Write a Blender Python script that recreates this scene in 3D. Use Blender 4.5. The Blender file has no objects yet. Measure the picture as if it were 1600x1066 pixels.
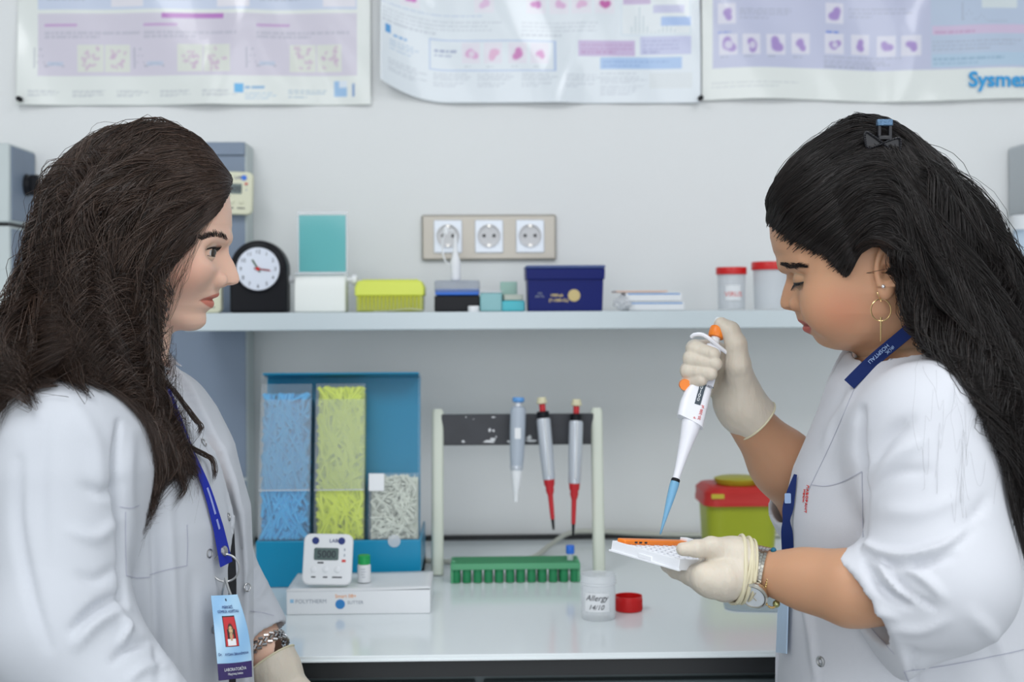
import bpy, bmesh, math, random
import numpy as np
from mathutils import Vector, Matrix, noise
from mathutils.bvhtree import BVHTree

random.seed(7)
np.random.seed(7)
R = math.radians
COL = bpy.context.scene.collection
SC = bpy.context.scene

# ------------------------------------------------------------------ camera, world, lights, exposure
FPX = 2050.0                      # focal length in pixels of the 1600 px wide frame
EYE = Vector((0.0, -2.24, 1.3745))
cam_d = bpy.data.cameras.new('camera')
cam_d.sensor_width = 36.0
cam_d.lens = FPX / 1600 * 36
cam_d.shift_y = -51 / 1600
cam_d.clip_start = 0.05
cam_d.dof.use_dof = True
cam_d.dof.focus_distance = 1.30
cam_d.dof.aperture_fstop = 5.6
cam = bpy.data.objects.new('camera', cam_d)
COL.objects.link(cam)
cam.location = EYE
CAMROT = Matrix.Rotation(R(-1.5), 3, 'Z') @ Matrix.Rotation(R(90), 3, 'X') @ Matrix.Rotation(R(-0.3), 3, 'Z')
cam.rotation_euler = CAMROT.to_euler()
SC.camera = cam
SC.view_settings.view_transform = 'Standard'
SC.view_settings.look = 'None'
SC.view_settings.gamma = 1.0
SC.view_settings.use_curve_mapping = False
SC.view_settings.exposure = -0.15

wd = bpy.data.worlds.new('room_daylight')
SC.world = wd
wd.use_nodes = True
bgn = wd.node_tree.nodes['Background']
bgn.inputs[0].default_value = (0.93, 0.96, 1.0, 1)
bgn.inputs[1].default_value = 0.80


def area(name, loc, rot, sx, sy, power, color):
    d = bpy.data.lights.new(name, 'AREA')
    d.shape = 'RECTANGLE'
    d.size, d.size_y, d.energy, d.color = sx, sy, power, color
    o = bpy.data.objects.new(name, d)
    COL.objects.link(o)
    o.location = loc
    o.rotation_euler = rot
    return o


area('ceiling_lamp_light', (-0.75, -1.9, 2.66), (0, 0, 0), 0.6, 1.2, 17, (0.97, 0.98, 1.0))
area('ceiling_lamp_light', (0.85, -1.9, 2.66), (0, 0, 0), 0.6, 1.2, 17, (0.97, 0.98, 1.0))
area('ceiling_lamp_light', (0.0, -3.3, 2.66), (0, 0, 0), 1.8, 0.6, 7, (0.97, 0.98, 1.0))
area('rear_fill_light', (0.3, -7.0, 1.7), (R(87), 0, 0), 5.0, 2.4, 100, (0.93, 0.965, 1.0))  # broad fill added behind the camera for frontal light; no window is modelled


def P(px, py, Y):
    """point where the photograph's pixel meets the upright plane at distance Y (wall = 0)"""
    d = CAMROT @ Vector(((px - 800) / FPX, (482 - py) / FPX, -1.0))
    return EYE + d * ((Y - EYE.y) / d.y)


def PD(px, py, D):
    return P(px, py, D - 2.24)


CR = np.array(CAMROT)


def to_px(V):
    """world points (n,3) -> pixel coordinates and depth, used to find where a seam or fold runs on cloth"""
    L = (V - np.array(EYE)) @ CR
    return 800 + FPX * L[:, 0] / -L[:, 2], 482 - FPX * L[:, 1] / -L[:, 2]


# ------------------------------------------------------------------ materials
def lin(r, g, b):
    f = lambda c: (c / 255 / 12.92) if c / 255 <= 0.04045 else ((c / 255 + 0.055) / 1.055) ** 2.4
    return (f(r), f(g), f(b), 1)


MATS = {}


def mat(name, col, rough=0.5, metal=0.0, spec=0.5, bump=None, var=None, trans=0, sss=0, alpha=1, coat=0, attr=None, sheen=0, ior=1.45):
    """bump = (scale, strength, distance[, stretch xyz]); var = (scale, amount) gentle colour mottling; attr = colour attribute"""
    if name in MATS:
        return MATS[name]
    m = bpy.data.materials.new(name)
    m.use_nodes = True
    nt = m.node_tree
    b = nt.nodes['Principled BSDF']
    b.inputs['Base Color'].default_value = col
    b.inputs['Roughness'].default_value = rough
    b.inputs['Metallic'].default_value = metal
    b.inputs['Specular IOR Level'].default_value = spec
    b.inputs['Transmission Weight'].default_value = trans
    b.inputs['IOR'].default_value = ior
    b.inputs['Alpha'].default_value = alpha
    b.inputs['Coat Weight'].default_value = coat
    b.inputs['Sheen Weight'].default_value = sheen
    if sss:
        b.inputs['Subsurface Weight'].default_value = sss
        b.inputs['Subsurface Radius'].default_value = (1.0, 0.35, 0.2)
        b.inputs['Subsurface Scale'].default_value = 0.006
    tc = nt.nodes.new('ShaderNodeTexCoord')
    src = None
    if attr:
        a = nt.nodes.new('ShaderNodeAttribute')
        a.attribute_name = attr
        nt.links.new(a.outputs['Color'], b.inputs['Base Color'])
        src = a.outputs['Color']
    if var:
        n = nt.nodes.new('ShaderNodeTexNoise')
        n.inputs['Scale'].default_value = var[0]
        n.inputs['Detail'].default_value = 4
        nt.links.new(tc.outputs['Object'], n.inputs['Vector'])
        mx = nt.nodes.new('ShaderNodeMix')
        mx.data_type = 'RGBA'
        mx.blend_type = 'MULTIPLY'
        mx.inputs[0].default_value = 1
        rmp = nt.nodes.new('ShaderNodeMapRange')
        rmp.inputs['To Min'].default_value = 1 - var[1]
        rmp.inputs['To Max'].default_value = 1 + var[1]
        nt.links.new(n.outputs['Fac'], rmp.inputs['Value'])
        nt.links.new(rmp.outputs[0], mx.inputs[7])
        if src:
            nt.links.new(src, mx.inputs[6])
        else:
            mx.inputs[6].default_value = col
        nt.links.new(mx.outputs[2], b.inputs['Base Color'])
    if bump:
        n = nt.nodes.new('ShaderNodeTexNoise')
        n.inputs['Scale'].default_value = bump[0]
        n.inputs['Detail'].default_value = 5
        vec = tc.outputs['Object']
        if len(bump) > 3:
            mp = nt.nodes.new('ShaderNodeMapping')
            mp.inputs['Scale'].default_value = bump[3]
            nt.links.new(vec, mp.inputs['Vector'])
            vec = mp.outputs[0]
        nt.links.new(vec, n.inputs['Vector'])
        bp = nt.nodes.new('ShaderNodeBump')
        bp.inputs['Strength'].default_value = bump[1]
        bp.inputs['Distance'].default_value = bump[2]
        nt.links.new(n.outputs['Fac'], bp.inputs['Height'])
        nt.links.new(bp.outputs[0], b.inputs['Normal'])
    MATS[name] = m
    return m


# ------------------------------------------------------------------ object helpers
def tag(o, label=None, cat=None, group=None, kind=None):
    if label: o['label'] = label
    if cat: o['category'] = cat
    if group: o['group'] = group
    if kind: o['kind'] = kind
    return o


def thing(name, loc, label, cat, group=None, rz=0.0):
    o = bpy.data.objects.new(name, None)
    o.empty_display_size = 0.02
    COL.objects.link(o)
    o.location = loc
    o.rotation_euler = (0, 0, rz)
    o.matrix_world = Matrix.Translation(Vector(loc)) @ Matrix.Rotation(rz, 4, 'Z')
    return tag(o, label, cat, group)


def attach(o, parent):
    """parent without moving: the mesh keeps the coordinates it was built in when they are world ones"""
    o.parent = parent
    o.matrix_parent_inverse = chain(parent).inverted()


def chain(o):
    m = o.matrix_basis.copy()
    while o.parent:
        m = o.parent.matrix_basis @ o.matrix_parent_inverse @ m if False else (o.parent.matrix_basis @ (o.matrix_parent_inverse @ m))
        o = o.parent
    return m


def link_mesh(name, me, m, parent=None, world=False, smooth=None, bevel=0, seg=2, solid=0, subsurf=0):
    o = bpy.data.objects.new(name, me)
    COL.objects.link(o)
    if m is not None:
        for mm in (m if isinstance(m, (list, tuple)) else [m]):
            me.materials.append(mm)
    if parent is not None:
        if world:
            attach(o, parent)
        else:
            o.parent = parent
    if solid:
        md = o.modifiers.new('thickness', 'SOLIDIFY')
        md.thickness = solid
        md.offset = 0
    if bevel:
        md = o.modifiers.new('bevel', 'BEVEL')
        md.width = bevel
        md.segments = seg
        md.limit_method = 'ANGLE'
        md.angle_limit = R(40)
        md.harden_normals = False
    if subsurf:
        md = o.modifiers.new('subsurf', 'SUBSURF')
        md.levels = md.render_levels = subsurf
    if smooth is None:
        smooth = True
    if smooth:
        me.polygons.foreach_set('use_smooth', [True] * len(me.polygons))
        try:
            me.set_sharp_from_angle(angle=R(38))
        except Exception:
            pass
    return o


def obj(name, bm, m, parent=None, **k):
    me = bpy.data.meshes.new(name)
    bmesh.ops.recalc_face_normals(bm, faces=bm.faces)
    bm.to_mesh(me)
    bm.free()
    return link_mesh(name, me, m, parent, **k)


def npmesh(name, V, F, m, parent=None, world=True, colors=None, allsmooth=True):
    me = bpy.data.meshes.new(name)
    V = np.asarray(V, dtype=np.float32)
    F = np.asarray(F, dtype=np.int32)
    k = F.shape[1]
    me.vertices.add(len(V))
    me.vertices.foreach_set('co', V.ravel())
    me.loops.add(F.size)
    me.loops.foreach_set('vertex_index', F.ravel())
    me.polygons.add(len(F))
    me.polygons.foreach_set('loop_start', np.arange(0, F.size, k, dtype=np.int32))
    me.update(calc_edges=True)
    if colors is not None:
        a = me.color_attributes.new('Col', 'FLOAT_COLOR', 'POINT')
        c = np.ones((len(V), 4), dtype=np.float32)
        c[:, :3] = colors
        a.data.foreach_set('color', c.ravel())
    o = bpy.data.objects.new(name, me)
    COL.objects.link(o)
    if m is not None:
        me.materials.append(m)
    if allsmooth:
        me.polygons.foreach_set('use_smooth', np.ones(len(F), dtype=bool))
    if parent is not None:
        if world:
            attach(o, parent)
        else:
            o.parent = parent
    return o


# shapes: each adds to a bmesh
def nb():
    return bmesh.new()


def bx(bm, c, s, rot=None):
    r = bmesh.ops.create_cube(bm, size=1.0)
    M = Matrix.Translation(Vector(c)) @ (rot.to_4x4() if rot else Matrix.Identity(4)) @ Matrix.Diagonal((s[0], s[1], s[2], 1))
    bmesh.ops.transform(bm, matrix=M, verts=r['verts'])
    return r['verts']


def lathe(bm, prof, M=None, seg=40, caps=True):
    """prof = [(radius, z)...] turned about z"""
    M = M or Matrix.Identity(4)
    rings = []
    for r, z in prof:
        if r < 1e-6:
            rings.append([bm.verts.new(M @ Vector((0, 0, z)))])
        else:
            rings.append([bm.verts.new(M @ Vector((r * math.cos(2 * math.pi * i / seg), r * math.sin(2 * math.pi * i / seg), z))) for i in range(seg)])
    for a, b in zip(rings, rings[1:]):
        for i in range(seg):
            j = (i + 1) % seg
            if len(a) == 1 and len(b) == 1:
                continue
            if len(a) == 1:
                bm.faces.new((a[0], b[i], b[j]))
            elif len(b) == 1:
                bm.faces.new((a[i], a[j], b[0]))
            else:
                bm.faces.new((a[i], a[j], b[j], b[i]))
    if caps:
        for rg in (rings[0], rings[-1]):
            if len(rg) > 1:
                bm.faces.new(rg)


def frame_to(a, b):
    """matrix taking +z to the direction a->b, origin at a"""
    z = (Vector(b) - Vector(a)).normalized()
    q = Vector((0, 0, 1)).rotation_difference(z)
    return Matrix.Translation(Vector(a)) @ q.to_matrix().to_4x4()


def tube(bm, pts, r, seg=10, closed=False, radii=None):
    pts = [Vector(p) for p in pts]
    n = len(pts)
    rings = []
    up = None
    for i, p in enumerate(pts):
        if closed:
            t = pts[(i + 1) % n] - pts[i - 1]
        else:
            t = pts[min(i + 1, n - 1)] - pts[max(i - 1, 0)]
        t.normalize()
        if up is None:
            up = Vector((0, 0, 1)) if abs(t.z) < 0.9 else Vector((1, 0, 0))
        s = t.cross(up).normalized()
        up = s.cross(t).normalized()
        rr = radii[i] if radii else r
        rings.append([bm.verts.new(p + (s * math.cos(2 * math.pi * k / seg) + up * math.sin(2 * math.pi * k / seg)) * rr) for k in range(seg)])
    rng = range(n) if closed else range(n - 1)
    for i in rng:
        a, b = rings[i], rings[(i + 1) % n]
        for k in range(seg):
            bm.faces.new((a[k], a[(k + 1) % seg], b[(k + 1) % seg], b[k]))
    if not closed:
        bm.faces.new(rings[0][::-1])
        bm.faces.new(rings[-1])


def prism(bm, poly, M, depth):
    """polygon (x, z) in the local xz plane extruded along local y by depth"""
    a = [bm.verts.new(M @ Vector((x, 0, z))) for x, z in poly]
    b = [bm.verts.new(M @ Vector((x, depth, z))) for x, z in poly]
    n = len(poly)
    bm.faces.new(a)
    bm.faces.new(b[::-1])
    for i in range(n):
        bm.faces.new((a[i], b[i], b[(i + 1) % n], a[(i + 1) % n]))


def rrect(w, h, r, n=5, cx=0, cz=0):
    out = []
    for (sx, sz, a0) in ((1, 1, 0), (-1, 1, 90), (-1, -1, 180), (1, -1, 270)):
        for i in range(n + 1):
            a = R(a0 + 90 * i / n)
            out.append((cx + sx * (w / 2 - r) + r * math.cos(a), cz + sz * (h / 2 - r) + r * math.sin(a)))
    return out


def catmull(pts, n):
    A = np.array([tuple(p) for p in pts], dtype=float)
    A = np.vstack([2 * A[0] - A[1], A, 2 * A[-1] - A[-2]])
    m = len(A) - 3
    out = []
    for u in np.linspace(0, m - 1e-9, n):
        i = int(u); t = u - i
        p0, p1, p2, p3 = A[i:i + 4]
        out.append(0.5 * ((2 * p1) + (-p0 + p2) * t + (2 * p0 - 5 * p1 + 4 * p2 - p3) * t * t + (-p0 + 3 * p1 - 3 * p2 + p3) * t ** 3))
    return np.array(out)


def text_bm(s, size, M, extrude=0.0002, align='LEFT', bm=None, shear=0, spacing=1.0, offset=0, aspect=1.0):
    """lettering in the local xy plane of M"""
    cu = bpy.data.curves.new('lettering', 'FONT')
    cu.body = s
    cu.size = size
    cu.align_x = align
    cu.extrude = extrude
    cu.shear = shear
    cu.space_character = spacing
    cu.offset = offset
    cu.resolution_u = 3
    t = bpy.data.objects.new('lettering', cu)
    me = bpy.data.meshes.new_from_object(t)
    me.transform(M @ Matrix.Diagonal((aspect, 1, 1, 1)))
    bm = bm or nb()
    bm.from_mesh(me)
    bpy.data.meshes.remove(me)
    bpy.data.objects.remove(t)
    bpy.data.curves.remove(cu)
    return bm


UPR = Matrix.Rotation(R(90), 4, 'X')      # xy lettering -> upright, read from -y


def raster_sheet(name, W, H, res, paint, m, parent, loc, shape=None, solid=0.0004):
    """a sheet W x H in its xz plane whose printed colours sit on its own grid of points"""
    nx, nz = int(W / res) + 1, int(H / res) + 1
    img = np.ones((nz, nx, 3), dtype=np.float32)
    paint(img, nx, nz)
    xs = np.linspace(0, W, nx)
    zs = np.linspace(0, H, nz)
    X, Z = np.meshgrid(xs, zs)
    Y = np.zeros_like(X)
    if shape:
        X, Y, Z = shape(X, Z)
    V = np.stack([X + loc[0], Y + loc[1], Z + loc[2]], -1).reshape(-1, 3)
    i = np.arange(nx * nz).reshape(nz, nx)
    F = np.stack([i[:-1, :-1], i[:-1, 1:], i[1:, 1:], i[1:, :-1]], -1).reshape(-1, 4)
    o = npmesh(name, V, F, m, parent, world=False, colors=img[::-1].reshape(-1, 3))
    if solid:
        md = o.modifiers.new('thickness', 'SOLIDIFY')
        md.thickness = solid
        md.offset = 0
    return o


def rect(img, x0, y0, x1, y1, c, a=1.0):
    h, w = img.shape[:2]
    x0, x1, y0, y1 = [int(round(v)) for v in (x0 * w, x1 * w, y0 * h, y1 * h)]
    x1, y1 = max(x1, x0 + 1), max(y1, y0 + 1)
    img[max(0, y0):y1, max(0, x0):x1] = img[max(0, y0):y1, max(0, x0):x1] * (1 - a) + np.array(c[:3]) * a


def lines(img, x0, y0, x1, y1, n, c, a=0.5, rag=0.3):
    h, w = img.shape[:2]
    for i in range(n):
        y = y0 + (y1 - y0) * (i + 0.3) / n
        xe = x1 - (x1 - x0) * (random.random() * rag if i < n - 1 else 0.3 + random.random() * 0.4)
        x = x0
        while x < xe:
            l = random.uniform(0.006, 0.02)
            rect(img, x, y, min(x + l, xe), y + (y1 - y0) / n * 0.45, c, a)
            x += l + 0.003


def blob(img, cx, cy, r, c, a=1.0, asp=1.0, ring=False, irr=0.2, seed=0):
    h, w = img.shape[:2]
    yy, xx = np.mgrid[0:h, 0:w]
    dx = (xx / w - cx) * w
    dy = (yy / h - cy) * h
    th = np.arctan2(dy, dx)
    rr = np.hypot(dx * asp, dy) / (r * w)
    lim = 1 + irr * np.sin(2 * th + seed) + irr * 0.6 * np.sin(3 * th + 2.1 * seed)
    k = np.clip((lim - rr) * 4, 0, 1)
    if ring:
        k = k * np.clip((rr - 0.35) * 4, 0.25, 1)
    img[:] = img * (1 - k[..., None] * a) + np.array(c[:3]) * k[..., None] * a

# ------------------------------------------------------------------ palette
M_wall = mat('wall_paint', (0.80, 0.815, 0.815, 1), 0.6, spec=0.25, bump=(60, 0.08, 0.001), var=(2.5, 0.02))
M_side = mat('side_wall_paint', (0.80, 0.82, 0.82, 1), 0.7, spec=0.2, bump=(60, 0.08, 0.001))
M_ceil = mat('ceiling_paint', (0.8, 0.82, 0.83, 1), 0.8, spec=0.1, var=(3, 0.02))
M_floor = mat('floor_vinyl', (0.42, 0.44, 0.45, 1), 0.35, var=(8, 0.08))
M_bench = mat('bench_laminate', lin(234, 241, 243), 0.13, spec=0.45, var=(3, 0.015))
M_edge = mat('black_edge_band', lin(32, 34, 36), 0.4)
M_front = mat('dark_cabinet_front', lin(92, 104, 107), 0.45, var=(5, 0.03))
M_shelf = mat('shelf_laminate', lin(205, 216, 220), 0.35, var=(4, 0.015))
M_bluegrey = mat('blue_grey_panel', lin(127, 141, 160), 0.5, var=(4, 0.04))
M_lightgrey = mat('light_grey_panel', lin(196, 205, 205), 0.5, var=(4, 0.02))
M_white = mat('white_plastic', (0.82, 0.84, 0.86, 1), 0.3, var=(6, 0.015))
M_card = mat('white_card', (0.80, 0.82, 0.84, 1), 0.4, var=(9, 0.02))
M_cream = mat('cream_plastic', lin(222, 222, 196), 0.4, var=(6, 0.02))
M_black = mat('black_plastic', lin(22, 23, 28), 0.38, spec=.22, var=(9, 0.05))
M_dark = mat('dark_print', lin(45, 48, 58), 0.6)
M_grey = mat('grey_print', lin(160, 168, 178), 0.6)
M_lcd = mat('lcd_screen', lin(92, 110, 108), 0.15)
M_steel = mat('brushed_steel', (0.62, 0.6, 0.56, 1), 0.28, metal=1.0, bump=(300, 0.05, 0.0005))
M_silver = mat('silver_plastic', lin(200, 206, 214), 0.3, metal=0.35)
M_gold = mat('gold_metal', (0.75, 0.55, 0.25, 1), 0.22, metal=1.0)
M_teal = mat('teal_plastic', lin(10, 140, 182), 0.3, var=(5, 0.03))
M_tealdk = mat('dark_teal_panel', lin(16, 124, 162), 0.3, var=(5, 0.03))
M_clear = mat('clear_acrylic', (0.92, 0.97, 1.0, 1), 0.06, alpha=0.07)
M_frost = mat('frosted_plastic', (0.86, 0.90, 0.94, 1), 0.35, alpha=0.42)
M_red = mat('red_lid_plastic', lin(206, 24, 26), 0.35, var=(8, 0.03))
M_redmuted = mat('bin_lid_red', lin(190, 42, 38), 0.4, var=(8, 0.03))
M_binyel = mat('bin_olive_yellow', lin(160, 170, 38), 0.4, var=(5, 0.03))
M_yel = mat('yellow_green_plastic', lin(222, 232, 96), 0.4)
M_yelclear = mat('yellow_green_tint', lin(205, 212, 110), 0.3, alpha=0.8)
M_navy = mat('navy_cardboard', lin(20, 32, 104), 0.4, spec=.18, var=(6, 0.04))
M_blue = mat('blue_plastic', lin(46, 112, 214), 0.35)
M_lblue = mat('light_blue_plastic', lin(96, 154, 214), 0.35)
M_green = mat('green_rack_plastic', lin(36, 132, 84), 0.42, var=(6, 0.05))
M_greenlt = mat('green_rack_top', lin(88, 164, 120), 0.42, var=(6, 0.05))
M_gcap = mat('green_cap_plastic', lin(24, 160, 84), 0.4)
M_orange = mat('orange_plastic', lin(246, 134, 38), 0.35)
M_cableM = mat('cable_cream', lin(196, 198, 188), 0.5)
M_print = mat('printed_sheet', (1, 1, 1, 1), 0.22, attr='Col', coat=0.3)
M_printm = mat('printed_label', (1, 1, 1, 1), 0.4, attr='Col')
M_navyprint = mat('navy_lettering', lin(32, 52, 120), 0.5)
M_skyprint = mat('sky_blue_lettering', lin(46, 160, 222), 0.5)
M_goldprint = mat('gold_lettering', lin(206, 186, 130), 0.5)
M_redprint = mat('red_lettering', lin(216, 70, 66), 0.5)
M_aqua = mat('aqua_plastic', lin(70, 200, 214), 0.3, alpha=0.85)
M_aquapale = mat('pale_aqua_film', lin(140, 196, 200), 0.25, alpha=0.85)
M_bluetip = mat('blue_tip_plastic', lin(66, 182, 240), 0.3, alpha=0.85)
M_yeltip = mat('yellow_tip_plastic', lin(216, 232, 44), 0.3, alpha=0.9)
M_whitetip = mat('clear_tip_plastic', lin(222, 228, 214), 0.3, alpha=0.9)
M_redgrip = mat('red_shaft_plastic', lin(196, 40, 48), 0.35)
M_sgrey = mat('grey_body_plastic', lin(176, 186, 198), 0.3)
M_bagpale = mat('translucent_jug', lin(196, 214, 230), 0.4, alpha=0.9)

# ------------------------------------------------------------------ the room
def plane_box(name, c, s, m):
    bm = nb(); bx(bm, c, s)
    return tag(obj(name, bm, m), kind='structure')

BZ = 0.98          # bench top
BF = -0.747        # bench front edge
plane_box('wall_back', (0, 0.05, 1.35), (4.4, 0.1, 2.7), M_wall)
plane_box('wall_left', (-1.95, -2.3, 1.35), (0.1, 4.8, 2.7), M_side)
plane_box('wall_right', (1.95, -2.3, 1.35), (0.1, 4.8, 2.7), M_side)
plane_box('floor', (0, -2.3, -0.05), (4.6, 4.9, 0.1), M_floor)
plane_box('ceiling', (0, -2.3, 2.77), (4.6, 4.9, 0.1), M_ceil)
plane_box('trim_1', (0, -0.004, BZ + 0.0045), (4.4, 0.008, 0.008), M_edge)

for (x, y, sx, sy, lab) in ((-0.75, -1.9, 0.6, 1.2, 'flat white ceiling light panel above the standing woman on the left'),
                            (0.85, -1.9, 0.6, 1.2, 'flat white ceiling light panel above the woman on the right'),
                            (0.0, -3.3, 1.8, 0.6, 'long white ceiling light panel across the room behind the camera')):
    t = thing('ceiling_light', (x, y, 2.72), lab, 'ceiling light')
    bm = nb()
    for dx, dy, w, h in ((0, sy / 2 + .01, sx + .04, .02), (0, -sy / 2 - .01, sx + .04, .02), (sx / 2 + .01, 0, .02, sy), (-sx / 2 - .01, 0, .02, sy)):
        bx(bm, (dx, dy, -0.012), (w, h, 0.024))
    obj('frame', bm, M_white, t)
    bm = nb(); bx(bm, (0, 0, -0.004), (sx, sy, 0.006))
    obj('diffuser', bm, M_white, t)

# bench
t = thing('laboratory_bench', (0, BF / 2, 0), 'long laboratory bench with pale grey worktop and dark front below', 'workbench')
bm = nb(); bx(bm, (0, 0, BZ - 0.003), (3.78, 0.740, 0.006)); bx(bm, (0, -0.0015, BZ - 0.0055), (3.78, 0.741, 0.003))
obj('worktop', bm, M_bench, t, bevel=0.001)
bm = nb(); bx(bm, (0, 0.001, BZ - 0.0165), (3.78, 0.735, 0.019))
obj('edge_band', bm, M_edge, t)
bm = nb(); bx(bm, (0, 0.02, 0.52), (3.76, 0.69, 0.865)); bx(bm, (0, 0.06, 0.045), (3.7, 0.6, 0.09))
obj('carcass', bm, M_front, t)
for i in range(6):
    bm = nb(); bx(bm, (-1.55 + 0.62 * i, -0.333, 0.52), (0.61, 0.016, 0.84))
    d = obj('cabinet_door', bm, M_front, t, bevel=0.002)
    bm = nb(); tube(bm, [(-1.55 + 0.62 * i - .06, -0.341, 0.86), (-1.55 + 0.62 * i - .06, -0.366, 0.86), (-1.55 + 0.62 * i + .06, -0.366, 0.86), (-1.55 + 0.62 * i + .06, -0.341, 0.86)], 0.005)
    obj('handle', bm, M_steel, d)

# shelf
SZ = EYE.z - 0.0049
SF = -0.25
xl = P(300, 500, -0.2).x
bm = nb(); bx(bm, ((xl + 1.88) / 2, SF / 2 - 0.036, SZ - 0.0135), (1.88 - xl, 0.178, 0.027)); 
bx(bm, ((P(402, 500, 0).x + 1.88) / 2, -0.04, SZ - 0.0135), (1.88 - P(402, 500, 0).x, 0.079, 0.027))
tag(obj('wall_shelf', bm, M_shelf, bevel=0.0015), 'long pale grey wall shelf carrying the clock, boxes and red-lidded jars', 'shelf')

# tall cabinet behind the left woman
t = thing('wall_cabinet', (P(340, 480, -0.07).x, -0.035, BZ), 'tall shallow blue-grey metal cabinet behind the head of the left woman', 'cabinet')
x0, x1 = P(262, 480, -0.07).x - t.location.x, P(386, 480, -0.07).x - t.location.x
zt = P(386, 222, -0.07).z - BZ
bm = nb(); bx(bm, ((x0 + x1) / 2, 0.0, zt / 2), (x1 - x0, 0.068, zt))
obj('side_frame', bm, M_lightgrey, t, bevel=0.003)
bm = nb(); z1 = P(386, 243, -0.07).z - BZ
bx(bm, ((x0 + x1) / 2 - .001, -0.036, (z1 + zt) / 2), (x1 - x0 - .002, 0.008, zt - z1 - .001))
obj('top_rail', bm, M_bluegrey, t, bevel=0.001)
zs = P(386, 750, -0.07).z - BZ
bm = nb(); bx(bm, ((x0 + x1) / 2 - .001, -0.034, (z1 + zs) / 2 + .002), (x1 - x0 - .003, 0.004, z1 - zs - .004))
obj('door', bm, M_bluegrey, t, bevel=0.001)
bm = nb(); bx(bm, ((x0 + x1) / 2 - .001, -0.034, zs / 2), (x1 - x0 - .003, 0.004, zs - .003))
obj('lower_door', bm, M_bluegrey, t, bevel=0.001)


def timer(name, M, w, h, d, m, label, group=None, faces=True, sticker=False):
    t = bpy.data.objects.new(name, None); COL.objects.link(t); t.empty_display_size = .02
    t.matrix_world = M
    tag(t, label, 'timer', group)
    bm = nb(); prism(bm, rrect(w, h, 0.14 * w, cz=h / 2), Matrix.Translation((0, -d, 0)), d)
    obj('case', bm, m, t, bevel=0.002)
    y = -d
    bm = nb(); prism(bm, rrect(w * .50, h * .24, .002, cx=-w * .03, cz=h * .60), Matrix.Translation((0, y - .0006, 0)), .001)
    s = obj('display', bm, M_lcd, t)
    bm = text_bm('5000', h * .2, Matrix.Translation((-w * .22, y - .0012, h * .53)) @ UPR, 0.0001, aspect=.95)
    obj('digits', bm, M_dark, s)
    for sx, rr in ((-w * .26, .1), (w * .27, .1)):
        bm = nb(); lathe(bm, [(w * rr * .72, 0), (w * rr * .72, .0008)], Matrix.Translation((sx, y - .0008, h * .86)) @ Matrix.Rotation(R(-90), 4, 'X'))
        obj('emblem', bm, M_navyprint if m is M_white else M_blue, t)
    bm = text_bm('LAB', h * .1, Matrix.Translation((w * .02, y - .0004, h * .83)) @ UPR, 0.0002)
    obj('lettering', bm, M_navyprint, t)
    for k in range(3):
        bm = nb(); lathe(bm, [(w * .065, 0), (w * .065, .0014), (w * .05, .002)], Matrix.Translation((w * (-.27 + .24 * k), y, h * .3)) @ Matrix.Rotation(R(90), 4, 'X'), seg=20)
        obj('button', bm, m, t)
    bm = nb()
    for k in range(3):
        bx(bm, (w * (-.27 + .24 * k), y - .0002, h * .15), (w * (.09 if k < 2 else .2), .0004, h * .025))
    bx(bm, (-w * .14, y - .0002, h * .43), (w * .12, .0004, h * .03))
    obj('print_marks', bm, M_dark, t)
    bm = nb(); bx(bm, (w * .33, y - .0002, h * .47 if m is M_white else h * .72), (w * .08, .0004, h * .05))
    obj('mark', bm, M_redprint, t)
    bm = nb()
    for k in range(2): bx(bm, (w * .34, y - .0002, h * (.58 + .11 * k)), (w * .025, .0004, h * .05))
    obj('arrow_marks', bm, M_grey, t)
    return t


c = P(366, 336, -0.075)
timer('digital_timer', Matrix.Translation((c.x, -0.0745, c.z)) @ Matrix.Rotation(R(2), 4, 'Y'), 0.062, 0.070, 0.014, M_cream, 'cream digital timer fixed to the blue-grey cabinet beside the forehead of the left woman')
c = P(322, 487, -0.15)
timer('digital_timer', Matrix.Translation((c.x, -0.15, SZ)), 0.055, 0.062, 0.016, M_cream, 'cream digital timer standing on the shelf behind the lips of the left woman')

# appliance at the left edge
fY = -0.125
ax1 = P(15, 480, fY).x
t = thing('laboratory_appliance', (ax1 - 0.25, fY + .0625, BZ), 'tall light grey appliance with blue-grey side and black knob, cut by left edge', 'machine')
zt = P(15, 223, fY).z - BZ; zm = P(15, 350, fY).z - BZ
for nm, za, zb in (('upper_housing', zm + .003, zt), ('lower_housing', 0.0, zm - .003)):
    bm = nb(); bx(bm, (0, 0, (za + zb) / 2), (0.50, 0.122, zb - za))
    h = obj(nm, bm, M_lightgrey, t, bevel=0.003)
    bm = nb(); bx(bm, (.2505, .002, (za + zb) / 2), (.003, 0.108, zb - za - .008))
    obj('side_panel', bm, M_bluegrey, h, bevel=0.001)
bm = nb(); bx(bm, (0, .004, zm), (0.486, 0.10, 0.008)); obj('seam', bm, M_edge, t)
kz = P(34, 287, -.08).z - BZ
bm = nb(); lathe(bm, [(.018, 0), (.019, .003), (.015, .006), (.015, .009), (.012, .010), (0, .010)], Matrix.Translation((.252, .012, kz)) @ Matrix.Rotation(R(90), 4, 'Y'))
bx(bm, (.266, .012, kz), (.014, .012, .034))
obj('knob', bm, M_black, t, bevel=0.002)

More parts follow.
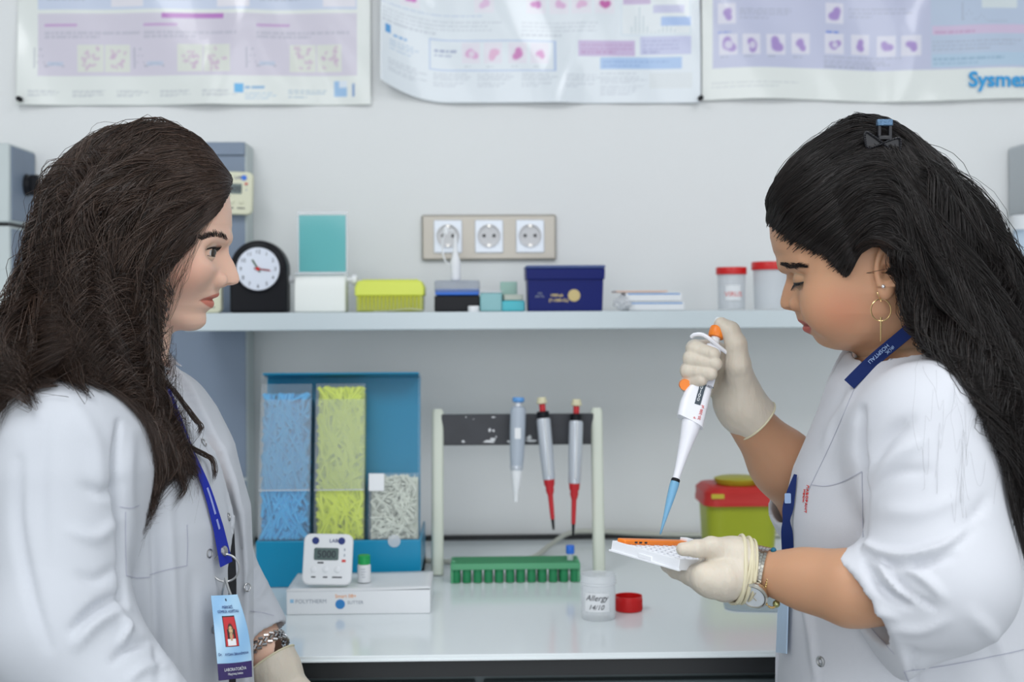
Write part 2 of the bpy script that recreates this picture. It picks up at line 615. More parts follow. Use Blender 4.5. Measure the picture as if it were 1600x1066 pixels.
# right edge: mounted dispenser and jug
c = P(1583, 222, -0.08)
t = thing('wall_dispenser', (c.x + .108, -0.003, P(1590, 335, -.08).z), 'grey wall-mounted dispenser cut by the right edge above a pale jug', 'dispenser')
h = P(1590, 222, -.08).z - P(1590, 335, -.08).z
bm = nb(); prism(bm, rrect(.17, h, .006, cz=h / 2), Matrix.Translation((.0, -.08, 0)), .08); obj('housing', bm, mat('dispenser_grey', lin(190, 196, 200), .5), t, bevel=.003)
bm = nb(); bx(bm, (.03, -.082, h / 2), (.1, .006, h * .8)); obj('front_cover', bm, M_bluegrey, t, bevel=.002)
c = P(1610, 487, -0.13)
t = thing('plastic_jug', (c.x, -0.13, SZ), 'pale translucent plastic jug on the shelf at the right edge', 'jug')
bm = nb(); lathe(bm, [(.048, 0), (.052, .004), (.052, .09), (.046, .108), (.026, .122), (.026, .130)], seg=36); obj('body', bm, M_bagpale, t)
bm = nb(); lathe(bm, [(.03, .128), (.03, .150), (.027, .152), (0, .152)]); obj('cap', bm, M_white, t)
c = P(1560, 487, -0.10)
t = thing('paper_carton', (c.x - .03, -0.07, SZ), 'low pale carton with beige top on the shelf beside the jug', 'box')
bm = nb(); bx(bm, (0, 0, .06), (.045, .05, .12)); obj('carton_body', bm, M_card, t, bevel=.001)
bm = nb(); bx(bm, (0, -.0005, .138), (.044, .05, .035)); obj('carton_top', bm, mat('beige_card', lin(214, 204, 184), .6), t, bevel=.001)

# ------------------------------------------------------------------ posters
LAV = (0.66, 0.61, 0.72); LBL = (0.62, 0.68, 0.82); PUR = (0.36, 0.10, 0.42); INK = (0.32, 0.34, 0.42)
PAPER = (0.80, 0.83, 0.80)


def poster1(img, nx, nz):
    img[:] = PAPER
    y = lambda py: 1 - (165 - py) / 915 / 0.80 if False else (0.80 - (165 - py) / 915) / 0.80
    x = lambda px: (px - 28) / (580 - 28)
    rect(img, x(60), 0.02, x(557), y(16), LBL)
    for k in range(7):
        for j in range(3):
            xx = 75 + j * 165
            lines(img, x(xx), 0.05 + k * .11, x(xx + 90), 0.12 + k * .11, 6, INK, .4)
            rect(img, x(xx + 100), 0.05 + k * .11, x(xx + 150), 0.13 + k * .11, (0.8, .78, .84))
            blob(img, x(xx + 126), 0.09 + k * .11, .014, PUR, .8, seed=k + j)
    rect(img, x(60), y(22), x(557), y(118), LAV, .85)
    rect(img, x(254), y(22), x(350), y(31), (0.50, 0.20, 0.55))
    for j, x0 in enumerate((70, 226, 400)):
        rect(img, x(x0), y(39), x(x0 + 52), y(41.5), (0.55, .28, .6), .7)
        lines(img, x(x0), y(49), x(x0 + 150), y(61), 2, INK, .35, .1)
        rect(img, x(x0 - 18 + 2), y(74), x(x0 - 18 + 3.2), y(106), INK, .6)
        for k in range(22):
            v = math.exp(-((k - 2.5) / 2) ** 2) * 28 + 5 * math.exp(-((k - 14) / 5) ** 2)
            rect(img, x(x0 - 12 + k * 2), y(104 - v - 1), x(x0 - 10 + k * 2), y(104 - v + 1.5), INK, .6)
        rect(img, x(x0 + 4), y(97), x(x0 + 30), y(102), (.5, .6, .75), .6)
        for q in range(2):
            a = x(x0 + 52 + 42 * q); b = x(x0 + 92 + 42 * q)
            rect(img, a, y(70), b, y(112), (0.74, 0.76, 0.70))
            for s in range(16):
                blob(img, random.uniform(a + .012, b - .012), random.uniform(y(74), y(108)), .006, (0.62, .45, .60), .6, seed=s)
    for k in range(5):
        lines(img, x(46 + k * 68), y(139), x(100 + k * 68), y(151), 4, INK, .35)
    rect(img, x(366), y(131), x(380), y(145), (0.10, .45, .80))
    lines(img, x(382), y(133), x(430), y(140), 1, (.1, .35, .65), .8, .05)
    lines(img, x(382), y(143), x(436), y(155), 3, (.3, .5, .7), .5)
    lines(img, x(450), y(139), x(510), y(154), 3, (.25, .4, .55), .6, .1)
    rect(img, x(521), y(127), x(541), y(151), (.35, .55, .80))
    rect(img, x(530), y(127), x(541), y(136), (.75, .82, .9))
    rect(img, x(549), y(130), x(554), y(151), (.25, .38, .62))


def poster2(img, nx, nz):
    img[:] = (0.78, 0.83, 0.87)
    y = lambda py: (0.80 - (162 - py) / 915) / 0.80
    x = lambda px: (px - 597) / (1094 - 597)
    for k in range(7):
        lines(img, x(605), 0.03 + k * .11, x(960), 0.06 + k * .11, 3, INK, .3)
        for j in range(5):
            blob(img, x(640 + j * 80), 0.09 + k * .11, .016, (.62, .25, .55), .7, seed=k * 2 + j)
    for xx, c, r in ((643, (.62, .10, .52), .018), (757, (.75, .50, .72), .017), (837, (.60, .16, .5), .016), (874, (.72, .42, .66), .016), (907, (.76, .46, .68), .016), (944, (.55, .05, .35), .017)):
        rect(img, x(xx - 15), y(-10), x(xx + 15), y(22), (.82, .80, .86))
        blob(img, x(xx), y(6), r, c, .9, seed=xx)
    lines(img, x(600), y(22), x(960), y(30), 1, (.3, .4, .65), .4, .4)
    lines(img, x(602), y(33), x(800), y(58), 4, INK, .35)
    lines(img, x(815), y(33), x(963), y(58), 4, INK, .35)
    rect(img, x(969), y(-10), x(1078), y(56), (.70, .78, .84)); rect(img, x(971), y(-10), x(1076), y(54), (.80, .84, .86))
    rect(img, x(973), y(-4), x(1016), y(8), (.60, .48, .68)); rect(img, x(1020), y(9), x(1068), y(22), (.60, .60, .78))
    rect(img, x(1032), y(28), x(1078), y(41), (.42, .56, .84))
    for k in range(12):
        v = 38 * math.exp(-((k - 2) / 1.6) ** 2) + 8 * math.exp(-((k - 9) / 2) ** 2)
        rect(img, x(986 + k * 6), y(50 - v), x(988 + k * 6), y(52), (.45, .55, .6), .6)
    rect(img, x(606), y(61), x(614), y(75), (.10, .35, .70))
    lines(img, x(618), y(72), x(656), y(80), 1, (.1, .35, .7), .8, .05); lines(img, x(612), y(82), x(660), y(100), 4, (.3, .45, .65), .5)
    rect(img, x(671), y(63), x(868), y(112), (.50, .60, .80)); rect(img, x(674), y(65.5), x(865), y(109.5), (.78, .83, .87))
    lines(img, x(680), y(78), x(716), y(92), 2, (.2, .25, .45), .7, .05)
    for xx, c, ri in ((736, (.72, .36, .62), True), (770, (.76, .42, .62), False), (808, (.62, .18, .48), False), (843, (.66, .24, .54), False)):
        rect(img, x(xx - 14), y(68), x(xx + 14), y(100), (.80, .77, .84))
        blob(img, x(xx), y(84), .019, c, .9, asp=1.0 if xx < 830 else 1.5, ring=ri, seed=xx)
        lines(img, x(xx - 10), y(102), x(xx + 10), y(106), 1, INK, .4)
    rect(img, x(902), y(63), x(992), y(87), (.60, .48, .70)); lines(img, x(906), y(68), x(990), y(84), 3, (.45, .2, .45), .5)
    rect(img, x(1000), y(58), x(1078), y(86), (.58, .60, .80)); lines(img, x(1004), y(62), x(1076), y(84), 4, (.3, .3, .55), .5)
    rect(img, x(938), y(90), x(1064), y(107), (.42, .58, .84)); lines(img, x(942), y(94), x(1062), y(105), 2, (.2, .3, .6), .5)
    for k in range(5):
        lines(img, x(610 + k * 68), y(115), x(668 + k * 68), y(136), 5, INK, .35)
    lines(img, x(938), y(113), x(1010), y(150), 8, INK, .35)
    rect(img, x(1014), y(114), x(1080), y(138), (.74, .78, .80))


def poster3(img, nx, nz):
    img[:] = PAPER
    y = lambda py: (0.80 - (158 - py) / 915) / 0.80
    x = lambda px: (px - 1096) / (1645 - 1096)
    rect(img, x(1113), 0.02, x(1632), y(108), (.56, .58, .74))
    rect(img, x(1450), 0.02, x(1632), y(106), (.52, .60, .74))
    PU = (.34, .20, .56)
    for k in range(6):
        for j in range(6):
            rect(img, x(1120 + j * 55), 0.05 + k * .11, x(1150 + j * 55), 0.11 + k * .11, (.78, .76, .84))
            blob(img, x(1135 + j * 55), 0.08 + k * .11, .013, PU, .8, seed=k + j)
    for xx, yy, ri, sc in ((1136, 23, False, 1), (1304, 20, False, 1.2), (1137, 71, True, 1.3), (1174, 72, True, 1.2), (1212, 71, False, 1.3), (1250, 70, False, 1.1), (1303, 68, True, 1), (1343, 68, False, 1), (1383, 69, False, 1), (1420, 69, False, 1)):
        rect(img, x(xx - 14), y(yy - 16), x(xx + 14), y(yy + 16), (.74, .73, .82))
        blob(img, x(xx), y(yy), .0165 * sc, PU, .85, asp=1.2 if xx in (1174, 1250, 1343) else 1, ring=ri, seed=xx)
    lines(img, x(1121), y(49), x(1182), y(56), 1, (.15, .25, .7), .8, .05); lines(img, x(1290), y(46), x(1322), y(53), 1, (.15, .25, .7), .8, .05)
    lines(img, x(1155), y(13), x(1245), y(32), 4, INK, .5); lines(img, x(1325), y(10), x(1425), y(26), 3, INK, .5)
    for xx in (1137, 1174, 1212, 1250): lines(img, x(xx - 12), y(87), x(xx + 12), y(93), 1, INK, .5)
    lines(img, x(1287), y(87), x(1415), y(106), 4, INK, .5)
    rect(img, x(1453), y(40), x(1632), y(53), (.66, .55, .72)); lines(img, x(1456), y(44), x(1600), y(53), 1, (.5, .25, .45), .5)
    lines(img, x(1453), y(62), x(1600), y(80), 3, INK, .5)
    rect(img, x(1453), y(84), x(1632), y(104), (.48, .62, .76)); lines(img, x(1455), y(88), x(1600), y(102), 2, (.2, .35, .5), .5)
    rect(img, x(1532), y(0), x(1590), y(14), (.70, .76, .78)); rect(img, x(1500), y(3), x(1502), y(32), INK, .5)
    for k in range(18):
        v = 18 * math.exp(-((k - 2) / 1.5) ** 2) + 10 * math.exp(-((k - 7) / 1.5) ** 2)
        rect(img, x(1502 + 4 * k), y(33 - v), x(1504 + 4 * k), y(35 - v), INK, .5)
    lines(img, x(1112), y(128), x(1280), y(140), 2, INK, .3, .5)


def poster_shape(kind):
    def f(X, Z):
        W = X.max()
        # laminated sheet hanging from its upper corners: it bellies out and its lower edge curls
        Yd = -0.003 - 0.004 * (1 + np.sin(X * 17 + kind * 2 + Z * 9)) * np.clip(1.2 - Z * 2, 0, 1) - 0.002 * np.sin(X * 43 + Z * 21 + kind)
        Yd -= 0.006 * np.exp(-((X - W * .55 - Z * .35) / .03) ** 2) * np.clip(1 - Z * 1.5, 0, 1)
        if kind == 2:
            k = np.clip(1 - X / .12, 0, 1) ** 2
            Yd -= 0.035 * k * np.clip(1 - Z / .5, 0, 1)
            Z = Z + 0.035 * k * np.clip(1 - Z / .5, 0, 1)
        if kind == 3:
            Z = Z + 0.003 * np.sin(X * 14)
        Yd = np.minimum(Yd, -0.0015)
        return X, Yd, Z
    return f


for kind, px0, px1, pyb, pf, lab in ((1, 28, 580, 165, poster1, 'laminated poster of blood smear charts in lavender panels, first from the left'),
                                     (2, 597, 1094, 162, poster2, 'laminated poster with pink cells in framed rows, curling at its lower left corner'),
                                     (3, 1096, 1645, 158, poster3, 'laminated poster with purple cells on blue ground and sky blue lettering')):
    a = P(px0, pyb, -0.004); b = P(px1, pyb, -0.004)
    t = thing('wall_poster', (a.x, -0.0005, a.z), lab, 'poster')
    raster_sheet('sheet', b.x - a.x, 0.80, 0.0022, pf, M_print, t, (0, 0, 0), poster_shape(kind))
    if kind == 3:
        c = P(1513, 135, -.012)
        bm = text_bm('Sysmex', 0.036, Matrix.Translation((c.x - a.x, -.0135, c.z - a.z)) @ UPR, 0.0004, offset=0.0009)
        obj('lettering', bm, M_skyprint, t)
for px, py, lab in ((31, 155, 'black push pin in the lower left corner of the lavender poster'), (1094.5, 153.5, 'black push pin between the curled poster and the blue poster')):
    c = P(px, py, -0.02)
    bm = nb(); lathe(bm, [(.0006, -.017), (.0009, 0), (.0045, .001), (.0045, .003), (.003, .004), (.003, .008), (.0045, .010), (.004, .012), (0, .0125)], Matrix.Translation((c.x, -0.017, c.z)) @ Matrix.Rotation(R(90), 4, 'X'), seg=20)
    tag(obj('push_pin', bm, M_black), lab, 'push pin')

# ------------------------------------------------------------------ triple socket
a = P(659, 407, -0.01); b = P(869, 335, -0.01)
W, H = b.x - a.x, b.z - a.z
t = thing('wall_socket', ((a.x + b.x) / 2, 0, a.z), 'triple power socket with brushed champagne metal frame on the wall', 'socket')
M_champ = mat('champagne_metal', lin(166, 161, 152), .35, metal=.6, bump=(200, .05, .0005))
bm = nb()
prism(bm, rrect(W, H, .003, cz=H / 2), Matrix.Translation((0, -.009, 0)), .009)
obj('frame', bm, M_champ, t, bevel=.003, seg=3)
for k in range(3):
    cx = (-1 + k) * W * .305
    cz = H * .52
    bm = nb(); prism(bm, rrect(.048, .056, .0025, cx=cx, cz=cz), Matrix.Translation((0, -.0125, 0)), .006)
    f = obj('insert', bm, M_silver, t, bevel=.001)
    bm = nb()
    lathe(bm, [(.0195, 0), (.0195, .0035), (.0180, .0035), (.0172, -.0), (.0, -.0)], Matrix.Translation((cx, -.0131, cz + .001)) @ Matrix.Rotation(R(90), 4, 'X'), caps=False)
    obj('well', bm, mat('socket_well', lin(212, 212, 214), .4), f)
    for sx in (-1, 1):
        bm = nb(); lathe(bm, [(.0028, 0), (.0028, .0006)], Matrix.Translation((cx + sx * .0085, -.0133, cz + .001)) @ Matrix.Rotation(R(90), 4, 'X'), seg=14)
        obj('pin_hole', bm, M_black, f)
    for dz_ in (-.0155, .0175):
        bm = nb(); bx(bm, (cx, -.0145, cz + dz_), (.005, .004, .0035)); obj('earth_clip', bm, M_steel, f)

# ------------------------------------------------------------------ things on the shelf
def at(px, Y):
    return P(px, 487, Y).x


def pxw(px0, px1, Y):
    return at(px1, Y) - at(px0, Y)


def pxh(py, Y, base=None):
    return P(800, py, Y).z - (SZ if base is None else base)


# clock
Y = -0.17; W = pxw(363, 452, Y); H = pxh(375, Y)
t = thing('desk_clock', (at(407, Y), Y, SZ), 'black arched desk clock with a round white dial', 'clock')
bm = nb()
pts = [(-W / 2, 0), (W / 2, 0), (W / 2, H - W / 2)] + [(W / 2 * math.cos(R(a)), H - W / 2 + W / 2 * math.sin(R(a))) for a in range(8, 180, 8)] + [(-W / 2, H - W / 2)]
prism(bm, pts, Matrix.Translation((0, -.02, 0)), .04)
obj('case', bm, M_black, t, bevel=.004, seg=3)
cz = H - W * .50
r = W * .375
ROT = Matrix.Rotation(R(90), 4, 'X')
bm = nb(); lathe(bm, [(r + .005, 0), (r + .005, .002), (r + .002, .003), (r, .0012), (r, 0)], Matrix.Translation((0, -.0205, cz)) @ ROT, seg=56, caps=False)
obj('bezel', bm, M_black, t)
bm = nb(); lathe(bm, [(r, 0), (r, .0008)], Matrix.Translation((0, -.0205, cz)) @ ROT, seg=56)
d = obj('dial', bm, mat('clock_dial', lin(226, 232, 244), .3), t)
bm = nb()
for k in range(12):
    a = R(90 - 30 * (k + 1))
    text_bm(str(k + 1), .0085, Matrix.Translation((r * .8 * math.cos(a), -.0215, cz + r * .8 * math.sin(a) - .003)) @ UPR, .0001, 'CENTER', bm)
obj('numerals', bm, M_dark, d)


def hand(name, ang, L, w, m, y):
    bm = nb()
    bx(bm, (0, 0, L / 2 - .003), (w, .0005, L + .006))
    bmesh.ops.transform(bm, matrix=Matrix.Translation((0, y, cz)) @ Matrix.Rotation(R(ang), 4, 'Y'), verts=bm.verts)
    obj(name, bm, m, d)


hand('hour_hand', 328, r * .5, .0028, mat('grey_green_hand', lin(90, 110, 90), .4), -.0222)
hand('minute_hand', 98, r * .55, .0022, mat('dark_hand', lin(70, 60, 66), .4), -.0228)
hand('second_hand', 99, r * .6, .0010, M_red, -.0233)
bm = nb(); lathe(bm, [(.003, 0), (.003, .0015)], Matrix.Translation((0, -.0222, cz)) @ ROT, seg=16); obj('hub', bm, M_red, d)

# film dispenser with aqua sheet
Y = -0.15
t = thing('film_dispenser', (at(503, Y), Y, SZ), 'white roll dispenser with side knobs and an upright aqua glass plate behind', 'dispenser')
w = pxw(463, 543, Y); h = pxh(428, Y)
bm = nb()
prof = [(-.03, 0), (.02, 0), (.02, h * .98), (-.012, h), (-.024, h * .93), (-.03, h * .7)]
bm2 = [(y_, z_) for y_, z_ in prof]
A = [bm.verts.new((-w / 2, y_, z_)) for y_, z_ in bm2]; B = [bm.verts.new((w / 2, y_, z_)) for y_, z_ in bm2]
bm.faces.new(A); bm.faces.new(B[::-1])
for i in range(len(A)):
    bm.faces.new((A[i], A[(i + 1) % len(A)], B[(i + 1) % len(A)], B[i]))
obj('housing', bm, mat('dispenser_white', (0.86, 0.89, 0.86, 1), .35), t, bevel=.003, seg=3)
bm = nb(); bx(bm, (0, -.012, h + .002), (w * .98, .02, .004)); obj('cutter_strip', bm, M_frost, t)
for s in (-1, 1):
    bm = nb(); lathe(bm, [(.004, 0), (.004, .007), (.0075, .008), (.0085, .012), (.0075, .016), (0, .016)], Matrix.Translation((s * w / 2, -.008, h * .86)) @ Matrix.Rotation(R(90 * s), 4, 'Y'), seg=22)
    obj('knob', bm, M_white, t)
hp = pxh(335, Y)
h2 = pxh(424, Y)
bm = nb(); prism(bm, rrect(w * .92, hp - h2, .001, cz=(hp + h2) / 2, cx=.001), Matrix.Translation((0, .004, 0)), .002)
obj('glass_plate', bm, mat('aqua_glass', lin(112, 190, 192), .12), t)
bm = nb()
for sx in (-1, 1): bx(bm, (sx * w * .475 + .001, .005, (hp + h * .6) / 2), (.003, .006, hp - h * .6))
bx(bm, (.001, .005, hp + .004), (w * .98, .006, .004))
obj('plate_frame', bm, M_frost, t)

# paper sheet with a curled edge lying on the shelf
raster = None
a = at(585, -.22); b = at(672, -.22)
xs = np.linspace(a, b, 24); ys = np.linspace(-.245, -.205, 6)
V = [(x, y, SZ + .0012 + .004 * math.exp(-((x - a - (b - a) * .62) / .022) ** 2) + .0003) for y in ys for x in xs]
F = [(j * 24 + i, j * 24 + i + 1, (j + 1) * 24 + i + 1, (j + 1) * 24 + i) for j in range(5) for i in range(23)]
o = npmesh('paper_sheet', V, F, M_card); md = o.modifiers.new('thickness', 'SOLIDIFY'); md.thickness = .0005
tag(o, 'white paper sheet with a raised fold on the shelf edge before the yellow box', 'paper')

# yellow tip box
Y = -0.15; w = pxw(558, 665, Y); h = pxh(436, Y)
t = thing('pipette_tip_box', (at(611, Y), Y, SZ), 'yellow-green pipette tip box with a see-through lower half on the shelf', 'box')
bm = nb(); bx(bm, (0, 0, h * .26), (w * .96, .07, h * .5)); obj('clear_base', bm, M_yelclear, t, bevel=.003)
bm = nb(); prism(bm, [(-w / 2, h * .48), (w / 2, h * .48), (w / 2, h * .76), (w * .45, h * .96), (-w * .45, h * .96), (-w / 2, h * .76)], Matrix.Translation((0, -.037, 0)), .074)
obj('lid', bm, M_yel, t, bevel=.003)
bm = nb()
for i in range(16):
    lathe(bm, [(.0022, 0), (.0010, -h * .42)], Matrix.Translation((-w * .42 + i * w * .056, -.0365, h * .49)), seg=8)
tag(obj('tip_row', bm, mat('tip_yellow', lin(196, 200, 60), .35), t), kind='stuff')
bm = nb()
for i in range(14):
    for j in range(4):
        lathe(bm, [(.0024, 0), (.0024, .0016), (0, .0022)], Matrix.Translation((-w * .38 + i * w * .058, -.02 + j * .012, h * .96)), seg=8)
tag(obj('lid_studs', bm, M_yel, t), kind='stuff')

# black and blue tip box
w = pxw(680, 750, Y); h = pxh(438, Y)
t = thing('pipette_tip_box', (at(715, Y), Y, SZ), 'black pipette tip box with blue tray and clear lid on the shelf', 'box')
bm = nb(); bx(bm, (0, 0, h * .255), (w, .075, h * .51)); obj('base', bm, M_black, t, bevel=.002)
bm = nb(); bx(bm, (0, 0, h * .62), (w * .97, .073, h * .20)); obj('tray', bm, M_blue, t, bevel=.002)
bm = nb(); bx(bm, (0, 0, h * .80), (w, .077, h * .38)); obj('lid', bm, mat('smoky_lid', lin(150, 160, 176), .2, alpha=.45), t, bevel=.003)

# squeeze bottle on the black box
c = at(712, Y)
t = thing('squeeze_bottle', (c, Y + .005, SZ + h * .99 + .0005), 'white squeeze bottle with a tethered cap standing on the black tip box', 'bottle')
bm = nb(); lathe(bm, [(.0072, 0), (.0082, .001), (.0082, .020), (.0075, .022)]); obj('body', bm, M_white, t)
bm = nb(); lathe(bm, [(.0084, .019), (.0084, .030), (.0062, .036), (.0044, .044), (.0028, .062), (.0018, .074), (0, .074)], seg=28); obj('nozzle', bm, M_white, t)
bm = nb(); tube(bm, catmull([(-.006, 0, .022), (-.0165, 0, .032), (-.021, 0, .052), (-.018, 0, .072), (-.010, 0, .080), (-.002, 0, .078)], 24), .0014)
k = obj('tether', bm, M_white, t)
bm = nb(); lathe(bm, [(.0042, 0), (.0042, .010), (.003, .012), (0, .012)], Matrix.Translation((-.015, 0, .074))); obj('cap', bm, M_white, k)

# small white cap
c = P(740, 488, -.235)
bm = nb(); lathe(bm, [(.0082, 0), (.0086, .001), (.0086, .008), (.0078, .009), (0, .009)], Matrix.Translation((c.x, -.235, SZ)))
tag(obj('bottle_cap', bm, M_white, bevel=0), 'small white cap lying on the shelf before the black tip box', 'cap')

# aqua boxes
Y = -.16
w = pxw(752, 786, Y); h = pxh(458, Y)
t = thing('slide_box', (at(767, Y), Y, SZ), 'pale aqua box with open lid, next to the black tip box', 'box')
bm = nb(); bx(bm, (0, 0, h / 2), (w, .06, h)); obj('base', bm, M_aquapale, t, bevel=.002)
bm = nb(); bx(bm, (0, .0, h + .002), (w * 1.05, .062, .003)); obj('lid', bm, M_frost, t, bevel=.001)
w = pxw(782, 819, Y); h = pxh(470, Y); h3 = pxh(440, Y)
t = thing('slide_box', (at(801, Y), Y, SZ), 'bright aqua box with raised green-grey lid, next to the navy box', 'box')
bm = nb(); bx(bm, (0, 0, h / 2), (w, .05, h)); obj('base', bm, M_aqua, t, bevel=.002)
bm = nb(); bx(bm, (.001, .001, h + .005), (w * .8, .045, .009)); obj('insert', bm, mat('beige_insert', lin(190, 196, 184), .5), t, bevel=.001)
bm = nb(); bx(bm, (-w * .15, .022, h3 / 2 + h / 2), (w * .72, .003, h3 - h)); obj('lid', bm, mat('green_grey_lid', lin(150, 190, 178), .3), t, bevel=.001)

# navy box
Y = -.16; w = pxw(823, 940, Y); h = pxh(416, Y); D = .09
t = thing('cardboard_box', (at(881, Y), Y, SZ), 'navy cardboard box with lid, small print and a gold seal on the shelf', 'box')
bm = nb(); prism(bm, [(-w * .48, 0), (w * .48, 0), (w * .495, h * .7), (-w * .495, h * .7)], Matrix.Translation((0, -D / 2, 0)), D); obj('body', bm, M_navy, t, bevel=.001)
bm = nb(); prism(bm, [(-w * .51, h * .69), (w * .51, h * .69), (w * .515, h * .92), (-w * .515, h * .92)], Matrix.Translation((0, -D / 2 - .003, 0)), D + .006); l = obj('lid', bm, M_navy, t, bevel=.001)
bm = nb(); bx(bm, (0, 0, h * .96), (w * 1.04, D + .008, h * .07)); obj('lid_rim', bm, mat('slate_blue_rim', lin(70, 88, 140), .4), l, bevel=.002)
bm = text_bm('REF', .004, Matrix.Translation((-w * .36, -D / 2 - .0003, h * .37)) @ UPR); text_bm('PIPETTE', .004, Matrix.Translation((-w * .40, -D / 2 - .0003, h * .30)) @ UPR, bm=bm)
obj('lettering', bm, M_grey, t)
bm = text_bm('1000-pk', .0060, Matrix.Translation((-w * .20, -D / 2 - .0003, h * .32)) @ UPR, offset=.0002); text_bm('(T-1000-CL)', .0060, Matrix.Translation((-w * .22, -D / 2 - .0003, h * .21)) @ UPR, bm=bm, offset=.0002)
obj('lettering', bm, M_goldprint, t)
bm = nb(); lathe(bm, [(.0095, 0), (.0095, .0007), (.007, .0010), (.0065, .0006), (0, .0006)], Matrix.Translation((w * .11, -D / 2, h * .34)) @ ROT); obj('seal', bm, M_goldprint, t)

# white slim packs
Y = -.17
for k, (x0, x1, z0, z1, col, lab) in enumerate(((977, 1064, 488, 473, None, 'lowest of the three slim white packs on the shelf'), (974, 1061, 472.5, 459, M_lblue, 'middle slim white pack with a blue line on top of another pack'))):
    za, zb = (0 if k == 0 else pxh(z0, Y)), pxh(z1, Y)
    t = thing('slim_pack', ((at(x0, Y) + at(x1, Y)) / 2, Y + .004 * k, SZ + za + (.0003 * k)), lab, 'box', 'slim white packs on the shelf')
    bm = nb(); bx(bm, (0, 0, (zb - za) / 2), (pxw(x0, x1, Y), .075, zb - za - .0004)); obj('sleeve', bm, M_card, t, bevel=.0015)
    bm = nb(); bx(bm, (0, -.0005, zb - za - .0022), (pxw(x0, x1, Y) * .92, .0755, .0018)); obj('coloured_band', bm, M_lblue, t)
t = thing('slim_pack', (at(1000, Y), Y + .01, SZ + pxh(458.5, Y) + .0005), 'topmost slim pack, pale with an orange line, on the stack of white packs', 'box', 'slim white packs on the shelf')
bm = nb(); bx(bm, (0, 0, .0012), (pxw(966, 1045, Y), .07, .0022)); obj('sleeve', bm, mat('pale_orange_card', lin(226, 190, 172), .5), t)
t = thing('plastic_sleeve', (at(973, -.215), -.215, SZ), 'crumpled clear plastic sleeve beside the left end of the white packs', 'bag')
bm = nb()
bmesh.ops.create_icosphere(bm, subdivisions=4, radius=1)
for v in bm.verts:
    n_ = noise.noise(v.co * 2.3) * .35
    v.co = Vector((v.co.x * .013, v.co.y * .02, v.co.z * .011 * 1)) * (1 + n_) + Vector((0, 0, .012))
    v.co.z = max(v.co.z, .0003)
obj('film', bm, mat('crinkled_film', (.85, .87, .9, 1), .2, alpha=.5), t)


# specimen jars
def jar(name, x, y, z, r, H, lab, lidded=True, label=None, group=None, cat='jar'):
    t = thing(name, (x, y, z), lab, cat, group)
    bm = nb(); lathe(bm, [(0, .001), (r * .93, .001), (r * .95, .003), (r, H * .96), (r, H), (r - .0012, H), (r - .0012, H * .96), (r * .93 - .001, .004), (0, .004)], seg=48)
    obj('cup', bm, M_frost, t)
    if lidded:
        bm = nb()
        lathe(bm, [(r * 1.06, H * .84), (r * 1.08, H * .845), (r * 1.08, H * .995), (r * 1.05, H * 1.01), (0, H * 1.01)], seg=56, caps=False)
        obj('lid', bm, M_red, t)
    return t


def wrap_label(t, r, z0, z1, a0, a1, m, thick=.0006):
    V = []; n = 20
    for i in range(n + 1):
        a = R(a0 + (a1 - a0) * i / n)
        for rr, z in ((r, z0), (r, z1), (r + thick, z1), (r + thick, z0)):
            V.append((rr * math.cos(a), rr * math.sin(a), z))
    bm = nb(); vs = [bm.verts.new(v) for v in V]
    for i in range(n):
        for k in range(4):
            bm.faces.new((vs[4 * i + k], vs[4 * i + (k + 1) % 4], vs[4 * i + 4 + (k + 1) % 4], vs[4 * i + 4 + k]))
    bm.faces.new(vs[:4]); bm.faces.new(vs[-4:])
    return obj('label', bm, m, t)


def wrap_text(s, size, r, ac, z, m, parent, shear=0, name='lettering'):
    """lettering bent round a cylinder about z; ac = angle of its middle"""
    bm = text_bm(s, size, Matrix.Identity(4), .00008, 'CENTER', shear=shear)
    for v in bm.verts:
        a = R(ac) + v.co.x / r
        v.co = Vector(((r + .0001 + v.co.z) * math.cos(a), (r + .0001 + v.co.z) * math.sin(a), z + v.co.y))
    return obj(name, bm, m, parent)


Y = -.15
r = pxw(1121, 1165, Y) / 2
t = jar('specimen_jar', at(1143, Y), Y, SZ, r, pxh(420, Y), 'red-lidded clear specimen jar with a white label, left of the plain one')
l = wrap_label(t, r * .985, .016, .040, -125, -62, M_card)
wrap_text('VIRUS', .011, r * .985 + .0008, -92, .022, M_redprint, l)
r = pxw(1176, 1232, Y) / 2
jar('specimen_jar', at(1204, Y), Y - .005, SZ, r, pxh(412, Y), 'larger red-lidded specimen jar without label behind the nose of the right woman')

# ------------------------------------------------------------------ things on the bench
# tip dispenser
YB = -.372
t = thing('pipette_tip_dispenser', (P(529, 915, YB).x, YB, BZ), 'teal tabletop dispenser holding blue, yellow and clear pipette tips in three bins', 'dispenser')
ox = t.location.x
W = P(658, 900, YB).x - P(400, 900, YB).x
lipH = P(529, 845, YB).z - BZ
bm = nb(); bx(bm, (0, .003, lipH / 2), (W, .006, lipH)); bx(bm, (0, .085, .01), (W, .165, .02))
for s in (-1, 1): bx(bm, (s * (W / 2 - .002), .085, lipH / 2), (.004, .165, lipH))
obj('base_tray', bm, M_teal, t, bevel=.002)
TZ = P(529, 582, YB + .05).z - BZ
tilt = Matrix.Rotation(math.atan2(.04, TZ - lipH), 4, 'X').inverted()
L = math.hypot(.04, TZ - lipH)
T0 = Matrix.Translation((0, .008, lipH)) @ tilt     # plane of the bin fronts
def tb(bm, x0, x1, y0, y1, z0, z1):
    vs = bx(bm, ((x0 + x1) / 2, (y0 + y1) / 2, (z0 + z1) / 2), (x1 - x0, y1 - y0, z1 - z0))
    bmesh.ops.transform(bm, matrix=T0, verts=vs)
bm = nb(); tb(bm, -W / 2 + .003, W / 2 - .003, .045, .049, -.05, L)
tb(bm, -W / 2 + .003, W / 2 - .003, .0, .049, L - .003, L)
